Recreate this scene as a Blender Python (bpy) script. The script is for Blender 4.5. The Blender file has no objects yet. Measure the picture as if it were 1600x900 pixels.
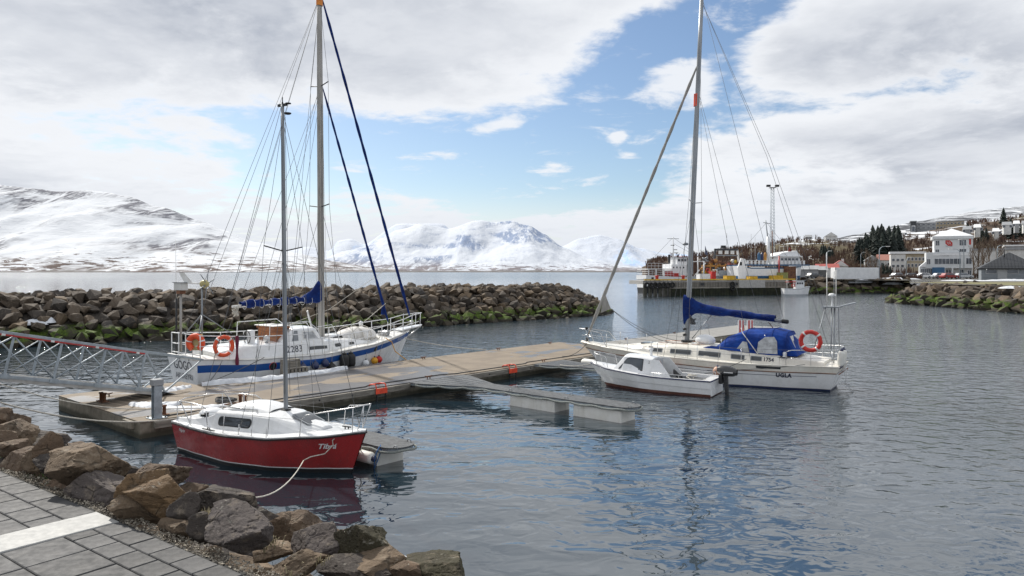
import bpy, bmesh, math, random
from mathutils import Vector, Matrix, noise
random.seed(7)
R = math.radians
sc = bpy.context.scene
col = sc.collection
V = Vector

# ---------------------------------------------------------------- camera
FP, H = 1150.0, 4.7                      # focal length in photo pixels, eye height above the water
cd = bpy.data.cameras.new("camera"); cam = bpy.data.objects.new("camera", cd); col.objects.link(cam)
cam.location = (0, 0, H); cam.rotation_euler = (R(90), 0, 0)
cd.sensor_width = 36; cd.lens = 36*FP/1600; cd.shift_y = -26/1600
cd.clip_start = 0.1; cd.clip_end = 40000
sc.camera = cam
sc.view_settings.view_transform = 'Standard'; sc.view_settings.look = 'None'
sc.view_settings.exposure = 0.15; sc.view_settings.gamma = 1.0
sc.view_settings.use_curve_mapping = False

# ---------------------------------------------------------------- light
SUN_EL, SUN_AZ = 40, -38                 # azimuth clockwise from +Y (view direction)
sd = bpy.data.lights.new("sun", 'SUN'); sun = bpy.data.objects.new("sun", sd); col.objects.link(sun)
sd.energy = 4.3; sd.angle = R(2.0); sd.color = (1.0, .95, .87)
_az, _el = R(SUN_AZ), R(SUN_EL)
sdir = V((math.sin(_az)*math.cos(_el), math.cos(_az)*math.cos(_el), math.sin(_el)))
sun.rotation_euler = sdir.to_track_quat('Z', 'Y').to_euler()

class NT:
    """tiny helper for building node trees"""
    def __init__(s, nt): s.nt = nt; s.n = nt.nodes; s.l = nt.links
    def new(s, t, **k):
        nd = s.n.new(t)
        for a, b in k.items(): setattr(nd, a, b)
        return nd
    def put(s, sock, v):
        if hasattr(v, 'is_output'): s.l.new(v, sock)
        elif isinstance(v, (tuple, list)) and len(v) == 3 and sock.type == 'RGBA': sock.default_value = (*v, 1)
        else: sock.default_value = v
    def math(s, op, a, b=0.0, c=None, clamp=False):
        m = s.new('ShaderNodeMath', operation=op, use_clamp=clamp)
        s.put(m.inputs[0], a); s.put(m.inputs[1], b)
        if c is not None: s.put(m.inputs[2], c)
        return m.outputs[0]
    def vmath(s, op, a, b=(0, 0, 0)):
        m = s.new('ShaderNodeVectorMath', operation=op); s.put(m.inputs[0], a); s.put(m.inputs[1], b)
        return m.outputs[0]
    def mix(s, f, a, b, blend='MIX'):
        m = s.new('ShaderNodeMix', data_type='RGBA', blend_type=blend)
        s.put(m.inputs[0], f); s.put(m.inputs[6], a); s.put(m.inputs[7], b); return m.outputs[2]
    def ramp(s, f, a, b, lo=0.0, hi=1.0, smooth=True):
        m = s.new('ShaderNodeMapRange', interpolation_type='SMOOTHSTEP' if smooth else 'LINEAR')
        s.put(m.inputs[0], f); s.put(m.inputs[1], a); s.put(m.inputs[2], b); s.put(m.inputs[3], lo); s.put(m.inputs[4], hi)
        return m.outputs[0]
    def noise(s, vec, scale, detail=4, rough=.55, dist=0.0):
        m = s.new('ShaderNodeTexNoise'); s.put(m.inputs['Vector'], vec); s.put(m.inputs['Scale'], scale)
        s.put(m.inputs['Detail'], detail); s.put(m.inputs['Roughness'], rough); s.put(m.inputs['Distortion'], dist)
        return m.outputs['Fac']
    def mapping(s, vec, scale=(1, 1, 1), rot=(0, 0, 0), loc=(0, 0, 0)):
        m = s.new('ShaderNodeMapping'); s.put(m.inputs[0], vec); m.inputs[1].default_value = loc
        m.inputs[2].default_value = rot; m.inputs[3].default_value = scale; return m.outputs[0]
    def bump(s, h, strength, distance, normal=None):
        m = s.new('ShaderNodeBump'); s.put(m.inputs['Strength'], strength); s.put(m.inputs['Distance'], distance)
        s.put(m.inputs['Height'], h)
        if normal is not None: s.put(m.inputs['Normal'], normal)
        return m.outputs[0]

# ---------------------------------------------------------------- world: nishita sky with broken spring cloud
w = bpy.data.worlds.new("World"); sc.world = w; w.use_nodes = True
t = NT(w.node_tree); t.n.clear()
sky = t.new('ShaderNodeTexSky', sky_type='NISHITA'); sky.sun_disc = False
sky.sun_elevation = _el; sky.sun_rotation = _az
sky.air_density = 1.0; sky.dust_density = .6; sky.ozone_density = 3.2
tc = t.new('ShaderNodeTexCoord'); D_ = tc.outputs['Generated']
sp = t.new('ShaderNodeSeparateXYZ'); t.l.new(D_, sp.inputs[0]); X, Y, Z = sp.outputs
phi = t.math('ARCTAN2', X, Y)
hor = t.math('SQRT', t.math('ADD', t.math('MULTIPLY', X, X), t.math('MULTIPLY', Y, Y)))
q = t.math('DIVIDE', Z, t.math('MAXIMUM', hor, .02))         # tan(elevation)
Zc = t.math('ADD', t.math('MAXIMUM', Z, 0.0), .16)
pl = t.new('ShaderNodeCombineXYZ'); t.put(pl.inputs[0], t.math('DIVIDE', X, Zc)); t.put(pl.inputs[1], t.math('DIVIDE', Y, Zc)); t.put(pl.inputs[2], 3.7)
P_ = pl.outputs[0]
big = t.noise(P_, .55, 3, .5, .3)
med = t.noise(P_, 1.5, 9, .62, .25)
fin = t.noise(P_, 6.5, 6, .6, .3)
# broken blue: openings in the cloud deck, given as directions (azimuth, tan elevation, radii, weight)
def blob(a, e, ra, re, wgt, tilt=0.0):
    da = t.math('SUBTRACT', phi, a); de = t.math('SUBTRACT', q, e)
    c, s_ = math.cos(tilt), math.sin(tilt)
    u = t.math('DIVIDE', t.math('ADD', t.math('MULTIPLY', da, c), t.math('MULTIPLY', de, s_)), ra)
    v = t.math('DIVIDE', t.math('SUBTRACT', t.math('MULTIPLY', de, c), t.math('MULTIPLY', da, s_)), re)
    r2 = t.math('ADD', t.math('MULTIPLY', u, u), t.math('MULTIPLY', v, v))
    return t.math('MULTIPLY', t.math('EXPONENT', t.math('MULTIPLY', r2, -1.0)), wgt)
gaps = [(-.16, .150, .30, .070, .78, 0.0), (.09, .195, .17, .10, .72, .45), (.215, .285, .13, .075, .60, .75), (.02, .115, .2, .04, .40, 0), (.36, .375, .12, .035, .45, .5),
        (.62, .40, .10, .05, .4, .2), (-2.2, .5, .5, .25, .6, 0), (2.5, .35, .4, .2, .6, 0), (1.5, .9, .5, .5, .5, 0), (-1.3, .25, .35, .12, .5, 0)]
acc = None
for g in gaps:
    b_ = blob(*g); acc = b_ if acc is None else t.math('ADD', acc, b_)
cov = t.math('ADD', t.math('MULTIPLY', t.math('SUBTRACT', big, .5), .7), t.math('MULTIPLY', t.math('SUBTRACT', med, .5), 2.1))
cov = t.math('ADD', cov, t.math('MULTIPLY', t.math('SUBTRACT', fin, .5), .62))
cov = t.math('ADD', t.math('SUBTRACT', cov, acc), .50)
alpha = t.ramp(cov, -.08, .26)
# thick cloud is grey underneath, thin edges and far low cloud stay white
nv = t.vmath('ADD', P_, (.22, -.30, 0.0))
med2 = t.noise(nv, 1.5, 5, .6, .25)
lit = t.ramp(t.math('ADD', t.math('SUBTRACT', med, med2), t.math('MULTIPLY', t.math('SUBTRACT', fin, .5), .3)), -.14, .2)
greys = [(-.28, .34, .34, .14, .42, 0.1), (.50, .27, .17, .055, .95, -.15), (.50, .165, .22, .022, .5, 0), (.62, .10, .15, .02, .25, 0), (-.62, .10, .14, .03, .3, 0), (.0, .62, 1.2, .24, .7, 0), (2.8, .6, 1.0, .3, .7, 0)]
ga = None
for g in greys:
    b_ = blob(*g); ga = b_ if ga is None else t.math('ADD', ga, b_)
thick = t.math('ADD', t.ramp(cov, .30, 1.0), t.math('MULTIPLY', ga, t.ramp(cov, .05, .5)), clamp=True)
shade = t.math('MULTIPLY', thick, t.math('SUBTRACT', 1.0, t.math('MULTIPLY', lit, .60)), clamp=True)
ccol = t.mix(shade, (.82, .84, .875), (.42, .455, .525))
ccol = t.mix(t.ramp(q, .14, .0, 0, .6), ccol, (.63, .675, .745))
bg1 = t.new('ShaderNodeBackground'); t.l.new(sky.outputs[0], bg1.inputs[0]); bg1.inputs[1].default_value = .10
bg2 = t.new('ShaderNodeBackground'); t.l.new(ccol, bg2.inputs[0]); bg2.inputs[1].default_value = 1.0
cl = t.ramp(t.math('ADD', t.noise(P_, 2.6, 9, .66, .4), t.math('MULTIPLY', t.math('SUBTRACT', big, .5), .5)), .53, .70, 0, .85)
puffs = [(.215, .255, .055, .024, .9, .35), (.255, .235, .04, .03, .7, 0), (.055, .137, .045, .013, .75, 0), (-.01, .20, .055, .016, .7, .25), (.143, .18, .014, .016, .8, 0), (-.11, .155, .05, .011, .6, 0), (.16, .155, .02, .008, .6, 0)]
pa = None
for g in puffs:
    b_ = blob(*g); pa = b_ if pa is None else t.math('ADD', pa, b_)
pa = t.ramp(t.math('ADD', pa, t.math('ADD', t.math('MULTIPLY', t.math('SUBTRACT', fin, .5), 1.6), t.math('MULTIPLY', t.math('SUBTRACT', med, .5), .8))), .30, .75, 0, .9)
alpha = t.math('MAXIMUM', alpha, t.math('MAXIMUM', cl, pa))
alpha = t.math('MAXIMUM', alpha, t.ramp(q, .12, .01, 0, .92))
ms = t.new('ShaderNodeMixShader'); t.l.new(alpha, ms.inputs[0]); t.l.new(bg1.outputs[0], ms.inputs[1]); t.l.new(bg2.outputs[0], ms.inputs[2])
wo = t.new('ShaderNodeOutputWorld'); t.l.new(ms.outputs[0], wo.inputs[0])

# ---------------------------------------------------------------- materials
def mat(name, c, rough=.6, c2=None, vs=2.0, metal=0.0, bump=0.0, bs=30.0, spec=.5, rnd=0.0, stretch=(1, 1, 1), detail=5, lo=.35, hi=.65, grime=None, coat=0.0, alpha=None):
    m = bpy.data.materials.new(name); m.use_nodes = True; t = NT(m.node_tree)
    b = t.n['Principled BSDF']; b.inputs['Metallic'].default_value = metal; b.inputs['Roughness'].default_value = rough
    b.inputs['Specular IOR Level'].default_value = spec; b.inputs['Coat Weight'].default_value = coat
    tc = t.new('ShaderNodeTexCoord'); vec = t.mapping(tc.outputs['Object'], stretch)
    if c2 is None: c2 = tuple(x*.8 for x in c)
    f = t.ramp(t.noise(vec, vs, detail, .6), lo, hi)
    cc = t.mix(f, c2, c)
    if rnd:
        oi = t.new('ShaderNodeObjectInfo'); hsv = t.new('ShaderNodeHueSaturation')
        t.put(hsv.inputs['Value'], t.ramp(oi.outputs['Random'], 0, 1, 1-rnd, 1+rnd, False)); t.put(hsv.inputs['Color'], cc); cc = hsv.outputs[0]
    if grime:                              # (colour, amount) streaky dirt
        sv = t.mapping(tc.outputs['Object'], (3.0, 3.0, .5))
        g = t.ramp(t.noise(sv, 2.2, 6, .7), .5, .78, 0, grime[1]); cc = t.mix(g, cc, grime[0])
    t.put(b.inputs['Base Color'], cc)
    t.put(b.inputs['Roughness'], t.ramp(t.noise(vec, vs*3.1, 3), .3, .7, max(0.02, rough-.06), min(1, rough+.08)))
    if bump: t.put(b.inputs['Normal'], t.bump(t.noise(vec, bs, 4, .65), 1.0, bump))
    if alpha is not None: b.inputs['Alpha'].default_value = alpha
    return m

M = {}
M['gelcoat'] = mat('white gelcoat', (.78, .79, .80), .25, (.70, .71, .71), 1.2, grime=((.42, .38, .30), .22), coat=.3)
M['cream'] = mat('cream gelcoat', (.74, .715, .65), .3, (.67, .64, .57), 1.5, grime=((.35, .30, .22), .2))
M['old_white'] = mat('weathered white paint', (.74, .74, .72), .45, (.62, .61, .58), 2.5, bump=.002, bs=8, grime=((.30, .24, .16), .35))
M['greyhull'] = mat('pale grey paint', (.42, .45, .47), .5, (.33, .36, .38), 2, grime=((.20, .20, .17), .4))
M['blue'] = mat('blue stripe paint', (.012, .085, .33), .35, (.010, .07, .27), 2)
M['navy'] = mat('navy trim', (.02, .03, .09), .4)
M['red'] = mat('deep red gelcoat', (.34, .008, .010), .24, (.25, .005, .007), 1.5, coat=.35, grime=((.12, .02, .02), .45))
M['red_paint'] = mat('red paint', (.45, .03, .025), .4)
M['black'] = mat('black rubber', (.012, .012, .013), .6, (.02, .02, .02), 5)
M['dark'] = mat('black antifouling', (.015, .016, .018), .55)
M['rust_af'] = mat('red brown antifouling', (.13, .05, .035), .7, (.09, .03, .02), 3, grime=((.05, .06, .03), .4))
M['steel'] = mat('stainless steel', (.62, .63, .64), .3, (.5, .5, .5), 4, metal=.75)
M['galv'] = mat('galvanised steel', (.37, .42, .46), .5, (.27, .31, .34), 5, metal=.3, bump=.001, bs=60, grime=((.22, .21, .18), .3))
M['alu'] = mat('grey anodised aluminium', (.30, .32, .34), .42, (.20, .215, .23), 1.1, metal=.45, stretch=(6, 6, .6))
M['mastgrey'] = mat('grey beige painted mast', (.36, .345, .32), .5, (.24, .23, .21), 1.3, stretch=(5, 5, .5), grime=((.15, .14, .12), .5))
M['wire'] = mat('wire rope', (.13, .135, .14), .7)
M['rope'] = mat('off white rope', (.60, .57, .50), .85, (.42, .40, .35), 30, bump=.003, bs=90)
M['rope_dark'] = mat('dark rope', (.05, .055, .06), .9, (.1, .1, .1), 30)
M['rope_blue'] = mat('blue rope', (.03, .12, .30), .85, (.02, .07, .18), 30)
M['canvas'] = mat('blue canvas', (.008, .050, .27), .8, (.005, .026, .16), 2.2, bump=.03, bs=4.5, spec=.2)
M['canvas2'] = mat('dark blue sail cover', (.006, .030, .165), .82, (.004, .015, .095), 3, bump=.03, bs=6, spec=.2)
M['furl'] = mat('grey furled sail', (.33, .32, .30), .8, (.24, .235, .22), 6, stretch=(1, 1, .4), bump=.01, bs=10)
M['whitecanvas'] = mat('dirty white canvas', (.68, .67, .65), .8, (.50, .48, .45), 3, bump=.03, bs=5, grime=((.22, .20, .17), .4))
M['glass'] = mat('dark window glass', (.018, .022, .026), .06, (.03, .035, .04), 1.5, spec=.7)
M['smoke'] = mat('smoked acrylic window', (.10, .11, .12), .12, (.05, .055, .06), 1.5, spec=.6)
M['vinyl'] = mat('clear vinyl window', (.48, .50, .52), .2, (.30, .31, .32), 5, bump=.02, bs=5)
M['teak'] = mat('varnished wood', (.36, .13, .035), .35, (.20, .065, .02), 2, stretch=(1, 1, 8), coat=.3)
M['greywood'] = mat('weathered grey timber', (.27, .25, .215), .85, (.15, .135, .115), 2.5, stretch=(.6, 6, 6), bump=.006, bs=14, rnd=.15, grime=((.07, .075, .045), .5))
M['nonskid'] = mat('grey non skid deck', (.42, .44, .46), .7, (.36, .38, .40), 3)
M['orange'] = mat('orange buoy skin', (.75, .10, .03), .5, (.62, .07, .02), 3)
M['redbuoy'] = mat('red buoy skin', (.55, .030, .022), .5, (.42, .022, .018), 3)
M['orange_steel'] = mat('orange painted steel', (.80, .085, .03), .5, (.6, .05, .02), 4)
M['yellow'] = mat('yellow paint', (.66, .42, .03), .6, (.50, .30, .02), 1.5, grime=((.2, .15, .08), .4))
M['yellow_buoy'] = mat('yellow buoy skin', (.75, .36, .02), .5)
M['white'] = mat('white paint', (.78, .79, .80), .5, (.70, .71, .72), 2, grime=((.4, .38, .33), .25))
M['tag'] = mat('reflective white tape', (.75, .75, .74), .4)
M['maroon'] = mat('folded maroon flag', (.14, .012, .04), .8)
M['peach'] = mat('faded pink buoy skin', (.58, .36, .27), .55, (.48, .28, .20), 3)
M['engine'] = mat('black engine cowling', (.022, .023, .026), .25, coat=.5)
M['concrete'] = mat('pale cast concrete', (.42, .41, .39), .8, (.33, .32, .30), 3, bump=.003, bs=30, grime=((.2, .19, .16), .3))
M['frp'] = mat('white float shell', (.74, .735, .70), .6, (.66, .65, .60), 2.2, grime=((.25, .23, .15), .4))
M['grating'] = mat('dark grey walkway grating', (.10, .108, .115), .8, (.06, .064, .07), 6, bump=.008, bs=60)
M['snow'] = mat('old snow', (.68, .70, .73), .8, (.52, .54, .57), 3, bump=.05, bs=4)
M['rubber'] = mat('tyre rubber', (.018, .018, .018), .85)
M['asphalt'] = mat('asphalt', (.055, .056, .058), .9, (.04, .04, .042), 1.5, bump=.005, bs=40)
M['lawn'] = mat('winter grass', (.20, .19, .085), .95, (.14, .125, .065), .22, bump=.05, bs=3)
M['roofred'] = mat('red sheet roof', (.36, .07, .055), .6, (.25, .05, .04), .6)
M['housewhite'] = mat('white rendered wall', (.66, .66, .64), .8, (.56, .56, .54), .6, grime=((.35, .33, .30), .3))
M['housebeige'] = mat('beige rendered wall', (.42, .36, .26), .8, (.34, .29, .21), .6)
M['housegrey'] = mat('grey rendered wall', (.33, .34, .35), .8, (.27, .28, .29), .6)
M['slate'] = mat('dark grey sheet roof', (.040, .044, .050), .55, (.028, .030, .035), .8, stretch=(6, .4, .4))
M['sidinggrey'] = mat('grey plank siding', (.22, .245, .27), .7, (.18, .20, .22), .9, stretch=(.5, 4, 4))
M['winglass'] = mat('window pane', (.045, .055, .07), .1, (.09, .10, .12), .7, spec=.7)
M['trawlblue'] = mat('blue ship paint', (.03, .12, .24), .5, (.02, .08, .17), .5, grime=((.15, .08, .05), .4))
M['net'] = mat('rust red netting', (.17, .028, .018), .95, (.06, .012, .01), 1.8, bump=.1, bs=5)
M['netorange'] = mat('ochre painted gear', (.50, .25, .05), .7, (.28, .12, .04), 1.2)
M['brownsteel'] = mat('rusty steel', (.22, .10, .05), .8, (.10, .045, .03), 2)
M['carred'] = mat('dark red car paint', (.28, .015, .015), .3, coat=.6)
M['carsilver'] = mat('silver car paint', (.45, .47, .49), .3, metal=.3, coat=.6)
M['cardark'] = mat('dark grey car paint', (.06, .065, .07), .3, coat=.6)
M['bark'] = mat('bark', (.16, .115, .08), .9, (.09, .065, .045), 4)
M['birch'] = mat('pale birch bark', (.30, .245, .19), .85, (.16, .12, .09), 3)
M['twig'] = mat('reddish bare twigs', (.13, .078, .055), .95, (.075, .046, .036), .08, rnd=.2)
M['spruce'] = mat('spruce foliage', (.016, .028, .021), .9, (.008, .014, .011), .5, rnd=.25)
M['lettering'] = mat('dark lettering', (.02, .025, .05), .5)
M['letterwhite'] = mat('white lettering', (.80, .80, .80), .5)
M['bracket'] = mat('grey bracket', (.25, .27, .29), .5, metal=.3)
M['chain'] = mat('rusty chain', (.07, .06, .055), .7, (.03, .03, .03), 9)
M['weedgreen'] = mat('green tuft', (.10, .17, .035), .9, (.05, .09, .02), 6)

def mat_rock(name, base=((.130, .098, .068), (.074, .061, .049), (.055, .051, .048), (.175, .125, .078)), moss=True, wet=True, bump=.03, bs=5.0, mosslo=.15, mosshi=1.25):
    m = bpy.data.materials.new(name); m.use_nodes = True; t = NT(m.node_tree); b = t.n['Principled BSDF']
    geo = t.new('ShaderNodeNewGeometry'); tc = t.new('ShaderNodeTexCoord'); oi = t.new('ShaderNodeObjectInfo')
    wp = geo.outputs['Position']; ov = tc.outputs['Object']
    r = t.math('FRACT', t.math('ADD', geo.outputs['Random Per Island'], t.math('MULTIPLY', oi.outputs['Random'], 7.31)))
    cr = t.new('ShaderNodeValToRGB'); t.put(cr.inputs[0], r); e = cr.color_ramp.elements
    e[0].color = (*base[0], 1); e[0].position = 0; e[1].color = (*base[1], 1); e[1].position = .45
    x = e.new(.62); x.color = (*base[2], 1); x = e.new(.88); x.color = (*base[0], 1); x = e.new(1.0); x.color = (*base[3], 1)
    n1 = t.noise(wp, 2.3, 6, .65); c = t.mix(t.ramp(n1, .35, .68, 0, .7), cr.outputs[0], t.mix(.6, cr.outputs[0], (.07, .055, .045)))
    n2 = t.noise(wp, 9.0, 6, .7); c = t.mix(t.ramp(n2, .52, .72, 0, .55), c, (.33, .27, .20))
    n3 = t.noise(wp, 30, 4, .7); c = t.mix(t.ramp(n3, .55, .75, 0, .35), c, (.04, .035, .03))
    vo = t.new('ShaderNodeTexVoronoi', feature='DISTANCE_TO_EDGE'); dv = t.new('ShaderNodeVectorMath', operation='ADD')
    nc = t.new('ShaderNodeTexNoise'); t.put(nc.inputs['Vector'], wp); nc.inputs['Scale'].default_value = 3.5; sc3 = t.vmath('MULTIPLY', nc.outputs['Color'], (.35, .35, .35)); t.put(dv.inputs[0], wp); t.put(dv.inputs[1], sc3)
    t.put(vo.inputs['Vector'], dv.outputs[0]); vo.inputs['Scale'].default_value = bs*.42
    crack = t.ramp(vo.outputs['Distance'], .0, .045, 1, 0); c = t.mix(t.math('MULTIPLY', crack, t.ramp(n2, .42, .62, 0, .6)), c, (.022, .018, .014))
    lich = t.noise(t.vmath('ADD', wp, (5, 5, 5)), 13, 6, .75); c = t.mix(t.ramp(lich, .60, .68, 0, .55), c, (.36, .34, .29))
    if wet:
        sep = t.new('ShaderNodeSeparateXYZ'); t.l.new(wp, sep.inputs[0]); z = sep.outputs[2]
        zz = t.math('ADD', z, t.math('MULTIPLY', t.math('SUBTRACT', t.noise(wp, .6, 3), .5), .9))
        c = t.mix(t.ramp(zz, .45, 1.05, .8, 0), c, (.030, .028, .020))
        if moss:
            mz = t.math('MULTIPLY', t.ramp(zz, mosslo, mosslo+.3), t.ramp(zz, mosshi-.35, mosshi, 1, 0))
            nsep = t.new('ShaderNodeSeparateXYZ'); t.l.new(geo.outputs['Normal'], nsep.inputs[0])
            mz = t.math('MULTIPLY', mz, t.ramp(nsep.outputs[2], .1, .6))
            mz = t.math('MULTIPLY', mz, t.ramp(t.noise(wp, .8, 5, .65), .37, .52))
            c = t.mix(mz, c, t.mix(t.ramp(n2, .35, .65), (.030, .052, .008), (.095, .145, .014)))
    t.put(b.inputs['Base Color'], c); b.inputs['Roughness'].default_value = .85; b.inputs['Specular IOR Level'].default_value = .3
    hh = t.math('ADD', t.noise(wp, bs, 8, .7), t.math('MULTIPLY', t.noise(t.mapping(wp, (1, 1, 3), (.5, .3, 0)), bs*.5, 4, .6), .8))
    hh = t.math('SUBTRACT', hh, t.math('MULTIPLY', t.math('MULTIPLY', crack, t.ramp(n2, .42, .62)), .22))
    t.put(b.inputs['Normal'], t.bump(hh, 1.0, bump))
    return m
M['rock'] = mat_rock('basalt quarry stone')
M['rock_near'] = mat_rock('brown basalt boulder', moss=False, wet=False, bump=.035, bs=7.0)
M['rock_far'] = mat_rock('far shore stone', bump=.05, bs=3.0, mosslo=.1, mosshi=1.45)
# ---------------------------------------------------------------- mesh helpers
def link(o, parent=None):
    col.objects.link(o)
    if parent is not None: o.parent = parent
    return o
def tag(o, label=None, cat=None, group=None, kind=None):
    if label: o['label'] = label
    if cat: o['category'] = cat
    if group: o['group'] = group
    if kind: o['kind'] = kind
    return o
def thing(name, label, cat, loc=(0, 0, 0), rotz=0.0, group=None, rot=None):
    o = bpy.data.objects.new(name, None); o.empty_display_size = .2; col.objects.link(o)
    o.location = loc; o.rotation_euler = rot if rot else (0, 0, rotz)
    return tag(o, label, cat, group)
def copy_tree(o, parent=None):
    c = o.copy(); col.objects.link(c)
    if parent is not None: c.parent = parent
    for ch in KIDS(o): copy_tree(ch, c)
    return c
def KIDS(o): return [x for x in col.objects if x.parent == o]

def frame_of(d, up=V((0, 0, 1))):
    d = d.normalized()
    if abs(d.dot(up)) > .97: up = V((1, 0, 0))
    a = d.cross(up).normalized(); b = a.cross(d).normalized(); return a, b

class MB:
    def __init__(s): s.v = []; s.f = []; s.s = []
    def add(s, vs, fs, smooth=False):
        o = len(s.v); s.v += [tuple(v) for v in vs]; s.f += [tuple(i+o for i in f) for f in fs]; s.s += [smooth]*len(fs); return s
    def box(s, c, d, rz=0.0, m=None, taper=1.0):
        hx, hy, hz = d[0]/2, d[1]/2, d[2]/2; vs = []
        for z, k in ((-hz, 1), (hz, taper)):
            for x, y in ((-hx, -hy), (hx, -hy), (hx, hy), (-hx, hy)): vs.append(V((x*k, y*k, z)))
        mm = m if m is not None else Matrix.Rotation(rz, 3, 'Z')
        vs = [mm @ v + V(c) for v in vs]
        return s.add(vs, [(3, 2, 1, 0), (4, 5, 6, 7), (0, 1, 5, 4), (1, 2, 6, 5), (2, 3, 7, 6), (3, 0, 4, 7)])
    def beam(s, p0, p1, w, h=None, up=V((0, 0, 1))):
        p0, p1 = V(p0), V(p1); h = w if h is None else h; a, b = frame_of(p1-p0, up); a = a*w/2; b = b*h/2
        vs = [p0-a-b, p0+a-b, p0+a+b, p0-a+b, p1-a-b, p1+a-b, p1+a+b, p1-a+b]
        return s.add(vs, [(0, 1, 2, 3), (7, 6, 5, 4), (4, 5, 1, 0), (5, 6, 2, 1), (6, 7, 3, 2), (7, 4, 0, 3)])
    def tube(s, pts, r, n=6, closed=False, caps=True):
        pts = [V(p) for p in pts]; N = len(pts); rs = r if isinstance(r, (list, tuple)) else [r]*N
        vs = []; fs = []; a0 = None
        for i, p in enumerate(pts):
            if closed: d = pts[(i+1) % N]-pts[i-1]
            else: d = pts[min(i+1, N-1)]-pts[max(i-1, 0)]
            if d.length < 1e-9: d = V((0, 0, 1))
            d.normalize()
            if a0 is None: a, b = frame_of(d)
            else:
                a = (a0-d*a0.dot(d))
                a = a.normalized() if a.length > 1e-6 else frame_of(d)[0]
                b = d.cross(a)*1.0
            a0 = a; b = d.cross(a)
            for k in range(n):
                t_ = 2*math.pi*k/n; vs.append(p+(a*math.cos(t_)+b*math.sin(t_))*rs[i])
        M_ = N if closed else N-1
        for i in range(M_):
            j = (i+1) % N
            for k in range(n): fs.append((i*n+k, i*n+(k+1) % n, j*n+(k+1) % n, j*n+k))
        s.add(vs, fs, n > 4)
        if caps and not closed:
            s.add([], []); o = len(s.v)-len(vs)
            s.f += [tuple(o+k for k in range(n-1, -1, -1)), tuple(o+(N-1)*n+k for k in range(n))]; s.s += [False, False]
        return s
    def lathe(s, prof, n=16, c=(0, 0, 0), axis=(0, 0, 1)):
        d = V(axis).normalized(); a, b = frame_of(d); c = V(c); vs = []; fs = []
        for r, z in prof:
            for k in range(n):
                t_ = 2*math.pi*k/n; vs.append(c+d*z+(a*math.cos(t_)+b*math.sin(t_))*r)
        for i in range(len(prof)-1):
            for k in range(n): fs.append((i*n+k, i*n+(k+1) % n, (i+1)*n+(k+1) % n, (i+1)*n+k))
        s.add(vs, fs, True)
        return s
    def sphere(s, c, r, n=12, sq=(1, 1, 1)):
        prof = []; vs = []; fs = []; m = max(4, n//2)
        for i in range(m+1):
            a = -math.pi/2+math.pi*i/m
            for k in range(n):
                b = 2*math.pi*k/n; vs.append(V((c[0]+r*sq[0]*math.cos(a)*math.cos(b), c[1]+r*sq[1]*math.cos(a)*math.sin(b), c[2]+r*sq[2]*math.sin(a))))
        for i in range(m):
            for k in range(n): fs.append((i*n+k, i*n+(k+1) % n, (i+1)*n+(k+1) % n, (i+1)*n+k))
        return s.add(vs, fs, True)
    def prism(s, poly, z0, z1, fn=None):
        n = len(poly); vs = [V((x, y, z0)) for x, y in poly]+[V((x, y, z1)) for x, y in poly]
        if fn: vs = [fn(v) for v in vs]
        fs = [tuple(range(n-1, -1, -1)), tuple(range(n, 2*n))]+[(i, (i+1) % n, (i+1) % n+n, i+n) for i in range(n)]
        return s.add(vs, fs)
    def grid(s, fn, nu, nv, smooth=True, flip=False):
        vs = [fn(i/nu, j/nv) for i in range(nu+1) for j in range(nv+1)]; fs = []
        for i in range(nu):
            for j in range(nv):
                q_ = (i*(nv+1)+j, (i+1)*(nv+1)+j, (i+1)*(nv+1)+j+1, i*(nv+1)+j+1); fs.append(q_[::-1] if flip else q_)
        return s.add(vs, fs, smooth)
    def mesh(s, name, m):
        me = bpy.data.meshes.new(name); me.from_pydata(s.v, [], s.f)
        if m is not None: me.materials.append(m)
        me.polygons.foreach_set('use_smooth', s.s); me.update(); return me
    def build(s, name, m, parent=None, loc=None, rot=None, bevel=0.0, solid=0.0):
        o = bpy.data.objects.new(name, s.mesh(name, m)); link(o, parent)
        if loc is not None: o.location = loc
        if rot is not None: o.rotation_euler = rot
        if solid:
            q_ = o.modifiers.new('solid', 'SOLIDIFY'); q_.thickness = solid; q_.offset = 0
        if bevel:
            q_ = o.modifiers.new('bevel', 'BEVEL'); q_.width = bevel; q_.segments = 2; q_.limit_method = 'ANGLE'; q_.angle_limit = R(35)
        return o

def G(u, v, z=0.0):
    d = FP*(H-z)/(v-424.0); return V(((u-800)/FP*d, d, z))
def at(u, v, d): return V(((u-800)/FP*d, d, H-(v-424)/FP*d))

def sag(p0, p1, s_, n=14):
    p0, p1 = V(p0), V(p1)
    return [p0.lerp(p1, i/n)-V((0, 0, s_*4*(i/n)*(1-i/n))) for i in range(n+1)]
def arc(c, a, b, r, t0, t1, n=8):
    return [V(c)+V(a)*r*math.cos(t0+(t1-t0)*i/n)+V(b)*r*math.sin(t0+(t1-t0)*i/n) for i in range(n+1)]
def rrect(w_, h_, r, n=4, cx=0.0, cy=0.0, skew=0.0):
    pts = []
    for (x, y, a) in ((w_/2-r, h_/2-r, 0), (-w_/2+r, h_/2-r, 90), (-w_/2+r, -h_/2+r, 180), (w_/2-r, -h_/2+r, 270)):
        for i in range(n+1):
            q_ = R(a+90*i/n); yy = y+r*math.sin(q_); pts.append((cx+x+r*math.cos(q_)+skew*yy, cy+yy))
    return pts
def smooth01(x): x = max(0.0, min(1.0, x)); return x*x*(3-2*x)
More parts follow.
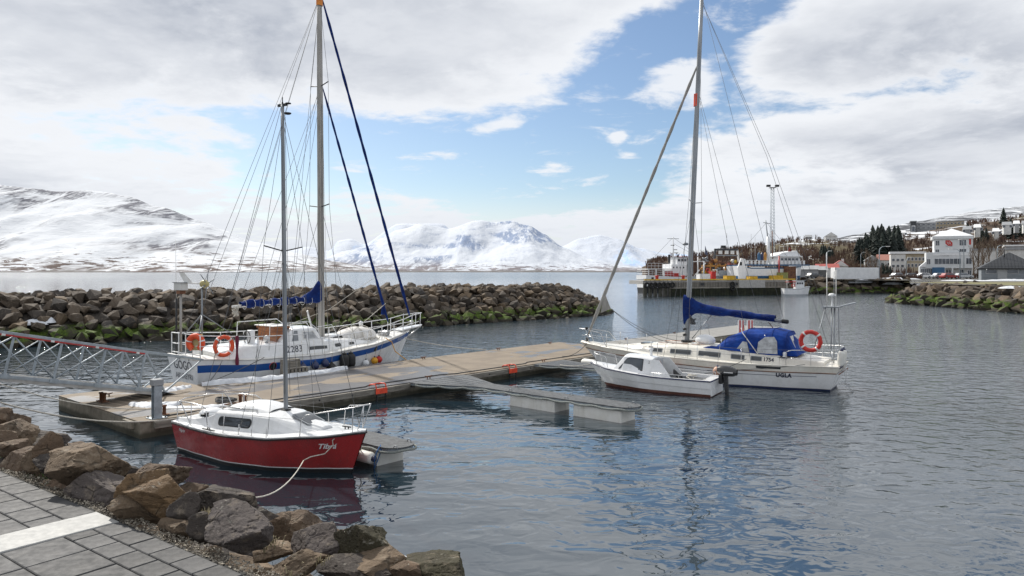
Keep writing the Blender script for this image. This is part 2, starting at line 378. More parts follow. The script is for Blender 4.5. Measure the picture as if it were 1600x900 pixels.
def interp(tab, x):
    if x <= tab[0][0]: return tab[0][1]
    for (a, b), (c, d) in zip(tab, tab[1:]):
        if x <= c:
            k = (x-a)/(c-a); k2 = k*k*(3-2*k)*.5+k*.5; return b+(d-b)*k2
    return tab[-1][1]

_dg = None
def text_mesh(body, size, shear=0.0, offset=0.0, spacing=1.0, align='CENTER'):
    """2-D outline of lettering as vertices and faces, from the built-in font"""
    cu = bpy.data.curves.new('lettering', 'FONT'); cu.body = body; cu.size = size; cu.shear = shear; cu.offset = offset
    cu.align_x = align; cu.align_y = 'CENTER'; cu.space_character = spacing; cu.resolution_u = 3
    o = bpy.data.objects.new('lettering', cu); col.objects.link(o); bpy.context.view_layer.update()
    me = o.to_mesh(); vs = [v.co.copy() for v in me.vertices]; fs = [tuple(p.vertices) for p in me.polygons]
    o.to_mesh_clear(); bpy.data.objects.remove(o); bpy.data.curves.remove(cu)
    return vs, fs
def mapped(mb, fn, vs, fs, off):
    """lay a 2-D shape on a surface fn(a,b)->point, proud by off along the outward hint"""
    out = []
    for v in vs:
        p = fn(v[0], v[1]); pu = fn(v[0]+.01, v[1])-p; pv = fn(v[0], v[1]+.01)-p; n = pu.cross(pv).normalized(); out.append(p+n*off)
    mb.add(out, fs)
def patch(mb, fn, poly, off, back=.01):
    """solid plate with outline poly standing proud of surface fn; normal = u x v"""
    front = []; rear = []
    for a, b in poly:
        p = fn(a, b); pu = fn(a+.01, b)-p; pv = fn(a, b+.01)-p; n = pu.cross(pv).normalized()
        front.append(p+n*off); rear.append(p-n*back)
    k = len(poly); cen = sum(front, V((0, 0, 0)))/k
    vs = front+rear+[cen]; fs = [(i, (i+1) % k, 2*k) for i in range(k)]+[(i, i+k, (i+1) % k+k, (i+1) % k) for i in range(k)]
    mb.add(vs, fs)
def plane_fn(o, u, v):
    o, u, v = V(o), V(u).normalized(), V(v).normalized(); return lambda a, b: o+u*a+v*b
def lettering(name, body, size, fn, m, parent, off=.006, **k):
    vs, fs = text_mesh(body, size, **k); mb = MB(); mapped(mb, fn, [(v.x, v.y) for v in vs], fs, off); return mb.build(name, m, parent)

class Hull:
    """boat hull: x from stern (0) to bow, y to port, z up from the waterline"""
    def __init__(s, xs0, xs1, xb0, xb1, zl, sheer, beam, wl, pw=.6):
        s.xs0, s.xs1, s.xb0, s.xb1, s.zl, s.sheer, s.beam, s.wl, s.pw = xs0, xs1, xb0, xb1, zl, sheer, beam, wl, pw
    def zs(s, t): return interp(s.sheer, t)
    def p(s, t, z, side):
        zs = s.zs(t); f = max(0.0, min(1.05, (z-s.zl)/(zs-s.zl)))
        x = (s.xs0+(s.xs1-s.xs0)*f)+((s.xb0+(s.xb1-s.xb0)*f)-(s.xs0+(s.xs1-s.xs0)*f))*t
        b = interp(s.beam, t); w_ = interp(s.wl, t); y = b*(w_+(1-w_)*f**s.pw)
        return V((x, side*y, z))
    def band(s, name, m, parent, z0, z1, nt=40, nz=5, transom=True, both=True):
        """z0,z1: functions of t"""
        mb = MB()
        for side in (1, -1):
            mb.grid(lambda a, b: s.p(a, z0(a)+(z1(a)-z0(a))*b, side), nt, nz, True, flip=(side > 0))
        if transom:
            mb.grid(lambda a, b: (lambda q_: V((q_.x, q_.y*(2*a-1), q_.z)))(s.p(0, z0(0)+(z1(0)-z0(0))*b, 1)), 6, nz, True)
        return mb.build(name, m, parent)
    def deck(s, name, m, parent, t0=0.0, t1=1.0, drop=.01, camber=.06, nt=36):
        mb = MB()
        def fn(a, b):
            t_ = t0+(t1-t0)*a; q_ = s.p(t_, s.zs(t_)-drop, 1); y = (2*b-1); return V((q_.x, q_.y*y, q_.z+camber*(1-y*y)))
        mb.grid(fn, nt, 8, True); return mb.build(name, m, parent)
    def rail(s, name, m, parent, r, dz=0.0, out=0.0, t0=0.0, t1=1.0, n=30, sides=(1, -1), segs=6, stern=False):
        mb = MB()
        for side in sides:
            pts = []
            for i in range(n+1):
                t_ = t0+(t1-t0)*i/n; q_ = s.p(t_, min(s.zs(t_)+dz, s.zs(t_)*1.04), side); pts.append(V((q_.x, q_.y+side*out, s.zs(t_)+dz)))
            mb.tube(pts, r, segs)
        if stern:
            a = s.p(0, s.zs(0), 1); mb.tube([V((a.x, a.y+out, a.z+dz)), V((a.x, -a.y-out, a.z+dz))], r, segs)
        return mb.build(name, m, parent)
    def side_fn(s, t_of_x0, side, z0):
        """surface function for lettering: a runs left to right for a viewer on that side"""
        sg = 1 if side < 0 else -1
        L = s.xb1-s.xs1
        return lambda a, b: s.p(t_of_x0+sg*a/L, z0+b, side)

def stanchions(parent, pts, h, r=.012, m=None, name='stanchion'):
    for p in pts:
        MB().tube([V(p), V(p)+V((0, 0, h))], r, 6).build(name, m or M['steel'], parent)
# ================================================================ SETTING
# ---- water
m = bpy.data.materials.new('sea water'); m.use_nodes = True; t = NT(m.node_tree); b = t.n['Principled BSDF']
b.inputs['Base Color'].default_value = (.014, .027, .037, 1); b.inputs['IOR'].default_value = 2.55
geo = t.new('ShaderNodeNewGeometry'); wp = geo.outputs['Position']
sx = t.new('ShaderNodeSeparateXYZ'); t.l.new(wp, sx.inputs[0])
vs_ = t.mapping(wp, (.55, 1.25, 1), (0, 0, .25)); vs2 = t.mapping(wp, (.8, 1.1, 1), (0, 0, -.5))
calm = t.noise(t.mapping(wp, (.035, .05, 1)), 1.0, 3, .5)
# wind: sheltered near the pontoon, ruffled to the right and outside the breakwater
wind = t.math('ADD', t.ramp(t.math('ADD', sx.outputs[0], t.math('MULTIPLY', sx.outputs[1], .10)), 4, 17), t.ramp(sx.outputs[1], 26, 48), clamp=True)
wind = t.math('ADD', t.math('MULTIPLY', wind, .75), t.math('MULTIPLY', t.ramp(calm, .4, .65), .25))
n1 = t.noise(vs_, .75, 1.5, .4, .5); n2 = t.noise(vs2, 2.1, 1.6, .45, .8); n3 = t.noise(t.mapping(wp, (1, 1.6, 1), (0, 0, .1)), 7.5, 3, .55, .3)
h_ = t.math('MULTIPLY', n1, .055)
h_ = t.math('ADD', h_, t.math('MULTIPLY', t.math('MULTIPLY', n2, t.math('ADD', .40, t.math('MULTIPLY', wind, 1.9))), .040))
h_ = t.math('ADD', h_, t.math('MULTIPLY', t.math('MULTIPLY', n3, t.math('MULTIPLY', wind, wind)), .022))
far = t.ramp(sx.outputs[1], 60, 900); h_ = t.math('ADD', h_, t.math('MULTIPLY', t.math('MULTIPLY', t.noise(t.mapping(wp, (.35, .8, 1)), 1.0, 4, .6), far), .35))
t.put(b.inputs['Normal'], t.bump(h_, 1.0, 1.0))
t.put(b.inputs['Roughness'], t.ramp(sx.outputs[1], 40, 600, .02, .14))
mb = MB()
xs = [-9000, -3000, -600, -120, -40, -10, 10, 40, 120, 600, 3000, 9000]; ys = [-60, -10, 5, 20, 60, 150, 500, 1500, 4000, 12000]
mb.grid(lambda a, b_: V((xs[round(a*11)], ys[round(b_*9)], 0)), 11, 9, False)
tag(mb.build('water', m), kind='structure')
mb = MB(); mb.grid(lambda a, b_: V((-9000+18000*a, -60+13000*b_, -6)), 2, 2, False)
tag(mb.build('seabed', M['dark']), kind='structure')

# ---- snowy mountains over the fjord
def mat_mountain(name, snow=.66, tint=(.66, .685, .72), rock=(.085, .075, .075), line=30.0, density=.5, sc_=1.0, brown=1.0):
    m = bpy.data.materials.new(name); m.use_nodes = True; t = NT(m.node_tree); b = t.n['Principled BSDF']; b.inputs['Roughness'].default_value = .9
    b.inputs['Specular IOR Level'].default_value = .1
    geo = t.new('ShaderNodeNewGeometry'); wp = geo.outputs['Position']; s_ = t.new('ShaderNodeSeparateXYZ'); t.l.new(wp, s_.inputs[0]); z = s_.outputs[2]
    nn = t.new('ShaderNodeSeparateXYZ'); t.l.new(geo.outputs['Normal'], nn.inputs[0])
    dg = t.mapping(wp, (.0075*sc_, .0010*sc_, .0040*sc_), (0, .55, 0))
    def ridged(vec, d_): return t.math('MULTIPLY', t.math('ABSOLUTE', t.math('SUBTRACT', t.noise(vec, 1.0, d_, .62, .5), .5)), 2.0)
    r1 = ridged(dg, 7); r2 = ridged(t.mapping(wp, (.020*sc_, .003*sc_, .010*sc_), (0, .5, 0)), 8)
    patchm = t.ramp(t.noise(t.mapping(wp, (.0012*sc_, .0006*sc_, .004*sc_)), 1.0, 4, .6, .8), density-.02, density+.16)
    steep = t.ramp(nn.outputs[2], .95, .78)
    k = t.math('MULTIPLY', t.ramp(r1, .16, .02), patchm)
    k = t.math('ADD', k, t.math('MULTIPLY', t.ramp(r2, .16, .03), t.math('MULTIPLY', patchm, .8)))
    k = t.math('ADD', k, t.math('MULTIPLY', steep, t.ramp(r2, .25, .05, 0, .28)))
    fine = t.noise(t.mapping(wp, (.010*sc_, .006*sc_, .07*sc_)), 1.0, 8, .72, .6)
    lowm = t.ramp(z, 4, line*2.2, .135, -.03)
    k = t.math('ADD', k, t.ramp(t.math('ADD', fine, lowm), .60, .66), clamp=True)
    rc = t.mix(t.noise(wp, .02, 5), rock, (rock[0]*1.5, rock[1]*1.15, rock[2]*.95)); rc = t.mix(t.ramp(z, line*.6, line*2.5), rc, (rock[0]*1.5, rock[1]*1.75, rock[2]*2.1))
    sn = t.mix(t.noise(wp, .004, 4), tint, tuple(x*.93 for x in tint))
    t.put(b.inputs['Base Color'], t.mix(k, sn, rc))
    t.put(b.inputs['Normal'], t.bump(t.math('ADD', t.noise(t.mapping(wp, (.006*sc_, .003*sc_, .012*sc_)), 1, 9, .7), 0), .9, 26.0/sc_))
    return m
def fbm(p, H_=.8, oct_=6): return noise.fractal(p, H_, 2.1, oct_)
def ridge_profile(tab, u):
    return interp(tab, u)
def mountain(name, tab, y0, yc, y1, m, amp, nu=150, nv=46, seed=0.0, power=1.0, foot=None, gul=.0016):
    """height field from its foot at distance y0 up to a crest at yc and down behind it"""
    u0, u1 = tab[0][0], tab[-1][0]; mb = MB()
    def fn(a, b_):
        u = u0+(u1-u0)*a; hc = (424-ridge_profile(tab, u))/FP*yc+H
        if b_ < .8:
            k = b_/.8; y = y0+(yc-y0)*k; x = (u-800)/FP*yc*(.80+.20*k) if False else (u-800)/FP*(y0+(yc-y0)*(.35+.65*k)) 
            z = 1.5+(hc-1.5)*(k**power)
        else:
            k = (b_-.8)/.2; y = yc+(y1-yc)*k; x = (u-800)/FP*yc; z = hc*(1-k)*1.0-20*k; k = 1-k
        n_ = fbm(V((x*gul+seed, y*gul*.45, seed)), .9, 7); r_ = 1-abs(noise.noise(V((x*gul*1.7+seed, y*gul*.25, 3.1+seed))))*2
        z += (n_*.8+r_*.5-.25)*amp*math.sin(math.pi*min(1, k*.93))**.8*(hc/350)
        return V((x, y, max(z, -20 if b_ > .8 else .6)))
    mb.grid(fn, nu, nv, True)
    return tag(mb.build(name, m), kind='structure')
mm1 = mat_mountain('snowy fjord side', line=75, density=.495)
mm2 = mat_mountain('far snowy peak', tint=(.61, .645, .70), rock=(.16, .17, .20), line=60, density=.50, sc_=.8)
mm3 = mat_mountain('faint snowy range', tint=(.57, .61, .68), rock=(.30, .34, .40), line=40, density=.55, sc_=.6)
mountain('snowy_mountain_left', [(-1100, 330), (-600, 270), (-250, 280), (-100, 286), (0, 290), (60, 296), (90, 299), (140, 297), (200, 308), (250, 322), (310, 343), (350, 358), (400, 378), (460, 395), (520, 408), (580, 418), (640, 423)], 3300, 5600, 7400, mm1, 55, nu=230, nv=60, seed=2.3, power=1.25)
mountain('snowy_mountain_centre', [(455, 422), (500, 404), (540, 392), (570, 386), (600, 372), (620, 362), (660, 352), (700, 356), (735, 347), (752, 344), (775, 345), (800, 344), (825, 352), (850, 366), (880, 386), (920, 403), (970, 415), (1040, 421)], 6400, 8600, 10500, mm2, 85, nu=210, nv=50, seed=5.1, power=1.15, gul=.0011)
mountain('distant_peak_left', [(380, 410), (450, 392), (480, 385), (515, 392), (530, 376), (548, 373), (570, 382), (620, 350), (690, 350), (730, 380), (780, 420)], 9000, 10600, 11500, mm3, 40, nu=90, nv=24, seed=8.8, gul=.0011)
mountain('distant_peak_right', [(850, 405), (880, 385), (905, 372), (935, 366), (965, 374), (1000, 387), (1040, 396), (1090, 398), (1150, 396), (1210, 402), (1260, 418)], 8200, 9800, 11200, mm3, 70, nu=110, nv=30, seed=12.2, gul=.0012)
# low dark shore across the fjord
mshore = mat('bare far shore', (.055, .05, .045), .95, (.16, .155, .16), .02, detail=8)
mb = MB()
mb.grid(lambda a, b_: V((-5200+7400*a, 3050+4*(a*200 % 7)+330*b_+(a**1.2)*500, (1-abs(2*b_-1))*(9+6*noise.noise(V((a*90, 0, 0))))-.5)), 200, 6, True)
tag(mb.build('far_shore', mshore), kind='structure')

# ---- land on the right: harbour ground and the town hillside
def land_z(x, y):
    """height of the ground on the town side"""
    p_ = x/max(y, 1.0); u = 800+FP*p_
    z = 2.75
    hc = (424-interp([(1000, 409), (1060, 403), (1110, 396), (1150, 389), (1190, 384), (1240, 376), (1290, 377), (1330, 383), (1380, 372), (1430, 365), (1500, 350), (1560, 345), (1640, 332), (1900, 300)], u))/FP*620+H
    k = smooth01((y-255)/(640-255)); z += (hc-z)*(k**.85)*min(1, max(0, (u-985)/40))
    if y > 640: z -= (y-640)*.05
    z += fbm(V((x*.012, y*.012, 1)), .8, 5)*3.5*smooth01((y-260)/120)
    return z
mh = bpy.data.materials.new('town hillside'); mh.use_nodes = True; t = NT(mh.node_tree); b = t.n['Principled BSDF']; b.inputs['Roughness'].default_value = .95
b.inputs['Specular IOR Level'].default_value = .1
geo = t.new('ShaderNodeNewGeometry'); wp = geo.outputs['Position']
s_ = t.new('ShaderNodeSeparateXYZ'); t.l.new(wp, s_.inputs[0])
a_ = t.noise(wp, .02, 8, .65, .5); f_ = t.noise(t.mapping(wp, (1, .5, 1)), .09, 6, .7)
c = t.mix(t.ramp(f_, .35, .65), (.045, .036, .030), (.13, .095, .07)); c = t.mix(t.ramp(t.noise(wp, .008, 3), .45, .6), c, (.12, .10, .062))
up = t.ramp(s_.outputs[2], 6, 14)
sn = t.math('MULTIPLY', t.ramp(t.math('ADD', t.math('MULTIPLY', a_, .5), t.math('MULTIPLY', t.noise(t.mapping(wp, (.05, .02, .6)), 1, 6, .7), .5)), .53, .57), up)
t.put(b.inputs['Base Color'], t.mix(sn, c, (.72, .75, .79)))
t.put(b.inputs['Normal'], t.bump(f_, 1.0, 2.5))
mb = MB()
ysl = [188, 192, 196, 200, 205, 212, 220, 240, 255, 275, 300, 330, 360, 390, 420, 450, 480, 510, 540, 570, 600, 625, 650, 700, 760, 850]
def lf(a, b_):
    y = ysl[round(b_*25)]; u = 1003+(2000-1003)*a; x = (u-800)/FP*y; return V((x, y, land_z(x, y) if y > 160 else 2.75))
shore_x = lambda y: interp([(60, 66), (80, 60), (112, 60), (118, 63), (135, 74), (157, 84), (160, 64), (172, 62), (178, 56), (195, 56)], y)
mb.grid(lf, 150, 25, True)
tag(mb.build('town_hillside', mh), kind='structure')
# flat harbour ground close to the water on the right
mb = MB(); mb.grid(lambda a, b_: (lambda y: V((shore_x(y)+4+(260-shore_x(y))*a, y, 2.79)))(60+132*b_), 30, 44, False)
tag(mb.build('harbour_ground', mat('harbour gravel', (.13, .12, .095), .95, (.085, .08, .06), .12, bump=.03, bs=4, detail=7)), kind='structure')
mb = MB(); mb.grid(lambda a, b_: V((68+200*a, 96+32*b_, 2.83+.05*math.sin(a*9))), 20, 6, True)
tag(mb.build('lawn', M['lawn']), kind='structure')
mb = MB(); mb.grid(lambda a, b_: V((84+240*a, 163+9*b_, 2.84)), 30, 2, False)
tag(mb.build('road', M['asphalt']), kind='structure')
mb = MB()
for x0 in range(88, 320, 6): mb.box((x0, 167.5, 2.85), (3, .15, .008))
tag(mb.build('road_marking', M['white']), kind='structure')
mb = MB(); mb.box((204, 162.8, 2.86), (240, .3, .15)); mb.box((204, 172.2, 2.86), (240, .3, .15))
tag(mb.build('road_kerb', M['concrete']), kind='structure')
mountain('snowy_ridge_behind_town', [(1040, 412), (1140, 396), (1230, 381), (1290, 376), (1340, 366), (1370, 360), (1400, 352), (1440, 346), (1480, 338), (1540, 328), (1600, 322), (1700, 300), (1900, 270)], 900, 2600, 3600, mat_mountain('snowy ridge', rock=(.05, .045, .042), density=.42, line=30, sc_=2.2), 22, nu=150, nv=30, seed=21, gul=.005)

def snow_patch(name, pts, n=14):
    """lumpy drift of old snow: pts = (x,y,z,rx,ry,h,rot)"""
    for (x, y, z, rx, ry, h, ro) in pts:
        mb = MB(); sd_ = random.random()*50
        def fn(a, b_):
            th = 2*math.pi*a; rr = b_*(1+.42*noise.noise(V((math.cos(th)*1.6, math.sin(th)*1.6, sd_)))+.16*noise.noise(V((math.cos(th)*5, math.sin(th)*5, sd_))))
            X_ = rx*rr*math.cos(th); Y_ = ry*rr*math.sin(th); zz = h*(1-b_**2.2)+(.35*h*noise.noise(V((X_*2.2, Y_*2.2, sd_))) if b_ < .98 else 0)-.03
            return V((x+X_*math.cos(ro)-Y_*math.sin(ro), y+X_*math.sin(ro)+Y_*math.cos(ro), z+zz))
        mb.grid(fn, 28, 7, True, flip=False)
        tag(mb.build(name, M['snow']), kind='stuff')

# ---- quay under the camera: pavement, kerb strip, gravel and the rock bank
A1 = V((.60, .80, 0)); N1 = V((-.80, .60, 0)); GZ = 3.05
def Q(s, n, z=0.0): p = A1*s+N1*n; return V((p.x, p.y, GZ+z))
def bank_z(x, y):
    s = .6*x+.8*y; n = -.8*x+.6*y; r_ = n/max(s, .1); k = min(.62, .45+max(0, 3.03-r_)*.16)
    if r_ > 3.03: k = max(.2, .45-(r_-3.03)*.12)
    return GZ-.05 if s < 2.45 else max(-2.5, GZ-.05-k*(s-2.45))
mb = MB()
mb.grid(lambda a, b_: (lambda q_: V((q_.x, q_.y, bank_z(q_.x, q_.y))))(Q(-14+16.4*a, -20+60*b_)), 6, 20, False)
tag(mb.build('quay_ground', mat('quay subsoil', (.10, .09, .07), .95, (.06, .055, .045), 6, bump=.01, bs=50)), kind='structure')
bank = thing('rock_bank', 'bank of brown basalt boulders between the paving and the water', 'rock bank')
mb = MB()
def bkf(a, b_):
    s = 2.35+12*a**1.3; n = -14+58*b_; q_ = Q(s, n); return V((q_.x, q_.y, bank_z(q_.x, q_.y)-.18*min(1, a*20)+.08*noise.noise(q_*2)))
mb.grid(bkf, 30, 60, True)
o = mb.build('earth_core', mat('bank earth', (.060, .052, .040), .95, (.035, .03, .024), 3, bump=.04, bs=12), bank)

pav = thing('pavement', 'dark grey paved quay edge with a pale stone strip', 'pavement', (0, 0, 0))
pm = mat('dark paving stone', (.066, .066, .068), .75, (.038, .039, .041), 5, bump=.0018, bs=150, rnd=.3, detail=9, grime=((.16, .15, .13), .4))
pms = {}
def paver(s0, s1, n0, n1, name='paver', m=None, g=.004, dz=0.0):
    key = (round(s1-s0, 3), round(n1-n0, 3), name)
    if key not in pms:
        a, b_ = (s1-s0)/2-g, (n1-n0)/2-g; mb = MB(); c = .005
        vs = [V((x*a, y*b_, -.05)) for x, y in ((-1, -1), (1, -1), (1, 1), (-1, 1))]+[V((x*a, y*b_, -c)) for x, y in ((-1, -1), (1, -1), (1, 1), (-1, 1))]+[V((x*(a-c), y*(b_-c), 0)) for x, y in ((-1, -1), (1, -1), (1, 1), (-1, 1))]
        fs = [(0, 1, 5, 4), (1, 2, 6, 5), (2, 3, 7, 6), (3, 0, 4, 7), (4, 5, 9, 8), (5, 6, 10, 9), (6, 7, 11, 10), (7, 4, 8, 11), (8, 9, 10, 11)]
        mb.add(vs, fs); pms[key] = mb.mesh(name, m or pm)
    o = bpy.data.objects.new(name, pms[key]); link(o, pav); o.location = Q((s0+s1)/2, (n0+n1)/2, dz+random.uniform(-.0018, .0018)); o.rotation_euler = (random.uniform(-.004, .004), random.uniform(-.004, .004), math.atan2(.8, .6)+random.uniform(-.004, .004)); return o
mb = MB(); mb.box(Q(1.15, 4, -.055), (2.42, 11, .09), math.atan2(.8, .6)); mb.build('mortar_bed', mat('dark joint sand', (.03, .03, .028), .95, (.015, .015, .014), 30), pav)
EDGE = 2.33
n_ = 4.98
lanes_r = [(EDGE-.17, EDGE, .235, .0), (EDGE-.34, EDGE-.17, .235, .11), (EDGE-.68, EDGE-.34, .35, .0), (EDGE-1.02, EDGE-.68, .35, .0), (EDGE-1.36, EDGE-1.02, .35, .1)]
for s0, s1, w_, off in lanes_r:
    n0 = n_; first = True
    while n0 > 1.3:
        ww = w_-off if first and off else w_; paver(s0, s1, n0-ww, n0); n0 -= ww; first = False
for s0, s1, w_, off in [(EDGE-.2*i-.2, EDGE-.2*i, .30, (.15 if i % 2 else 0)) for i in range(6)]:
    n0 = 5.315; first = True
    while n0 < 9.2:
        ww = w_-off if first and off else w_; paver(s0, s1, n0, n0+ww); n0 += ww; first = False
ks = mat('pale granite strip', (.40, .40, .385), .7, (.33, .33, .32), 7, bump=.001, bs=120, detail=8, grime=((.3, .29, .26), .3))
for s0 in (EDGE-2.1, EDGE-1.05): paver(s0, s0+1.05, 4.985, 5.31, 'kerb_slab', ks, .001, .006)

# gravel between paving and boulders
mb = MB(); rs = random.Random(3)
for i in range(9000):
    n = rs.uniform(1.2, 10); s = EDGE+.01+abs(rs.gauss(0, 1))*.07; q_ = Q(s, n); r_ = rs.uniform(.004, .014); z = bank_z(q_.x, q_.y)+.035+r_*.3
    vs = [q_+V((rs.uniform(-1, 1)*r_, rs.uniform(-1, 1)*r_, z-q_.z+rs.uniform(-.5, 1)*r_)) for _ in range(4)]; mb.add(vs, [(0, 1, 2), (0, 2, 3), (0, 3, 1), (1, 3, 2)])
gm = bpy.data.materials.new('pale gravel'); gm.use_nodes = True; t = NT(gm.node_tree); b = t.n['Principled BSDF']; b.inputs['Roughness'].default_value = .9
geo = t.new('ShaderNodeNewGeometry'); cr = t.new('ShaderNodeValToRGB'); t.l.new(geo.outputs['Random Per Island'], cr.inputs[0])
cr.color_ramp.elements[0].color = (.10, .085, .07, 1); cr.color_ramp.elements[1].color = (.40, .36, .29, 1); t.l.new(cr.outputs[0], b.inputs['Base Color'])
tag(mb.build('gravel', gm), kind='stuff')

def tuft(name, q_, n, h, label=None):
    mb = MB()
    for i in range(n):
        a = random.uniform(0, 6.28); r_ = random.uniform(0, .09); p = V(q_)+V((math.cos(a)*r_, math.sin(a)*r_, 0)); d = V((math.cos(a)*random.uniform(.1, .5), math.sin(a)*random.uniform(.1, .5), 1))*h*random.uniform(.5, 1)
        sd_ = V((-math.sin(a), math.cos(a), 0))*.004; mid = p+d*.6; mb.add([p-sd_, p+sd_, mid+sd_*.7, mid-sd_*.7, p+d*1.0+V((d.x*.4, d.y*.4, -.02))], [(0, 1, 2, 3), (3, 2, 4)])
    return mb
dry = mat('dry straw', (.38, .32, .20), .9, (.2, .17, .1), 9)
for nm, q_, n, h, m_ in (('grass', (.0, .0), 1, .1, 'g'),):
    mb = MB()
    for k in range(5):
        pt = at(535+k*12, 884, 5.0+.02*k); g_ = tuft('g', pt-V((0, 0, .03)), 60, .12); mb.add(g_.v, g_.f)
    for k in range(16):
        pt = Q(2.5+random.uniform(-.1, .15), random.uniform(6.0, 8.2)); g_ = tuft('g', V((pt.x, pt.y, 2.99)), 30, .06); mb.add(g_.v, g_.f)
    tag(mb.build('grass', M['weedgreen']), kind='stuff')
    mb = MB()
    for k in range(6):
        pt = at(298+k*5, 826-k*3, 5.5); g_ = tuft('g', pt-V((0, 0, .05)), 40, .16); mb.add(g_.v, g_.f)
    for k in range(10):
        pt = Q(2.6+random.uniform(-.05, .2), random.uniform(3.0, 6)); g_ = tuft('g', V((pt.x, pt.y, 2.98)), 14, .07); mb.add(g_.v, g_.f)
    tag(mb.build('dry_grass', dry), kind='stuff')

# ---- boulders
def ico(n):
    bm = bmesh.new(); bmesh.ops.create_icosphere(bm, subdivisions=n, radius=1); vs = [v.co.copy() for v in bm.verts]; fs = [tuple(v.index for v in f.verts) for f in bm.faces]; bm.free(); return vs, fs
ICO = {n: ico(n) for n in (3, 4, 5)}
def boulder(seed, dims, sub=4, planes=10, rough=.03):
    """fractured quarry block: intersection of random half spaces with chipped edges"""
    rg = random.Random(seed); pls = []
    tries = 0
    while len(pls) < planes and tries < 400:
        tries += 1
        d = V((rg.gauss(0, 1), rg.gauss(0, 1), rg.gauss(0, 1))).normalized()
        if all(d.dot(x[0]) < .72 for x in pls): pls.append((d, rg.uniform(.58, .95)))
    vs, fs = ICO[sub]; out = []
    for v in vs:
        ds = sorted((pd/max(v.dot(n_), 1e-3) for n_, pd in pls if v.dot(n_) > .02))[:3]
        k = 240.0; dm = min(4, ds[0]); r_ = dm-math.log(sum(math.exp(-k*(min(x, 4)-dm)) for x in ds))/k if ds else 1.0; r_ = min(r_, 1.35)
        p = v*r_
        lay = noise.noise(V((p.x*1.1, p.y*1.1, p.z*5.5))+V((seed, 0, 0)))*rough*.7
        ck = abs(noise.noise(V((p.x*2.1+seed, p.y*2.1, p.z*2.1)))); p *= 1-.07*max(0, 1-ck*16)
        p *= 1+fbm(v*2.0+V((seed*3.1, 0, 0)), .8, 6)*rough*1.6+lay+noise.noise(p*9+V((seed, 1, 2)))*rough*.3
        out.append(V((p.x*dims[0], p.y*dims[1], p.z*dims[2])))
    return out, fs
# (u, v, width, height in photo px, depth factor, tone, seed, tilt)  read off the photograph, set on the bank at their true distance
def ray_bank(u, v):
    d = 3.0
    while d < 60:
        x = (u-800)/FP*d; z = H-(v-424)/FP*d
        if z <= bank_z(x, d)+.2 and .6*x+.8*d > 2.47: return d
        d += .05
        if d > 14 and u > 180: return 6.0
    return 20
TONES = {}
for i, (nm, cc) in enumerate((('brown', (.135, .092, .060)), ('dark', (.062, .052, .046)), ('grey', (.115, .098, .092)), ('orange', (.165, .105, .055)), ('tan', (.18, .13, .085)), ('mossy', (.055, .050, .026)))):
    c2 = tuple(x*.55 for x in cc); c3 = tuple(min(1, x*1.35) for x in cc)
    TONES[nm] = mat_rock('boulder '+nm, (cc, tuple(x*.85 for x in cc), tuple(x*.95 for x in cc), c3), moss=False, wet=False, bump=.042, bs=8.0)
near_rocks = [
 (24, 696, 52, 40, 'tan', 3), (4, 700, 36, 26, 'brown', 15), (18, 716, 46, 26, 'brown', 5), (66, 706, 74, 34, 'dark', 8), (72, 722, 34, 42, 'brown', 9), (40, 764, 78, 62, 'brown', 11), (128, 758, 98, 62, 'tan', 12),
 (106, 783, 78, 32, 'brown', 13), (155, 806, 94, 66, 'grey', 14), (190, 754, 42, 28, 'dark', 6), (226, 780, 74, 38, 'orange', 17), (244, 762, 84, 32, 'brown', 18), (252, 798, 104, 44, 'orange', 19),
 (232, 820, 80, 46, 'tan', 20), (346, 817, 104, 58, 'dark', 21), (278, 842, 54, 32, 'tan', 22), (316, 846, 44, 34, 'dark', 23), (372, 858, 106, 60, 'grey', 24), (460, 856, 82, 54, 'brown', 25),
 (424, 874, 70, 24, 'tan', 26), (494, 880, 78, 54, 'grey', 27), (556, 884, 74, 60, 'mossy', 28), (470, 896, 80, 30, 'tan', 29), (596, 902, 104, 40, 'tan', 30), (560, 912, 94, 36, 'dark', 31), (686, 912, 104, 44, 'mossy', 32),
 (30, 668, 34, 20, 'brown', 33), (150, 712, 50, 26, 'dark', 34), (2, 664, 40, 26, 'brown', 35), (120, 718, 60, 26, 'brown', 41), (14, 742, 60, 30, 'dark', 42), (178, 748, 50, 30, 'brown', 43), (85, 745, 50, 40, 'dark', 44), (205, 800, 50, 40, 'dark', 45), (300, 790, 50, 34, 'brown', 46), (405, 830, 60, 36, 'dark', 47), (440, 845, 60, 40, 'brown', 48), (520, 862, 50, 34, 'brown', 49), (60, 735, 44, 26, 'tan', 50), (290, 808, 42, 30, 'dark', 36), (640, 912, 60, 32, 'brown', 37), (100, 738, 40, 30, 'dark', 38)]
for i, (u, vb, wpx, hpx, tone, sd_) in enumerate(near_rocks):
    d = ray_bank(u, min(vb, 897)) if vb < 870 else (H-2.85)*FP/(vb-424)+.25
    w_ = wpx*d/FP; h = hpx*d/FP*1.04; dep = .62*w_+.38*h
    vs, fs = boulder(sd_, (.60*w_, .56*dep, .60*h), 5 if wpx > 70 else 4)
    mb = MB(); mb.add(vs, fs, True); o = mb.build('boulder', TONES[tone], bank); o.data.set_sharp_from_angle(angle=R(20))
    zc = H-(vb-hpx/2-424)/FP*(d+dep*.35); o.location = ((u-800)/FP*(d+dep*.35), d+dep*.35, zc); o.rotation_euler = (random.uniform(-.12, .12), random.uniform(-.15, .15), random.uniform(-.3, .3))
fill = []
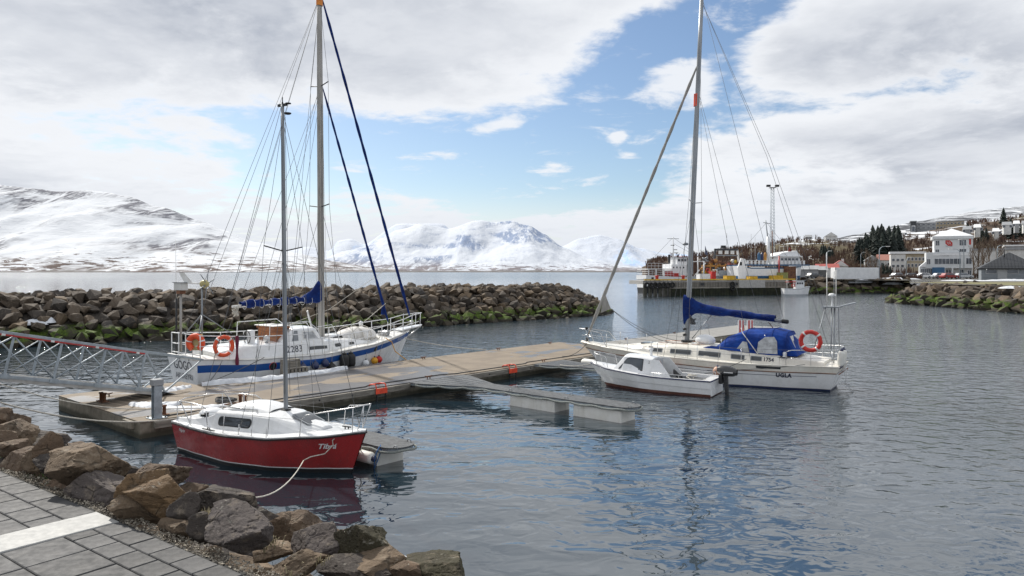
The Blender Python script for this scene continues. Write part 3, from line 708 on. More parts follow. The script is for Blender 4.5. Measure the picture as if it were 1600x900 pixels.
for i in range(10):
    vs, fs = boulder(100+i, (.5, .45, .36), 3); mb = MB(); mb.add(vs, fs, True); me = mb.mesh('stone', TONES[['brown', 'dark', 'grey', 'tan', 'brown', 'dark', 'brown', 'grey', 'tan', 'dark'][i]]); me.set_sharp_from_angle(angle=R(25)); fill.append(me)
rs = random.Random(5); cnt = 0
for i in range(1500):
    s = 2.52+rs.random()**.9*9; n = rs.uniform(-1, 26); q_ = Q(s, n)
    u = 800+FP*q_.x/max(q_.y, .5); z = bank_z(q_.x, q_.y)
    if z < -.4 or q_.y < 3: continue
    sz = rs.uniform(.3, .75)*(.5 if s < 3.0 else 1.0)
    if cnt >= 250: break
    if rs.random() < .55: continue
    o = bpy.data.objects.new('stone', rs.choice(fill)); link(o, bank); o.location = (q_.x, q_.y, z-.14-.1*sz); o.scale = (sz, sz*rs.uniform(.8, 1.2), sz*rs.uniform(.7, 1.0)); o.rotation_euler = (rs.uniform(-.4, .4), rs.uniform(-.4, .4), rs.uniform(0, 6)); cnt += 1
snow_patch('snow', [(*at(615, 872, 6.2), .55, .16, .05, 2.4), (*at(510, 845, 6.6), .5, .16, .06, 2.5), (*at(218, 783, 5.9), .07, .05, .02, 0)])

# ---- breakwaters of quarry stone
def hull_rock(seed, n=15):
    rg = random.Random(seed); bm = bmesh.new()
    for i in range(n):
        v = V((rg.gauss(0, 1), rg.gauss(0, 1), rg.gauss(0, 1))).normalized()*rg.uniform(.8, 1.1); bm.verts.new((v.x*.62, v.y*.54, v.z*.44))
    bmesh.ops.convex_hull(bm, input=bm.verts); bmesh.ops.delete(bm, geom=[v for v in bm.verts if not v.link_faces], context='VERTS')
    me = bpy.data.meshes.new('stone'); bm.to_mesh(me); bm.free(); return me
ROCKS = []
for i in range(22):
    me = hull_rock(300+i); me.materials.append(M['rock']); ROCKS.append(me)
def path_pos(pts, s):
    for a, b_ in zip(pts, pts[1:]):
        L = (b_-a).length
        if s <= L: d = (b_-a)/L; return a+d*s, d
        s -= L
    d = (pts[-1]-pts[-2]).normalized(); return pts[-1]+d*s, d
def breakwater(parent, front, prof, n_along, spacing, size, matl, side, seed, limit, tip=0.0, core_name='rubble_core', view=None):
    """prof: (offset behind the front foot, height) cross section; stones jittered over it"""
    rg = random.Random(seed); tot = sum((b_-a).length for a, b_ in zip(front, front[1:]))
    def surf(s, w_):
        p, d = path_pos(front, s); n_ = V((-d.y, d.x, 0))*side; k = 1.0
        if tip: k = min(1, max(0.05, (tot-s+1)/tip))**.6
        L = 0
        tl = sum(math.hypot(b_[0]-a[0], b_[1]-a[1]) for a, b_ in zip(prof, prof[1:])); x = w_*tl
        for a, b_ in zip(prof, prof[1:]):
            l_ = math.hypot(b_[0]-a[0], b_[1]-a[1])
            if x <= l_+1e-6: kk = x/l_; off = a[0]+(b_[0]-a[0])*kk; z = a[1]+(b_[1]-a[1])*kk; break
            x -= l_
        zz = z*k if z > 0 else z
        W2 = prof[-1][0]; off2 = off*k+(W2/2)*(1-k) if tip else off
        return p+n_*off2+V((0, 0, zz))
    tl = sum(math.hypot(b_[0]-a[0], b_[1]-a[1]) for a, b_ in zip(prof, prof[1:]))
    mb = MB(); mb.grid(lambda a, b_: surf(a*tot, b_)-V((0, 0, .35)), max(8, int(tot/3)), 12, True); mb.build(core_name, matl, parent)
    items = []
    ns = int(tot/spacing); nw = int(tl/spacing)
    for i in range(ns+1):
        for j in range(nw+1):
            s = (i+rg.uniform(-.4, .4))*spacing; w_ = min(1, max(0, (j+rg.uniform(-.4, .4))/nw)); p = surf(min(tot, max(0, s)), w_); sz = size*rg.uniform(.72, 1.35)
            u = 800+FP*p.x/max(p.y, 1); vis = -40 < u < 1640 and p.z > -.6 and w_ < .80
            items.append(((sz/p.length)*(1 if vis else .2)*(1 if w_ < .7 else .5), p, sz))
    items.sort(key=lambda k: -k[0]); stuff = MB()
    for idx, (_, p, sz) in enumerate(items):
        me = ROCKS[rg.randrange(len(ROCKS))]; e = (rg.uniform(-.6, .6), rg.uniform(-.6, .6), rg.uniform(0, 6.28)); scl = V((sz*rg.uniform(.85, 1.25), sz*rg.uniform(.85, 1.15), sz*rg.uniform(.8, 1.1)))
        p = p+V((0, 0, rg.uniform(-.16, .12)*size))
        if idx < limit:
            o = bpy.data.objects.new('stone', me); link(o, parent); o.location = p; o.rotation_euler = e; o.scale = scl
        else:
            mt = Matrix.Translation(p) @ Matrix.Rotation(e[2], 4, 'Z') @ Matrix.Rotation(e[0], 4, 'X') @ Matrix.Rotation(e[1], 4, 'Y') @ Matrix.Diagonal((*scl, 1))
            stuff.add([mt @ v.co for v in me.vertices], [tuple(q_.vertices) for q_ in me.polygons])
    if stuff.v: tag(stuff.build('stone_fill', matl, parent), kind='stuff')
bw = thing('stone_breakwater', 'long low breakwater of brown quarry stones with green algae at the waterline', 'breakwater')
breakwater(bw, [V((-66, 16, 0)), V((-31, 45, 0)), V((-5.6, 64.3, 0)), V((14.6, 83.5, 0))], [(-1, -.9), (0, 0), (4.8, 2.75), (8.6, 2.95), (11, 1.5), (13.5, -.6)], 0, .80, .96, M['rock'], 1, 11, 298, tip=8)
snow_patch('snow', [(*(at(58, 500, 48.2)-V((0, 0, .25))), .8, .9, .35, .8), (*(at(76, 496, 48.6)-V((0, 0, .3))), .5, .6, .35, .2), (*(at(20, 503, 48)-V((0, 0, .3))), .5, .5, .35, .2)])
for i in range(8): ROCKS[i] = ROCKS[i]
RF = []
for i in range(12):
    me = hull_rock(400+i, 11); me.materials.append(M['rock_far']); RF.append(me)
ROCKS = RF
bw2 = thing('stone_breakwater', 'mossy stone shore bank below the lawn on the right', 'breakwater')
breakwater(bw2, [V((66, 52, 0)), V((57, 80, 0)), V((56.6, 112.6, 0)), V((63, 119, 0)), V((75, 134, 0))], [(-.5, -.7), (0, 0), (3.2, 1.4), (5.5, 2.15), (9, 2.3)], 0, 1.15, 1.3, M['rock_far'], -1, 12, 290)
bw3 = thing('stone_bank', 'low dark stone bank beside the timber quay with old snow on it', 'stone bank')
breakwater(bw3, [V((56, 151.5, 0)), V((68, 157, 0)), V((88, 158, 0)), V((75, 135, 0))][:3], [(-.5, -.7), (0, 0), (2.6, 1.7), (5, 2.7), (8, 2.7)], 0, 1.5, 1.5, M['rock_far'], 1, 13, 150)
snow_patch('snow', [(76, 161, 2.2, 3.6, 1.1, .7, 0), (83, 160.5, 1.9, 2.2, .8, .5, 0), (92, 150, 2.6, 6, 3, .4, .1), (62.5, 92, 2.6, 1.6, 1.2, .3, .1), (97, 143, 2.85, 6, 1.4, .35, 0), (106, 145, 2.85, 5, 1, .3, 0), (120, 146, 2.85, 5, 1, .3, 0), (122, 178, 2.8, 8, 2, .3, 0), (90, 172, 2.8, 6, 2.4, .45, 0)])
# ================================================================ FLOATING DOCK
DA = math.atan2(.75, .66); DB = V((-10.4, 20.6, 0)); DZ = .48
dca, dsa = math.cos(DA), math.sin(DA)
def Dk(x, y, z=0.0): return V((DB.x+x*dca-y*dsa, DB.y+x*dsa+y*dca, z))     # dock frame -> world
m = bpy.data.materials.new('sandy deck coating'); m.use_nodes = True; t = NT(m.node_tree); b = t.n['Principled BSDF']
tc = t.new('ShaderNodeTexCoord'); ov = tc.outputs['Object']
c = t.mix(t.ramp(t.noise(ov, .9, 6, .65), .35, .65), (.170, .136, .100), (.225, .182, .134)); c = t.mix(t.ramp(t.noise(ov, 45, 3, .7), .4, .7, 0, .4), c, (.16, .13, .10))
# wet grey area where the snow melted
wet = t.ramp(t.math('ADD', t.noise(t.mapping(ov, (.35, .8, 1)), 1.0, 5, .55, .6), 0), .555, .575)
sxx = t.new('ShaderNodeSeparateXYZ'); t.l.new(ov, sxx.inputs[0])
zone = t.math('MULTIPLY', t.ramp(sxx.outputs[0], 5.0, 7.0), t.ramp(sxx.outputs[0], 15, 12.0))
wet = t.math('MULTIPLY', t.ramp(t.math('ADD', t.noise(t.mapping(ov, (.3, .9, 1)), 1.0, 5, .55, .6), t.math('MULTIPLY', zone, .12)), .56, .58), 1.0)
c = t.mix(wet, c, (.105, .10, .10)); t.put(b.inputs['Base Color'], c); t.put(b.inputs['Roughness'], t.ramp(wet, 0, 1, .85, .33))
t.put(b.inputs['Normal'], t.bump(t.noise(ov, 60, 4, .7), 1.0, .002)); M['deck'] = m
m = bpy.data.materials.new('stained pontoon concrete'); m.use_nodes = True; t = NT(m.node_tree); b = t.n['Principled BSDF']; b.inputs['Roughness'].default_value = .85
geo = t.new('ShaderNodeNewGeometry'); wp = geo.outputs['Position']; s_ = t.new('ShaderNodeSeparateXYZ'); t.l.new(wp, s_.inputs[0])
c = t.mix(t.ramp(t.noise(wp, 2.5, 7, .7), .35, .65), (.20, .175, .135), (.30, .27, .215)); c = t.mix(t.ramp(t.noise(t.mapping(wp, (3, 3, .4)), 2, 6, .7), .5, .7, 0, .7), c, (.09, .08, .055))
zz = t.math('ADD', s_.outputs[2], t.math('MULTIPLY', t.math('SUBTRACT', t.noise(wp, 4, 4), .5), .18)); c = t.mix(t.ramp(zz, .10, .24, .85, 0), c, (.035, .035, .02))
t.put(b.inputs['Base Color'], c); t.put(b.inputs['Normal'], t.bump(t.noise(wp, 14, 6, .7), 1.0, .006)); M['pontoon'] = m

dock = thing('floating_dock', 'long tan floating concrete dock running out between the moored boats', 'dock', DB, DA)
secs = [(0, 4.2, 6.7), (4.23, 13.2, 5.5), (13.23, 20.0, 5.5), (20.03, 26.2, 5.5)]
for x0, x1, wy in secs:
    mb = MB(); mb.box(((x0+x1)/2, wy/2, DZ-.03-.42), (x1-x0, wy-.06, .84)); mb.build('concrete_float', M['pontoon'], dock, bevel=.02)
    mb = MB(); mb.box(((x0+x1)/2, wy/2, DZ-.012), (x1-x0-.01, wy, .03)); mb.build('deck_panel', M['deck'], dock, bevel=.006)
M['deck2'] = mat('grey pontoon deck', (.27, .265, .25), .85, (.21, .205, .195), 2, bump=.002, bs=50)
for x0, x1 in ((26.24, 33.5), (33.53, 40), (40.03, 46.5)):
    mb = MB(); mb.box(((x0+x1)/2, 1.75, DZ-.03-.4), (x1-x0, 3.3, .8)); mb.build('concrete_float', M['pontoon'], dock, bevel=.02)
    mb = MB(); mb.box(((x0+x1)/2, 1.75, DZ-.01), (x1-x0-.01, 3.36, .03)); mb.build('deck_panel', M['deck2'], dock, bevel=.006)
# timber rubbing beams with bolts on the camera side
def fender_beam(x0, x1, y=-.075, z=DZ-.13, parent=dock):
    o = MB().box(((x0+x1)/2, y, z), (x1-x0, .14, .20)).build('fender_beam', M['greywood'], parent, bevel=.012)
    x = x0+.5
    while x < x1-.2:
        MB().lathe([(0, .006), (.035, .006), (.035, 0)], 10, (x, y-.07, z), (0, -1, 0)).build('bolt', M['dark'], o); x += 1.35
fender_beam(.35, 2.2); fender_beam(3.9, 10.0); fender_beam(12.3, 17.2); fender_beam(19.6, 25.8)
mb = MB(); mb.beam((-.06, .35, DZ-.13), (-.06, 1.0, DZ-.13), .1, .2); mb.build('corner_block', M['pontoon'], dock)
# service pipe along the edge, cover plates
pts = [V((.6, .28, DZ+.02)), V((3.4, .35, DZ+.02)), V((8, .30, DZ+.02)), V((8.3, .5, DZ+.02)), V((12, .55, DZ+.02)), V((12.6, .3, DZ+.02)), V((17, .3, DZ+.02)), V((17.4, .55, DZ+.02)), V((25, .5, DZ+.02))]
MB().tube(pts, .022, 6).build('service_pipe', M['rope_dark'], dock)
def cleat(parent, x, y, rz=0.0, m=None):
    mb = MB(); m4 = Matrix.Rotation(rz, 3, 'Z')
    for dx in (-.07, .07): mb.tube([V((x, y, DZ))+m4 @ V((dx, 0, 0)), V((x, y, DZ))+m4 @ V((dx, 0, .09))], .022, 8)
    mb.tube([V((x, y, DZ+.09))+m4 @ V((-.19, 0, .02)), V((x, y, DZ+.09))+m4 @ V((-.08, 0, 0)), V((x, y, DZ+.09))+m4 @ V((.08, 0, 0)), V((x, y, DZ+.09))+m4 @ V((.19, 0, .02))], [.015, .024, .024, .015], 8)
    return mb.build('cleat', m or M['brownsteel'], parent)
for x, y in ((1.0, 5.2), (4.5, 5.2), (9.5, 5.2), (15.2, 5.2), (20.6, 5.25), (25.0, 5.2), (2.8, .3), (11.0, .2), (30, 3.2), (36, 3.2), (18.2, .2)): cleat(dock, x, y)
def bollard_pair(parent, x, y):
    mb = MB()
    for dy in (-.14, .14): mb.lathe([(.0, .30), (.07, .29), (.07, .25), (.05, .24), (.05, 0)], 12, (x, y+dy, DZ))
    mb.box((x, y, DZ+.015), (.22, .5, .03)); return mb.build('bollard', M['brownsteel'], parent)
bollard_pair(dock, .55, 4.3); bollard_pair(dock, .9, .7); bollard_pair(dock, 3.3, .45)
# orange escape ladders
def ladder(x, lab, dd):
    r_ = thing('safety_ladder', lab, 'ladder', Dk(x, -.17), DA, 'orange safety ladders on the dock edge')
    mb = MB()
    for s_ in (-.22, .22): mb.tube([(s_, .42, DZ+.03), (s_, .36, DZ+.10), (s_, .1, DZ+.12), (s_, .02, DZ+.08), (s_, 0, DZ-.05)], .022, 8)
    mb.tube([(-.22, .36, DZ+.10), (.22, .36, DZ+.10)], .02, 8); mb.build('grab_rail', M['orange_steel'], r_)
    MB().box((0, -.03, DZ-.12), (.52, .02, .20)).build('marker_plate', M['orange_steel'], r_, bevel=.006)
    mb = MB()
    for s_ in (-.2, .2): mb.beam((s_, 0, DZ-.2), (s_, 0, -.9), .04, .03)
    mb.build('side_rail', M['dark'], r_)
    for k in range(4): MB().tube([(-.2, 0, DZ-.32-.27*k), (.2, 0, DZ-.32-.27*k)], .016, 6).build('rung', M['rope_dark'], r_)
ladder(8.35, 'orange safety ladder on the dock edge behind the red sailboat', 0); ladder(15.6, 'orange safety ladder on the dock edge beside the double float walkway', 0)
# wooden boarding steps by the blue striped boat
ws = thing('boarding_steps', 'grey wooden boarding steps on the dock beside the white cutter', 'steps', Dk(8.0, 5.0, DZ), DA)
for k, (dz, l_, dy) in enumerate(((.62, .7, .26), (.31, .95, -.10))):
    for j in range(3): MB().box((0, dy+.12*j-.12, dz), (l_, .11, .035)).build('plank', M['greywood'], ws)
    for j in range(6): MB().box((-l_/2+.06+j*(l_-.12)/5, dy-.20, dz/2-.01), (.11, .02, dz-.03)).build('board', M['greywood'], ws)
    for sx_ in (-1, 1): MB().box((sx_*(l_/2-.012), dy, dz/2-.01), (.02, .38, dz-.03)).build('board', M['greywood'], ws)
# snow on the dock
def snow_strip(name, pts, wd, h, seed):
    mb = MB(); n = 40
    def fn(a, b_):
        p, d = path_pos(pts, a*sum((y-x).length for x, y in zip(pts, pts[1:]))*.999); n_ = V((-d.y, d.x, 0)); ww = wd*(math.sin(math.pi*min(.97, max(.03, a)))**.5)*(1+.5*noise.noise(V((a*9, seed, 0)))+.3*noise.noise(V((a*29, seed, 2)))); e = 2*b_-1
        return p+n_*e*ww+V((0, 0, (1-e*e)*h*(1+.6*noise.noise(V((a*12, b_*3, seed))))-.004))
    mb.grid(fn, n, 8, True); tag(mb.build(name, M['snow'], solid=0), kind='stuff')
snow_strip('snow', [Dk(4.2, 5.1, DZ), Dk(6.5, 4.75, DZ), Dk(9.0, 4.75, DZ), Dk(10.6, 5.0, DZ)], .30, .14, 1)
snow_strip('snow', [Dk(.9, 3.0, DZ), Dk(1.4, 2.4, DZ), Dk(2.0, 1.9, DZ)], .45, .09, 3)
snow_strip('snow', [Dk(1.2, 1.9, DZ), Dk(1.9, 1.0, DZ), Dk(2.9, .6, DZ)], .32, .06, 5)
snow_strip('snow', [Dk(2.2, 4.6, DZ), Dk(3.0, 4.9, DZ), Dk(3.8, 5.1, DZ)], .25, .10, 7)

# ---- guide pile with its cap, at the near corner
gp = thing('guide_pile', 'grey steel post with a pale cap standing on the near corner of the dock', 'post', Dk(.55, .25, DZ), DA)
mb = MB()
for sy in (-.09, .09): mb.box((0, sy, .46), (.22, .035, .95))
mb.box((0, 0, .46), (.03, .16, .95)); mb.build('post', M['galv'], gp, bevel=.004)
MB().box((0, 0, 1.03), (.29, .28, .18)).build('cap', M['housegrey'], gp, bevel=.015)
MB().box((0, 0, .01), (.46, .4, .03)).build('base_plate', M['galv'], gp)
for dx, dy in ((-.18, -.15), (.18, -.15), (-.18, .15), (.18, .15)): MB().lathe([(.02, 0), (.02, .05), (0, .05)], 6, (dx, dy, .02)).build('bolt', M['dark'], gp)

# ---- finger pontoons
def walkway(x_at, length, label, floats, base_w=2.3, w_=.92, yaw=0.0, scallop=True):
    a = DA-math.pi/2+yaw; r_ = thing('finger_walkway', label, 'walkway', Dk(x_at, -.15), a, 'narrow finger walkways off the dock')
    hw = w_/2; top = DZ+.02
    outline = [(0, -base_w/2), (.35, -base_w/2), (2.6, -hw), (length-.4, -hw)]+[(length-.4+math.sin(R(q_))*.42, -math.cos(R(q_))*hw) for q_ in range(15, 180, 15)]+[(length-.4, hw), (2.6, hw), (.35, base_w/2), (0, base_w/2)]
    cx = sum(p[0] for p in outline)/len(outline)
    mb = MB(); mb.prism(outline, top-.03, top); mb.build('walking_surface', M['grating'], r_)
    inner = [(x+(0.03 if x < .2 else (-.03 if x > length-.5 else 0)), y*.965) for x, y in outline]
    mb = MB(); mb.prism(inner, top-.10, top-.035); mb.build('frame', M['galv'], r_)
    # slats on the ramp part
    for k in range(5):
        yy = -base_w/2+base_w*(k+.5)/5; MB().box((1.15, yy*.6, top+.008), (2.1, .03, .014), math.atan2(-yy*.25, 1.8)).build('joint_strip', M['bracket'], r_)
    # rope edge in scallops, both sides and round the tip
    edge = [(x, y) for x, y in outline if x >= .3]
    P2 = [V((x, y, 0)) for x, y in edge]; tot = sum((q_-p).length for p, q_ in zip(P2, P2[1:])); n = int(tot/.16); pts = []
    for i in range(n+1):
        p, d = path_pos(P2, tot*i/n*.999); o_ = V((d.y, -d.x, 0)); ph = (i*.16 % .95)/.95; pts.append(p+o_*.045+V((0, 0, top-.055-(.05 if scallop else .01)*4*ph*(1-ph))))
    MB().tube(pts, .032, 7).build('edge_rope', M['rope_edge'], r_)
    for x0, x1 in floats:
        mb = MB(); mb.box(((x0+x1)/2, 0, .375-.30), (x1-x0, .84, .60), taper=.985); mb.build('float', M['frp'], r_, bevel=.025)
    for k in range(3):
        x = length*(.42+.27*k); MB().tube(arc((x, hw-.12, top), (1, 0, 0), (0, 0, 1), .07, 0, math.pi, 8), .011, 6).build('mooring_hoop', M['bracket'], r_); mb = MB(); mb.tube(arc((x+.3, -hw+.12, top), (1, 0, 0), (0, 0, 1), .07, 0, math.pi, 8), .011, 6); mb.build('mooring_hoop', M['bracket'], r_)
    return r_
M['rope_edge'] = mat('grey green edge rope', (.27, .29, .27), .85, (.14, .155, .15), 40, bump=.01, bs=60)
fw1 = walkway(3.0, 7.7, 'grey finger walkway right behind the bow of the red sailboat', [(1.8, 3.6), (5.4, 7.1)], base_w=1.8)
fw2 = walkway(11.15, 9.1, 'long grey finger walkway standing on two white floats in the middle of the basin', [(4.15, 6.15), (6.9, 8.75)], base_w=2.9)
fw3 = walkway(18.15, 8.2, 'grey finger walkway between the small cabin boat and the big yacht', [(3.2, 5.0), (6.0, 7.7)], base_w=2.2)

# ---- gangway down to the dock
GZd = V((.55, .83, 0)).normalized(); g0 = V((-11.75, 24.9, .62)); slope = -.225
gdir = V((GZd.x, GZd.y, slope)).normalized(); gside = V((-GZd.y, GZd.x, 0)); gup = gside.cross(gdir)*-1
gup = gdir.cross(gside)*-1 if gdir.cross(gside).z < 0 else gdir.cross(gside)
gw = thing('gangway', 'sloping galvanised steel gangway with lattice sides and a red strip, leading down to the dock', 'gangway', (0, 0, 0))
def gp_(s, n, h): return g0-gdir*s+gside*n+gup*h
LEN, HR, WD, BAY = 12.0, 1.24, 1.35, 1.33
for n in (0, WD):
    MB().beam(gp_(-1.2 if n == 0 else -1.2, n, HR), gp_(LEN, n, HR), .07, .07, gup).build('top_chord', M['galv'], gw, bevel=.006)
    MB().beam(gp_(.15, n, 0), gp_(LEN, n, 0), .06, .12, gup).build('bottom_chord', M['galv'], gw, bevel=.006)
    k = 0; s = .95
    MB().beam(gp_(.08, n, 0), gp_(-.0, n, 0)+gup*.02, .06, .06, gup)
    posts = []
    while s < LEN: posts.append(s); s += BAY
    for s in posts: MB().beam(gp_(s, n, .05), gp_(s, n, HR-.03), .07, .05, gdir).build('post', M['galv'], gw, bevel=.004)
    MB().beam(gp_(0.0, n, 0), gp_(posts[0]-.03, n, HR-.05), .05, .05, gside).build('brace', M['galv'], gw)
    MB().beam(gp_(0.0, n, 0), gp_(-1.1, n, HR-.05), .045, .045, gside).build('brace', M['galv'], gw)
    for i, (a_, b_) in enumerate(zip(posts, posts[1:])):
        MB().tube([gp_(a_, n, .08 if i % 2 == 0 else HR-.08), gp_(b_, n, HR-.08 if i % 2 == 0 else .08)], .024, 8).build('brace', M['galv'], gw)
        MB().tube([gp_(a_+.05, n-.03, HR-.08 if i % 2 == 0 else .08), gp_(b_-.05, n-.03, .08 if i % 2 == 0 else HR-.08)], .018, 8).build('brace', M['galv'], gw)
    for s in posts: MB().beam(gp_(s-.12, n-.04, .02), gp_(s+.12, n-.04, .02), .02, .14, gup).build('gusset', M['galv'], gw)
for k in range(40):
    s = .2+k*.3
    if s > LEN: break
    MB().beam(gp_(s, .05, .055), gp_(s, WD-.05, .055), .285, .02, gup).build('deck_plank', M['grating'], gw)
MB().beam(gp_(1.0, -.045, HR-.07), gp_(LEN, -.045, HR-.07), .025, .045, gup).build('red_strip', M['red_paint'], gw)
for k in range(8): MB().beam(gp_(1.2+k*1.33, -.062, HR-.07), gp_(1.3+k*1.33, -.062, HR-.07), .012, .06, gup).build('strip_clip', M['tag'], gw)
mb = MB()
for n in (0, WD): mb.lathe([(0, -.05), (.07, -.05), (.07, .05), (0, .05)], 12, gp_(.05, n, -.06), gside)
mb.build('roller', M['dark'], gw)
mb = MB(); mb.beam(gp_(.2, .05, -.02), gp_(-.75, .05, -.10), .04, .05, gup)
a_, b_, c_, d_ = gp_(.15, .06, .02), gp_(.15, WD-.06, .02), gp_(-.8, WD-.06, -.05), gp_(-.8, .06, -.05)
mb = MB(); mb.add([a_, b_, c_, d_, a_-V((0, 0, .02)), b_-V((0, 0, .02)), c_-V((0, 0, .02)), d_-V((0, 0, .02))], [(0, 3, 2, 1), (4, 5, 6, 7), (0, 1, 5, 4), (1, 2, 6, 5), (2, 3, 7, 6), (3, 0, 4, 7)]); mb.build('flap', M['galv'], gw)
MB().beam(gp_(.3, -.02, -.08), gp_(LEN, -.02, -.08), .02, .10, gup).build('side_plate', M['concrete'], gw)

# ---- generic small gear
def fender(label, loc, r, L, m, end=None, group=None, tilt=(0, 0, 0), top=None):
    o = thing('fender', label, 'fender', loc, 0, group, rot=tilt)
    MB().lathe([(0, -L/2), (r*.45, -L/2+.01), (r*.85, -L/2+r*.35), (r, -L/2+r*.8), (r, L/2-r*.8), (r*.85, L/2-r*.35), (r*.4, L/2), (0, L/2)], 18).build('body', m, o)
    for s_ in (-1, 1): MB().lathe([(0, .0), (r*.55, .0), (r*.45, .05), (.02, .075), (.02, .11), (0, .11)], 12, (0, 0, s_*(L/2-.01)), (0, 0, s_)).build('end_cap', end or M['navy'], o)
    if top is not None: MB().tube([V((0, 0, L/2+.1)), V(top)], .008, 5).build('hanging_line', M['rope'], o)
    return o
def ball(label, loc, r, m, cap=None, group=None, top=None):
    o = thing('buoy', label, 'buoy', loc, 0, group)
    MB().lathe([(0, -r), (r*.5, -r*.9), (r*.87, -r*.5), (r, 0), (r*.9, r*.45), (r*.6, r*.82), (r*.3, r*1.05), (0, r*1.1)], 18).build('body', m, o)
    MB().lathe([(r*.34, r*.98), (r*.24, r*1.25), (.02, r*1.4), (0, r*1.4)], 12).build('end_cap', cap or M['navy'], o)
    if top is not None: MB().tube([V((0, 0, r*1.3)), V(top)], .008, 5).build('hanging_line', M['rope'], o)
    return o
def lifebuoy(label, loc, rot, R_, r_, m, group=None, tapes=4, gap=False):
    o = thing('lifebuoy', label, 'lifebuoy', loc, 0, group, rot=rot)
    n = 40; th0, th1 = (R(-58), R(238)) if gap else (0, 2*math.pi)
    pts = [V((R_*math.cos(th0+(th1-th0)*i/n), 0, R_*math.sin(th0+(th1-th0)*i/n))) for i in range(n+(1 if gap else 0))]
    mb = MB(); mb.tube(pts, r_, 12, closed=not gap)
    mb.build('ring', m, o)
    for k in range(tapes):
        a = R(45+90*k) if not gap else th0+(th1-th0)*(k+.5)/tapes
        seg = [V((R_*math.cos(a+d), 0, R_*math.sin(a+d))) for d in (-.09, -.03, .03, .09)]; MB().tube(seg, r_+.004, 12).build('reflective_band', M['tag'], o)
    if not gap:
        pts = []
        for i in range(48):
            a = 2*math.pi*i/48; b_ = abs(math.sin(2*a)); pts.append(V(((R_+r_*.5+.07*b_)*math.cos(a), -r_*.5, (R_+r_*.5+.07*b_)*math.sin(a))))
        MB().tube(pts, .008, 5, closed=True).build('grab_line', M['rope'], o)
    return o
def wires(parent, lst, r=.006, name='shroud', m=None):
    for p in lst: MB().tube([V(q_) for q_ in p], r, 5).build(name, m or M['wire'], parent)

# ================================================================ RED SAILBOAT
B1 = thing('red_sailboat', 'small red sailboat with a white deck and grey mast moored stern to the dock', 'sailboat', (-8.5, 19.9, 0), R(-30))
h1 = Hull(.12, 0, 5.35, 5.95, -.35, [(0, .80), (.3, .76), (.6, .82), (.85, .93), (1, 1.04)], [(0, .80), (.2, .98), (.45, 1.14), (.65, 1.05), (.82, .70), (.93, .32), (1, .02)], [(0, .62), (.4, .80), (.7, .62), (1, .3)], .6)
h1.band('topsides', M['red'], B1, lambda a: .10+.03*a, lambda a: h1.zs(a)-.055, nz=8)
h1.band('boot_stripe', M['letterwhite'], B1, lambda a: .075+.03*a, lambda a: .10+.03*a, nz=1)
h1.band('bottom', M['dark'], B1, lambda a: -.33, lambda a: .075+.03*a, nz=4)
h1.rail('rubbing_strake', M['black'], B1, .022, dz=-.05, out=.008, stern=True)
h1.band('toe_rail', M['gelcoat'], B1, lambda a: h1.zs(a)-.055, lambda a: h1.zs(a), nz=2)
h1.deck('deck', M['gelcoat'], B1, camber=.05)
mb = MB(); mb.grid(lambda a, b_: (lambda q_: V((q_.x, q_.y*(2*b_-1)*.82, q_.z+.05*(1-(2*b_-1)**2)+.004)))(h1.p(.62+.33*a, h1.zs(.62+.33*a)-.01, 1)), 10, 6, True); mb.build('non_skid_panel', M['nonskid'], B1)
def cabin_fn(sts, side):
    """sts: (x, half width bottom, half width top, z bottom, z top); returns surface point for (x, fraction up)"""
    def fn(x, f):
        for a, b_ in zip(sts, sts[1:]):
            if x <= b_[0] or b_ is sts[-1]:
                k = (x-a[0])/(b_[0]-a[0]); q_ = [a[i]+(b_[i]-a[i])*k for i in range(5)]; return V((x, side*(q_[1]+(q_[2]-q_[1])*f), q_[3]+(q_[4]-q_[3])*f))
    return fn
def cabin(sts, name, m, parent, camber=.06, r=.05, bevel=.03):
    mb = MB(); rows = []
    for x, wb, wt, zb, zt in sts:
        row = [V((x, -wb, zb)), V((x, -wb+(wb-wt)*.5, (zb+zt)/2)), V((x, -wt, zt-r*.8)), V((x, -wt+r, zt))]+[V((x, wt*k, zt+camber*(1-k*k))) for k in (-.6, -.2, .2, .6)]+[V((x, wt-r, zt)), V((x, wt, zt-r*.8)), V((x, wb-(wb-wt)*.5, (zb+zt)/2)), V((x, wb, zb))]
        rows.append(row)
    n = len(rows[0]); vs = [v for r_ in rows for v in r_]; fs = [(i*n+k, i*n+k+1, (i+1)*n+k+1, (i+1)*n+k)[::-1] for i in range(len(rows)-1) for k in range(n-1)]
    fs += [tuple(range(n)), tuple((len(rows)-1)*n+k for k in range(n-1, -1, -1))]
    mb.add(vs, fs, False); return mb.build(name, m, parent, bevel=bevel)
zs1 = lambda x: h1.zs(min(1, x/5.9))
st1 = [(1.55, .78, .66, zs1(1.5)-.02, zs1(1.5)+.40), (2.6, .80, .66, zs1(2.6)-.02, zs1(2.6)+.42), (3.4, .76, .60, zs1(3.4)-.02, zs1(3.4)+.38), (4.1, .58, .42, zs1(4.1)-.02, zs1(4.1)+.22), (4.75, .34, .22, zs1(4.75)-.02, zs1(4.75)+.05)]
cb1 = cabin(st1, 'cabin', M['gelcoat'], B1, camber=.07)
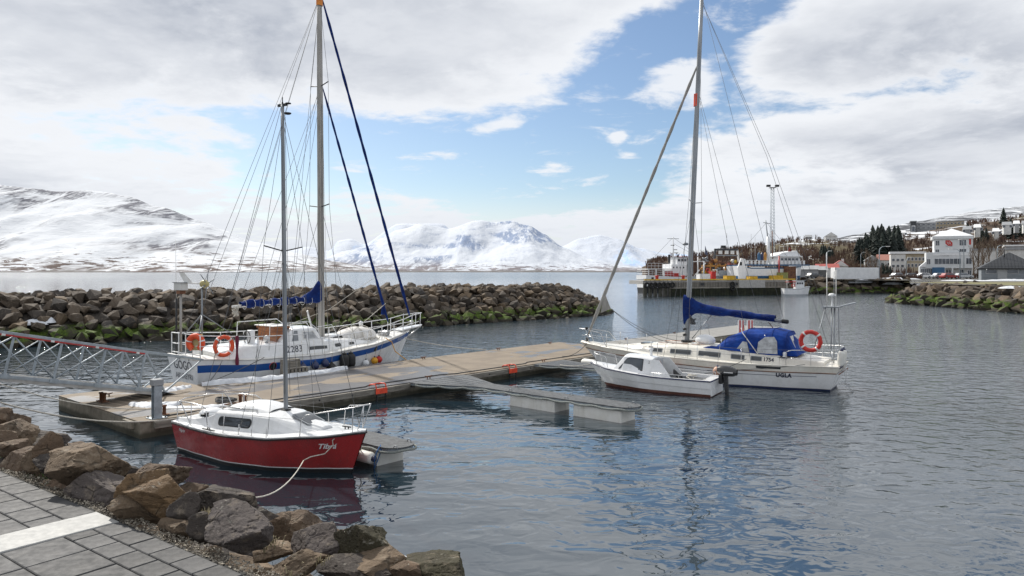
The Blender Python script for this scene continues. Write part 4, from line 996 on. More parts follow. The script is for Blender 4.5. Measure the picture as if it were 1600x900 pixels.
# cockpit coamings and seats behind the cabin
for s_ in (-1, 1):
    mb = MB(); pts = [(.15, .60, .02), (.15, .70, .02)]
    sec = [(.12, .10), (.8, .16), (1.3, .26), (1.62, .38)]
    vs = []; fs = []
    for i, (x, hh) in enumerate(sec):
        z0 = zs1(x)-.02; vs += [V((x, s_*.52, z0)), V((x, s_*.54, z0+hh)), V((x, s_*.66, z0+hh)), V((x, s_*.76, z0))]
    for i in range(3):
        for k in range(3): fs.append((i*4+k, i*4+k+1, (i+1)*4+k+1, (i+1)*4+k))
    fs += [(0, 1, 2, 3), (12, 13, 14, 15)]; mb.add(vs, fs); mb.build('coaming', M['gelcoat'], B1, bevel=.02)
MB().box((.85, 0, zs1(.8)+.06), (1.3, .96, .03)).build('cockpit_sole', M['nonskid'], B1)
mb = MB(); mb.sphere((.45, .1, zs1(.5)+.12), .28, 14, (1.1, 1.2, .5)); mb.build('stern_locker', M['gelcoat'], B1)
# raised sliding hatch (pop top)
mb = MB()
def pop(a, b_):
    x = 1.75+1.45*a; y = (2*b_-1); w_ = .50*(1-.12*abs(2*a-1)**3); z = zs1(2.4)+.46+.20*(math.sin(math.pi*min(1, max(0, .06+a*.88)))**.5)*(1-abs(y)**4)
    return V((x, y*w_, z-.02))
mb.grid(pop, 16, 14, True); mb.build('sliding_hatch', M['gelcoat'], B1)
MB().tube([(1.5, -.45, zs1(1.5)+.50), (2.9, -.48, zs1(2.9)+.50)], .016, 6).build('hatch_rail', M['steel'], B1)
for x in (1.6, 2.2, 2.85): MB().tube([(x, -.46, zs1(x)+.42), (x, -.46, zs1(x)+.50)], .012, 6).build('hatch_rail_foot', M['steel'], B1)
for s_ in (-1, 1):
    f_ = cabin_fn(st1, s_); sg = 1 if s_ < 0 else -1
    fn = lambda a, b_, f_=f_, sg=sg: f_(2.35+sg*a, .52+b_/.42)
    mb = MB(); patch(mb, fn, rrect(1.16, .22, .09), .012); mb.build('window_frame', M['black'], cb1)
    mb = MB(); patch(mb, fn, rrect(1.10, .17, .07), .017); mb.build('window', M['glass'], cb1)
# foredeck hatch
fn = lambda a, b_: V((4.12+a, b_, zs1(4.1)+.275-.30*(a)))
mb = MB(); patch(mb, fn, rrect(.62, .56, .08), .02); mb.build('hatch_frame', M['bracket'], cb1)
mb = MB(); patch(mb, fn, rrect(.52, .46, .06), .027); mb.build('hatch_pane', M['smoke'], cb1)
# mast and rigging
mx = 3.35; mz = zs1(3.35)+.44; MT = 8.85
def oval_mast(parent, x, y, z0, z1, a, b_, m, rake=0.0, n=14, name='mast', taper=.75):
    mb = MB(); vs = []; fs = []; N = 7
    for i in range(N+1):
        k = i/N; s_ = 1 if k < .6 else 1-(1-taper)*(k-.6)/.4
        for j in range(n): q_ = 2*math.pi*j/n; vs.append(V((x+rake*k+a*s_*math.cos(q_), y+b_*s_*math.sin(q_), z0+(z1-z0)*k)))
    for i in range(N):
        for j in range(n): fs.append((i*n+j, i*n+(j+1) % n, (i+1)*n+(j+1) % n, (i+1)*n+j))
    mb.add(vs, fs, True); mb.add([], []); o = len(mb.v)-n; mb.f.append(tuple(range(o, o+n))); mb.s.append(False)
    return mb.build(name, m, parent)
mst = oval_mast(B1, mx, 0, mz, MT, .062, .048, M['alu'], rake=-.12)
MB().box((mx, 0, mz), (.2, .16, .08)).build('mast_foot', M['black'], B1, bevel=.01)
mb = MB(); mb.tube([(mx-.08, -.62, 5.32), (mx-.08, 0, 5.20), (mx-.08, .62, 5.32)], .016, 6); mb.build('spreader', M['dark'], B1)
mb = MB(); mb.tube([(mx-.12, 0, MT), (mx-.12, 0, MT+.06)], .02, 6); mb.box((mx-.12, 0, MT-.02), (.30, .05, .06)); mb.build('masthead', M['dark'], mst)
mb = MB(); mb.tube([(mx-.12, 0, MT), (mx-.12, 0, MT+.18)], .012, 6); mb.lathe([(0, .0), (.06, .01), (.09, .03), (.09, .05), (0, .06)], 10, (mx+.06, .0, MT-.28)); mb.lathe([(0, 0), (.07, .01), (.07, .03), (0, .05)], 10, (mx+.08, 0, MT-.02)); mb.build('wind_vane', M['dark'], mst)
zt = MT-.35
wires(B1, [[(mx+.05-.1, 0, zt), (5.75, 0, 1.10)]], .006, 'forestay'); wires(B1, [[(mx-.15, 0, MT-.02), (.15, .0, 1.0)]], .006, 'backstay')
for s_ in (-1, 1):
    wires(B1, [[(mx-.1, 0, zt), (mx-.08, s_*.62, 5.32), (mx-.05, s_*1.02, zs1(3.3)+.02)], [(mx-.06, 0, 5.1), (mx-.5, s_*1.02, zs1(2.9)+.02)], [(mx-.06, 0, 5.1), (mx+.45, s_*.98, zs1(3.8)+.02)]], .0055)
    for x in (mx-.5, mx-.05, mx+.45): MB().tube([(x, s_*1.02, zs1(x)), (x, s_*1.0, zs1(x)+.24)], .011, 6).build('turnbuckle', M['steel'], B1)
# halyards, a hank of rope at the masthead
for dy, sg in ((.07, .2), (-.07, .35)): MB().tube(sag((mx-.1, dy, MT-.3), (mx+.05, dy*1.2, mz+.4), .02, 10), .006, 5).build('halyard', M['rope_dark'], B1)
# pulpit and pushpit
sh = lambda t_, k=1.0: (lambda q_: V((q_.x, q_.y*k, q_.z)))(h1.p(t_, h1.zs(t_), 1))
def mir(p, s_): return V((p.x, p.y*s_, p.z))
a0, a1 = sh(.77, .93), sh(.955, .8)
mb = MB()
for s_ in (-1, 1):
    mb.tube([mir(a0, s_), mir(a0, s_)+V((.05, 0, .38)), mir(a0, s_)+V((.2, 0, .50)), mir(a1, s_)+V((.02, 0, .56))]+([V((5.98, s_*.12, zs1(5.9)+.60)), V((6.03, 0, zs1(5.9)+.60))]), .013, 7)
    mb.tube([mir(a1, s_), mir(a1, s_)+V((.02, 0, .56))], .012, 7); mb.tube([V((5.75, s_*.08, zs1(5.7))), V((5.98, s_*.12, zs1(5.9)+.60))], .012, 7)
mb.build('pulpit', M['steel'], B1)
mb = MB()
for s_ in (-1, 1):
    p0 = V((.1, s_*.72, zs1(0))); p1 = V((1.55, s_*.88, zs1(1.5)))
    mb.tube([p0+V((.55, 0, 0)), p0+V((.25, 0, .42)), p0+V((.1, -s_*.02, .52)), V((.04, s_*.4, zs1(0)+.54)), V((.04, 0, zs1(0)+.54))], .014, 7)
    mb.tube([p0+V((.1, -s_*.02, .52)), V((.8, s_*.82, zs1(.8)+.56)), V((1.3, s_*.86, zs1(1.3)+.56)), V((1.48, s_*.87, zs1(1.3)+.48)), p1], .014, 7)
    mb.tube([V((.12, s_*.7, zs1(0))), V((.12, s_*.7, zs1(0)+.52))], .011, 6); mb.tube([V((.85, s_*.84, zs1(.8))), V((.85, s_*.82, zs1(.8)+.56))], .011, 6)
mb.build('pushpit', M['steel'], B1)
for s_ in (-1, 1):
    MB().tube([V((1.5, s_*.87, zs1(1.5)+.42)), mir(a0, s_)+V((.05, 0, .38))], .004, 4).build('lifeline', M['wire'], B1)
    for x in (2.3,): MB().tube([V((x, s_*1.02, zs1(x))), V((x, s_*.98, zs1(x)+.40))], .011, 6).build('stanchion', M['steel'], B1)
    mb = MB(); mb.box((1.05, s_*.62, zs1(1)+.24), (.1, .08, .05)); mb.lathe([(.06, 0), (.045, .05), (.06, .11), (0, .11)], 12, (1.15, s_*.60, zs1(1.1)+.20)); mb.build('winch', M['dark'], B1)
mb = MB(); mb.beam((1.5, -.98, zs1(1.5)+.03), (2.0, -1.03, zs1(2)+.03), .04, .02); mb.tube(arc((1.75, -1.0, zs1(1.75)+.03), (1, 0, 0), (0, 0, 1), .05, 0, math.pi, 6), .012, 6); mb.build('sheet_track', M['dark'], B1)
mb = MB()
for dx in (-.05, .05): mb.tube([(5.35+dx, 0, zs1(5.4)+.03), (5.35+dx, 0, zs1(5.4)+.09)], .015, 6)
mb.tube([(5.22, 0, zs1(5.4)+.09), (5.48, 0, zs1(5.4)+.09)], .016, 6); mb.build('cleat', M['dark'], B1)
lettering('boat_name', 'Tibrá', .175, h1.side_fn(.885, -1, .67), M['letterwhite'], B1, off=.008, shear=.12, offset=.004)
lettering('home_port', 'Njprýr', .12, h1.side_fn(.085, -1, .62), M['letterwhite'], B1, off=.008, shear=.45, offset=.002)
# ropes round the red boat
def B1w(x, y, z): mt = Matrix.Rotation(R(-30), 3, 'Z'); return mt @ V((x, y, z))+V((-8.5, 19.9, 0))
bow = B1w(5.3, -.42, .82)
mk = lambda name, pts, r, m, label, cat='rope', group=None: tag(MB().tube(pts, r, 7).build(name, m), label, cat, group)
mk('mooring_rope', [B1w(5.42, -.20, 1.0), bow]+[bow+V((.02, -.02, -.10)), bow+V((-.15, -.1, -.28)), bow+V((-.42, -.3, -.30)), bow+V((-.55, -.4, -.36))]+sag(bow+V((-.55, -.4, -.36)), at(345, 768, 8.6), .35, 14), .012, M['rope'], 'white mooring rope looping from the red boat bow towards the boulders')
mk('mooring_rope', sag(at(0, 605, 20.5), at(372, 712-3, 20.0)+V((-.2, 0, -.1)), .02, 2)[:1]+sag(at(-60, 610, 16), Dk(2.9, .3, .56), .62, 22), .018, M['rope'], 'long white rope sagging across the dock end to the red boat')
mk('mooring_rope', sag(at(-60, 578, 19), Dk(.9, .8, .62), .30, 20)+[Dk(2.2, .2, .55), B1w(.15, -.6, .9)], .014, M['rope'], 'thin white rope passing under the gangway to the dock corner post')
# mooring chain by the boulders
ch = thing('mooring_chain', 'short rusty chain hanging over the water beyond the boulders', 'chain', at(97, 692, 13.5))
e0, e1 = V((0, 0, 0)), at(136, 700, 13.6)-at(97, 692, 13.5)
for i in range(9):
    c_ = sag(e0, e1, .04, 8)[i]; d_ = (e1-e0).normalized(); o_ = V((0, 0, 1)) if i % 2 else V((0, 1, 0))
    MB().tube([c_+d_*.045*math.cos(2*math.pi*k/10)+o_*.028*math.sin(2*math.pi*k/10) for k in range(10)], .010, 5, closed=True).build('chain_link', M['chain'], ch)
# fender, tangled rope and blue lines at the end of the first walkway
fa = DA-math.pi/2
def F1(x, y, z): return Matrix.Rotation(fa, 3, 'Z') @ V((x, y, z))+Dk(3.0, -.15)
def F3(x, y, z): return Matrix.Rotation(fa, 3, 'Z') @ V((x, y, z))+Dk(18.15, -.15)
fender('long white fender with a dark blue end lashed under the near walkway tip', F1(6.75, -.62, .24), .14, .95, M['frp'], tilt=(R(90), 0, fa+R(90)))
rg = random.Random(9)
def tangle(name, c_, n, r, label, m, rad=.012, flat=.5):
    pts = []; p = V((0, 0, 0))
    for i in range(n):
        a = i*1.9+rg.uniform(-.5, .5); pts.append(c_+V((math.cos(a)*r*rg.uniform(.35, 1), math.sin(a)*r*rg.uniform(.35, 1), abs(rg.gauss(0, 1))*r*.25*flat)))
    sm = []
    for i in range(len(pts)-1):
        for k in range(4):
            q0, q1, q2, q3 = pts[max(0, i-1)], pts[i], pts[i+1], pts[min(len(pts)-1, i+2)]; t_ = k/4
            sm.append(.5*((2*q1)+(q2-q0)*t_+(2*q0-5*q1+4*q2-q3)*t_*t_+(3*q1-q0-3*q2+q3)*t_**3))
    return tag(MB().tube(sm, rad, 6).build(name, m), label, 'rope')
tangle('coiled_rope', F1(5.4, -.1, DZ+.05), 34, .30, 'loose heap of off white rope on the walkway behind the red bow', M['rope'])
mk('mooring_rope', sag(B1w(5.6, .25, 1.0), F1(6.3, -.35, DZ+.06), .42, 12), .015, M['rope'], 'white rope hanging in a loop between red bow and near walkway')
mk('tie_line', [F1(6.0, -.48, DZ+.03), F1(6.02, -.56, .35), F1(6.0, -.6, .18), F1(5.98, -.5, .36), F1(5.9, -.46, DZ)], .014, M['rope_blue'], 'blue line tied round the inner end of the long white fender')
mk('tie_line', [F1(7.25, -.46, DZ+.03), F1(7.27, -.58, .38), F1(7.3, -.66, .16), F1(7.22, -.62, -.03), F1(7.32, -.58, .2), F1(7.3, -.46, .42), F1(7.2, -.4, DZ+.05)], .014, M['rope_blue'], 'blue line tied round the outer end of the long white fender')
tangle('coiled_rope', Dk(3.1, 1.1, DZ+.06), 26, .42, 'dark heap of rope and hose on the dock beyond the gangway foot', M['rope_dark'], .02)
# ================================================================ WHITE CUTTER WITH THE BLUE STRIPE
O2 = Dk(4.6, 7.55); B2 = thing('white_cutter', 'large white sailboat with a broad blue stripe lying along the far dock side', 'sailboat', O2, DA)
def B2w(x, y, z): q_ = Matrix.Rotation(DA, 3, 'Z') @ V((x, y, z)); return q_+O2
h2 = Hull(.25, 0, 10.6, 11.75, -.5, [(0, 1.30), (.2, 1.14), (.45, 1.10), (.7, 1.28), (.88, 1.52), (1, 1.72)], [(0, 1.28), (.2, 1.62), (.45, 1.78), (.65, 1.62), (.8, 1.18), (.92, .58), (1, .03)], [(0, .55), (.4, .86), (.7, .62), (1, .3)], .6)
st_hi = lambda a: h2.zs(a)-(.22-.12*a); st_lo = lambda a: st_hi(a)-(.30-.06*a)
h2.band('topsides', M['gelcoat'], B2, lambda a: .24-.16*min(1, a*2), st_lo, nz=6)
h2.band('blue_stripe', M['blue'], B2, st_lo, st_hi, nz=2, transom=False)
h2.band('bulwark', M['gelcoat'], B2, st_hi, lambda a: h2.zs(a), nz=2, transom=False)
mb = MB(); mb.grid(lambda a, b_: (lambda q_: V((q_.x, q_.y*(2*a-1), q_.z)))(h2.p(0, st_lo(0)+(h2.zs(0)-st_lo(0))*b_, 1)), 6, 4, False); mb.build('transom', M['gelcoat'], B2)
h2.band('bottom', M['greyhull'], B2, lambda a: -.45, lambda a: .24-.16*min(1, a*2), nz=4)
h2.rail('toe_rail', M['old_white'], B2, .035, dz=.0, stern=True)
h2.deck('deck', M['old_white'], B2, camber=.10)
z2 = lambda x: h2.zs(max(0, min(1, x/11.75)))
# portholes in the stripe
for x in (3.05, 6.9, 8.65):
    f_ = h2.side_fn(x/11.75, -1, (st_lo(x/11.75)+st_hi(x/11.75))/2); r_ = .15 if x < 4 else .10
    mb = MB(); patch(mb, f_, [(r_*math.cos(q_*.524), r_*math.sin(q_*.524)) for q_ in range(12)], .02); o = mb.build('porthole', M['glass'], B2)
    mb = MB(); mb.tube([f_(r_*math.cos(q_*.35), r_*math.sin(q_*.35)) for q_ in range(18)], .018, 6, closed=True); mb.build('porthole_rim', M['red_paint'] if x < 4 else M['dark'], o)
# trunk cabin, doghouse
st2 = [(.9, 1.10, 1.02, z2(1)-.02, z2(1)+.22), (1.6, 1.2, 1.1, z2(1.6)-.02, z2(1.6)+.42), (3.4, 1.28, 1.15, z2(3.4)-.02, z2(3.4)+.55), (4.9, 1.28, 1.12, z2(4.9)-.02, z2(4.9)+.60), (6.0, 1.22, 1.02, z2(6)-.02, z2(6)+.46), (7.6, 1.05, .85, z2(7.6)-.02, z2(7.6)+.30), (9.0, .62, .50, z2(9)-.02, z2(9)+.12)]
c2 = cabin(st2, 'cabin_trunk', M['gelcoat'], B2, camber=.05, bevel=.03)
st2b = [(3.75, 1.12, 1.06, z2(4)+.52, z2(4)+.62), (4.35, 1.10, .98, z2(4.4)+.52, z2(4.4)+1.10), (5.5, 1.08, .92, z2(5.4)+.50, z2(5.4)+1.10), (5.95, 1.02, .86, z2(5.9)+.42, z2(5.9)+.52)]
dh = cabin(st2b, 'doghouse', M['gelcoat'], B2, camber=.06, bevel=.025)
f_ = cabin_fn(st2b, -1); fn = lambda a, b_: f_(5.15+a, .52+b_/.58)
mb = MB(); patch(mb, fn, [(-.36, -.18), (.50, -.18), (.22, .17), (-.36, .17)], .010); mb.build('window_frame', M['old_white'], dh)
mb = MB(); patch(mb, fn, [(-.32, -.14), (.42, -.14), (.18, .13), (-.32, .13)], .016); mb.build('window', M['vinyl'], dh)
mb = MB(); patch(mb, lambda a, b_: f_(4.45+a, .5+b_/.58), [(-.22, -.2), (.10, -.2), (.10, .22), (-.06, .22)], .014); mb.build('dodger_side', M['bracket'], dh)
f3 = cabin_fn(st2, -1)
mb = MB(); patch(mb, lambda a, b_: f3(5.5+a, .45+b_/.5), rrect(.95, .13, .03), .012); mb.build('window', M['glass'], c2)
for x in (6.6, 7.4): mb = MB(); patch(mb, lambda a, b_, x=x: f3(x+a, .5+b_/.35), rrect(.34, .12, .05), .012); mb.build('window', M['glass'], c2)
lettering('registration_number', '2283', .38, lambda a, b_: f3(4.28+a, .46+b_/.58), M['lettering'], c2, off=.012, spacing=1.05)
# varnished companionway and wheel house screen
mb = MB(); mb.box((3.65, -.1, z2(3.6)+.86), (.05, 1.5, .75)); mb.build('companionway_door', M['teak'], B2, bevel=.01)
mb = MB(); mb.box((3.9, -.72, z2(3.6)+.83), (.52, .04, .62)); mb.build('varnished_coaming', M['teak'], B2, bevel=.008)
MB().box((3.95, 0, z2(3.8)+1.24), (.85, 1.55, .035)).build('hatch_cover', M['old_white'], B2, bevel=.012)
MB().box((3.98, 0, z2(3.8)+1.17), (.75, 1.5, .09)).build('varnished_beam', M['teak'], B2, bevel=.01)
MB().tube(arc((2.62, -.25, z2(2.6)+.80), (0, 1, 0), (0, 0, 1), .27, 0, 2*math.pi, 20)[:-1], .016, 6, closed=True).build('steering_wheel', M['dark'], B2)
for k in range(6):
    a = k*math.pi/3; MB().tube([(2.62, -.25, z2(2.6)+.80), (2.62, -.25+.27*math.cos(a), z2(2.6)+.80+.27*math.sin(a))], .009, 5).build('wheel_spoke', M['dark'], B2)
MB().box((2.8, -.25, z2(2.8)+.72), (.24, .30, .75)).build('binnacle', M['gelcoat'], B2, bevel=.04)
mb = MB(); mb.sphere((3.25, -.72, z2(3.2)+.72), .13, 10, (1, 1, 1.3)); mb.build('winch', M['steel'], B2)
# main mast, boom, sail cover, spreaders
mx2 = 6.45
m2 = oval_mast(B2, mx2, 0, z2(6)+.0, 17.6, .155, .115, M['mastgrey'], rake=-.12)
oval_mast(B2, mx2-.11, 0, 16.9, 17.62, .162, .122, mat('orange masthead', (.72, .25, .03), .55, (.5, .14, .02), 5), rake=0, name='masthead')
for z, w_ in ((7.65, .78), (13.2, .70)):
    MB().tube([(mx2-.12, -w_, z+.10), (mx2-.06, 0, z), (mx2-.12, w_, z+.10)], .024, 6).build('spreader', M['dark'], B2)
bz = z2(6)+2.25
MB().tube([(mx2-.15, 0, bz), (3.0, 0, bz-.12), (2.1, 0, bz-.16)], .062, 10).build('boom', M['old_white'], B2)
mb = MB()
def cover(a, b_):
    x = mx2-.1-3.9*a; th = 2*math.pi*b_; zc = bz-.03*a*3.9+.05; hh = .135+.035*math.sin(a*44)+.03*math.sin(a*17)+(.55 if False else 0); ww = .13
    up_ = .62*math.exp(-(a*9.0)**1.6)+.10*math.exp(-a*3)
    cz = max(0, math.sin(th)); return V((x+.02*noise.noise(V((a*20, b_*6, 1))), ww*math.cos(th)*(1+.6*up_)*(1+.15*noise.noise(V((a*30, b_*5, 2)))), zc+hh*math.sin(th)+up_*cz+.03*noise.noise(V((a*28, b_*6, 0)))))
mb.grid(cover, 60, 16, True); mb.build('sail_cover', M['canvas2'], B2)
for k in range(9): MB().tube(arc((mx2-.6-k*.4, 0, bz-.03*(.4*k)), (0, 1, 0), (0, 0, 1), .185, 0, 2*math.pi, 14)[:-1], .008, 5, closed=True).build('sail_tie', M['tag'], B2)
mb = MB(); mb.beam((5.5, -.3, bz-.45), (6.15, .1, z2(6)+.5), .07, .07); mb.build('boom_strut', M['steel'], B2)
tangle('coiled_rope', B2w(2.2, -.1, bz-.55), 30, .16, 'hank of white sheets hanging from the boom end of the striped sailboat', M['rope'], .016, 6.0)
# furled headsails
def furled(parent, p0, p1, r0, r1, m, name):
    p0, p1 = V(p0), V(p1); n = 40; pts = [p0.lerp(p1, i/n) for i in range(n+1)]; rs = [max(.012, (r0+(r1-r0)*i/n)*(1+.18*math.sin(i*2.1)+.08*math.sin(i*5.3))*min(1, .35+i*.35)*min(1, .4+(n-i)*.3)) for i in range(n+1)]
    return MB().tube(pts, rs, 8).build(name, m, parent)
stem = V((11.9, 0, 1.98))
furled(B2, stem+V((-.10, 0, .28)), (mx2+.02, 0, 17.3), .072, .055, M['canvas2'], 'furled_genoa')
furled(B2, (10.35, 0, 2.15), (mx2+.05, 0, 13.2), .068, .045, M['canvas2'], 'furled_staysail')
mb = MB(); mb.lathe([(0, 0), (.10, .01), (.10, .04), (.05, .06), (.05, .12), (.10, .14), (.10, .17), (0, .18)], 14, stem+V((-.02, 0, 0)), (-.25, 0, 1)); mb.build('furling_drum', M['steel'], B2)
mb = MB(); mb.tube([(10.3, 0, z2(10.3)+.1), (10.33, 0, 2.2)], .02, 6); mb.build('staysail_tack', M['steel'], B2)
# wedge of sailcloth on the staysail
mb = MB(); mb.add([(10.12, .0, 3.0), (9.92, .03, 2.55), (10.25, 0, 2.55), (10.02, 0, 3.35)], [(0, 1, 2), (0, 3, 1)]); mb.build('sail_clew', M['canvas2'], B2, solid=.03)
# bowsprit platform
mb = MB(); mb.prism([(10.9, -.42), (12.35, -.20), (12.6, 0), (12.35, .20), (10.9, .42)], 1.70, 1.77, lambda v: V((v.x, v.y, v.z+(v.x-10.9)*.10))); mb.build('bow_platform', M['gelcoat'], B2, bevel=.015)
MB().tube([(11.55, 0, 1.30), (12.4, 0, 1.80)], .035, 6).build('bobstay', M['steel'], B2)
lettering('bow_name', 'GÓGÓ', .17, h2.side_fn(.915, -1, 1.335), M['tag'], B2, off=.008, shear=.0)
tfn = lambda a, b_: (lambda q_: V((q_.x, -a, q_.z)))(h2.p(0, .95+b_, 1))
lettering('stern_name', 'GÓGÓ', .50, lambda a, b_: tfn(-a*-1 if False else a, b_) if False else (lambda q_: V((q_.x, -a, q_.z)))(h2.p(0, .98+b_, 1)), M['lettering'], B2, off=.012, spacing=1.0)
lettering('home_port', 'AKUREYRI', .32, lambda a, b_: (lambda q_: V((q_.x, -a, q_.z)))(h2.p(0, .55+b_, 1)), M['lettering'], B2, off=.012)
MB().box((.02, 0, 1.36), (.10, 2.5, .05)).build('stern_cap', M['old_white'], B2, bevel=.01)
# rails
W = M['white']
for s_ in (-1, 1):
    top = []; prev = None
    for i, x in enumerate([.15, 1.25, 2.4, 3.5, 4.6, 5.7, 6.8, 7.9, 9.0, 10.0, 10.9]):
        q_ = h2.p(x/11.75, h2.zs(x/11.75), 1); y = (q_.y-.06)*s_; hgt = .92 if x < 4.7 else .70
        MB().tube([(x, y, q_.z), (x, y, q_.z+hgt)], .019, 6).build('stanchion', W, B2)
        top.append((V((x, y, q_.z)), hgt))
    for frac, rr in ((1.0, .021), (.55, .016)):
        a = [p+V((0, 0, hh*frac)) for p, hh in top if p.x < 4.7]; b_ = [p+V((0, 0, .70*frac)) for p, hh in top if p.x > 4.5]
        MB().tube(a, rr, 6).build('guard_rail', W, B2); MB().tube(b_, rr*.9, 6).build('guard_rail', W, B2)
    MB().tube([(10.9, s_*.55, z2(10.9)+.70), (11.6, s_*.36, z2(11.4)+.78), (12.35, s_*.17, z2(11.7)+.82), (12.55, 0, z2(11.7)+.82)], .021, 6).build('pulpit', W, B2)
    MB().tube([(10.9, s_*.55, z2(10.9)+.35), (12.2, s_*.19, z2(11.7)+.40)], .015, 6).build('pulpit_mid_rail', W, B2)
    for x, y in ((11.6, .34), (12.3, .18)): MB().tube([(x, s_*y, 1.78), (x+.03, s_*y, z2(11.7)+.80)], .016, 6).build('pulpit_post', W, B2)
    # extra raised rail by the cockpit
    MB().tube([(3.0, s_*1.35, z2(3)+.3), (3.05, s_*1.33, z2(3)+1.35), (4.9, s_*1.25, z2(4)+1.42), (5.4, s_*1.25, z2(4)+1.05), (5.6, s_*1.25, z2(5)+.6)], .02, 6).build('cockpit_rail', W, B2)
    MB().tube([(5.5, s_*1.1, z2(5)+1.15), (6.3, s_*1.0, z2(5)+1.2), (6.75, s_*.98, z2(6)+.5)], .018, 6).build('handrail', W, B2)
for hh in (.92, .5, .15): MB().tube([(.15, -1.22, z2(0)+hh), (.15, 1.22, z2(0)+hh)], .02, 6).build('stern_rail', W, B2)
for y in (-.6, 0, .6): MB().tube([(.15, y, z2(0)), (.15, y, z2(0)+.92)], .018, 6).build('stern_post', W, B2)
# rigging
top2 = V((mx2-.1, 0, 17.3)); wl = []
for s_ in (-1, 1):
    wl += [[top2, (mx2-.12, s_*.70, 13.3), (mx2-.12, s_*.78, 7.75), (mx2-.1, s_*1.7, z2(6.4))], [(mx2, 0, 13.1), (mx2-.5, s_*.76, 7.72), (mx2-.75, s_*1.7, z2(5.7))], [(mx2, 0, 7.6), (mx2-1.1, s_*1.68, z2(5.3))], [(mx2, 0, 7.6), (mx2+.8, s_*1.62, z2(7.2))], [(mx2-.1, 0, 13.0), (2.3, s_*1.5, z2(2.3))], [top2, (.7, s_*1.2, z2(.7))]]
wl += [[top2, (.1, .1, z2(0)+.9)], [top2, (1.9, 0, bz-.1)], [(mx2-.1, .1, 13), (3.4, .1, bz)], [top2, (4.9, 0.3, z2(5)+1.1)]]
wires(B2, wl, .0085)
for dx, dy in ((.2, -.1), (.24, .12), (-.2, .06), (-.22, -.12)): MB().tube(sag((mx2-.1, dy*.5, 16.5), (mx2+dx, dy*2, z2(6)+.5), .05, 8), .007, 5).build('halyard', M['rope'], B2)
MB().tube([(7.2, -1.1, z2(7)+.6), B2w(0, 0, 0)*0+V((10.1, -.1, 3.1))], .014, 6).build('jib_sheet', M['rope'], B2)
MB().tube([(4.4, .9, z2(4)+.9), (7.2, .5, 2.9), (11.0, .1, 5.2)], .011, 6).build('jib_sheet', M['rope'], B2)
# stern gear: wind generator, instrument box, antenna
wg = MB(); wg.tube([(.55, -.55, z2(0)+.1), (.55, -.55, 4.05)], .035, 8); wg.tube([(.55, -.55, 3.0), (.15, -1.1, z2(0)+.9)], .02, 6); wg.tube([(.55, -.55, 3.0), (1.6, -.9, z2(0)+.9)], .02, 6); wg.tube([(.55, -.55, 3.0), (.2, .2, z2(0)+.9)], .02, 6); o = wg.build('wind_generator_pole', M['bracket'], B2)
g_ = MB(); g_.lathe([(0, -.16), (.12, -.14), (.165, -.04), (.16, .06), (.08, .16), (0, .18)], 16, (.62, -.62, 4.2), (.55, -.84, 0)); g_.build('generator_hub', mat('pale yellow housing', (.46, .40, .17), .5), o)
for k in range(6):
    a = R(20+60*k); c_ = V((.62, -.62, 4.2))+V((.55, -.84, 0)).normalized()*.10; e_ = V((.84, .55, 0)).normalized()*math.cos(a)+V((0, 0, 1))*math.sin(a); f2 = (V((.84, .55, 0)).normalized()*-math.sin(a)+V((0, 0, 1))*math.cos(a))
    mb = MB(); mb.add([c_+e_*.08-f2*.03, c_+e_*.08+f2*.03, c_+e_*.60+f2*.010, c_+e_*.60-f2*.018], [(0, 1, 2, 3)]); mb.build('blade', M['bracket'], o, solid=.008)
mb = MB(); mb.tube([(.62, -.62, 4.2), (.2, .02, 4.24)], .02, 6); mb.add([V((.35, -.2, 4.24)), V((.15, .1, 4.24)), V((.02, .30, 4.66)), V((.14, .12, 4.66))], [(0, 1, 2, 3)]); mb.build('tail_vane', M['old_white'], o, solid=.01)
ib = MB(); ib.tube([(.12, .35, z2(0)+.2), (.12, .35, 3.95)], .05, 8); o = ib.build('instrument_post', M['mastgrey'], B2)
MB().box((.12, .35, 4.10), (.30, .62, .30)).build('instrument_box', M['housewhite'], o, bevel=.02); MB().box((.12, .35, 3.88), (.22, .36, .16)).build('instrument', M['brownsteel'], o, bevel=.01); MB().box((.12, .35, 4.26), (.36, .74, .03)).build('lid', M['bracket'], o)
MB().tube([(.3, 1.15, z2(0)), (.3, 1.15, 3.6)], .035, 6).build('antenna_mount', M['dark'], B2); MB().tube([(.3, 1.15, 3.6), (.28, 1.17, 6.0)], .010, 5).build('whip_antenna', M['old_white'], B2)
# foredeck: covered dinghy
mb = MB()
def din(a, b_):
    x = 7.35+2.05*a; th = math.pi*b_; w_ = .68*(max(.01, math.sin(math.pi*min(.98, max(.05, .08+.9*a))))**.35); hgt = .55*(math.sin(math.pi*min(.97, max(.06, .06+.86*a)))**.4)
    return V((x, -w_*math.cos(th)*(1+.03*math.sin(a*40)), z2(8)+.22+hgt*max(0, math.sin(th))**.8*(1+.05*noise.noise(V((a*8, b_*8, 0))))))
mb.grid(din, 30, 16, True); o = mb.build('covered_dinghy', M['whitecanvas'], B2)
for x in (7.8, 8.3, 8.8): MB().tube([V((x, .7*math.cos(q_*.3927), z2(8)+.24+.57*max(0, math.sin(q_*.3927))**.8)) for q_ in range(9)], .014, 6).build('lashing', M['rope'], o)
for k in range(5): MB().tube(sag((7.6+.35*k, -.72, z2(8)+.30), (7.85+.35*k, -.74, z2(8)+.28), .10, 6), .022, 6).build('grab_rope', M['rope'], o)
mb = MB(); mb.box((9.85, -.25, z2(9.8)+.16), (.34, .5, .26)); mb.lathe([(.12, -.2), (.15, 0), (.12, .2), (0, .2)], 12, (9.85, -.4, z2(9.8)+.2), (0, 1, 0)); mb.build('anchor_windlass', M['steel'], B2, bevel=.02)
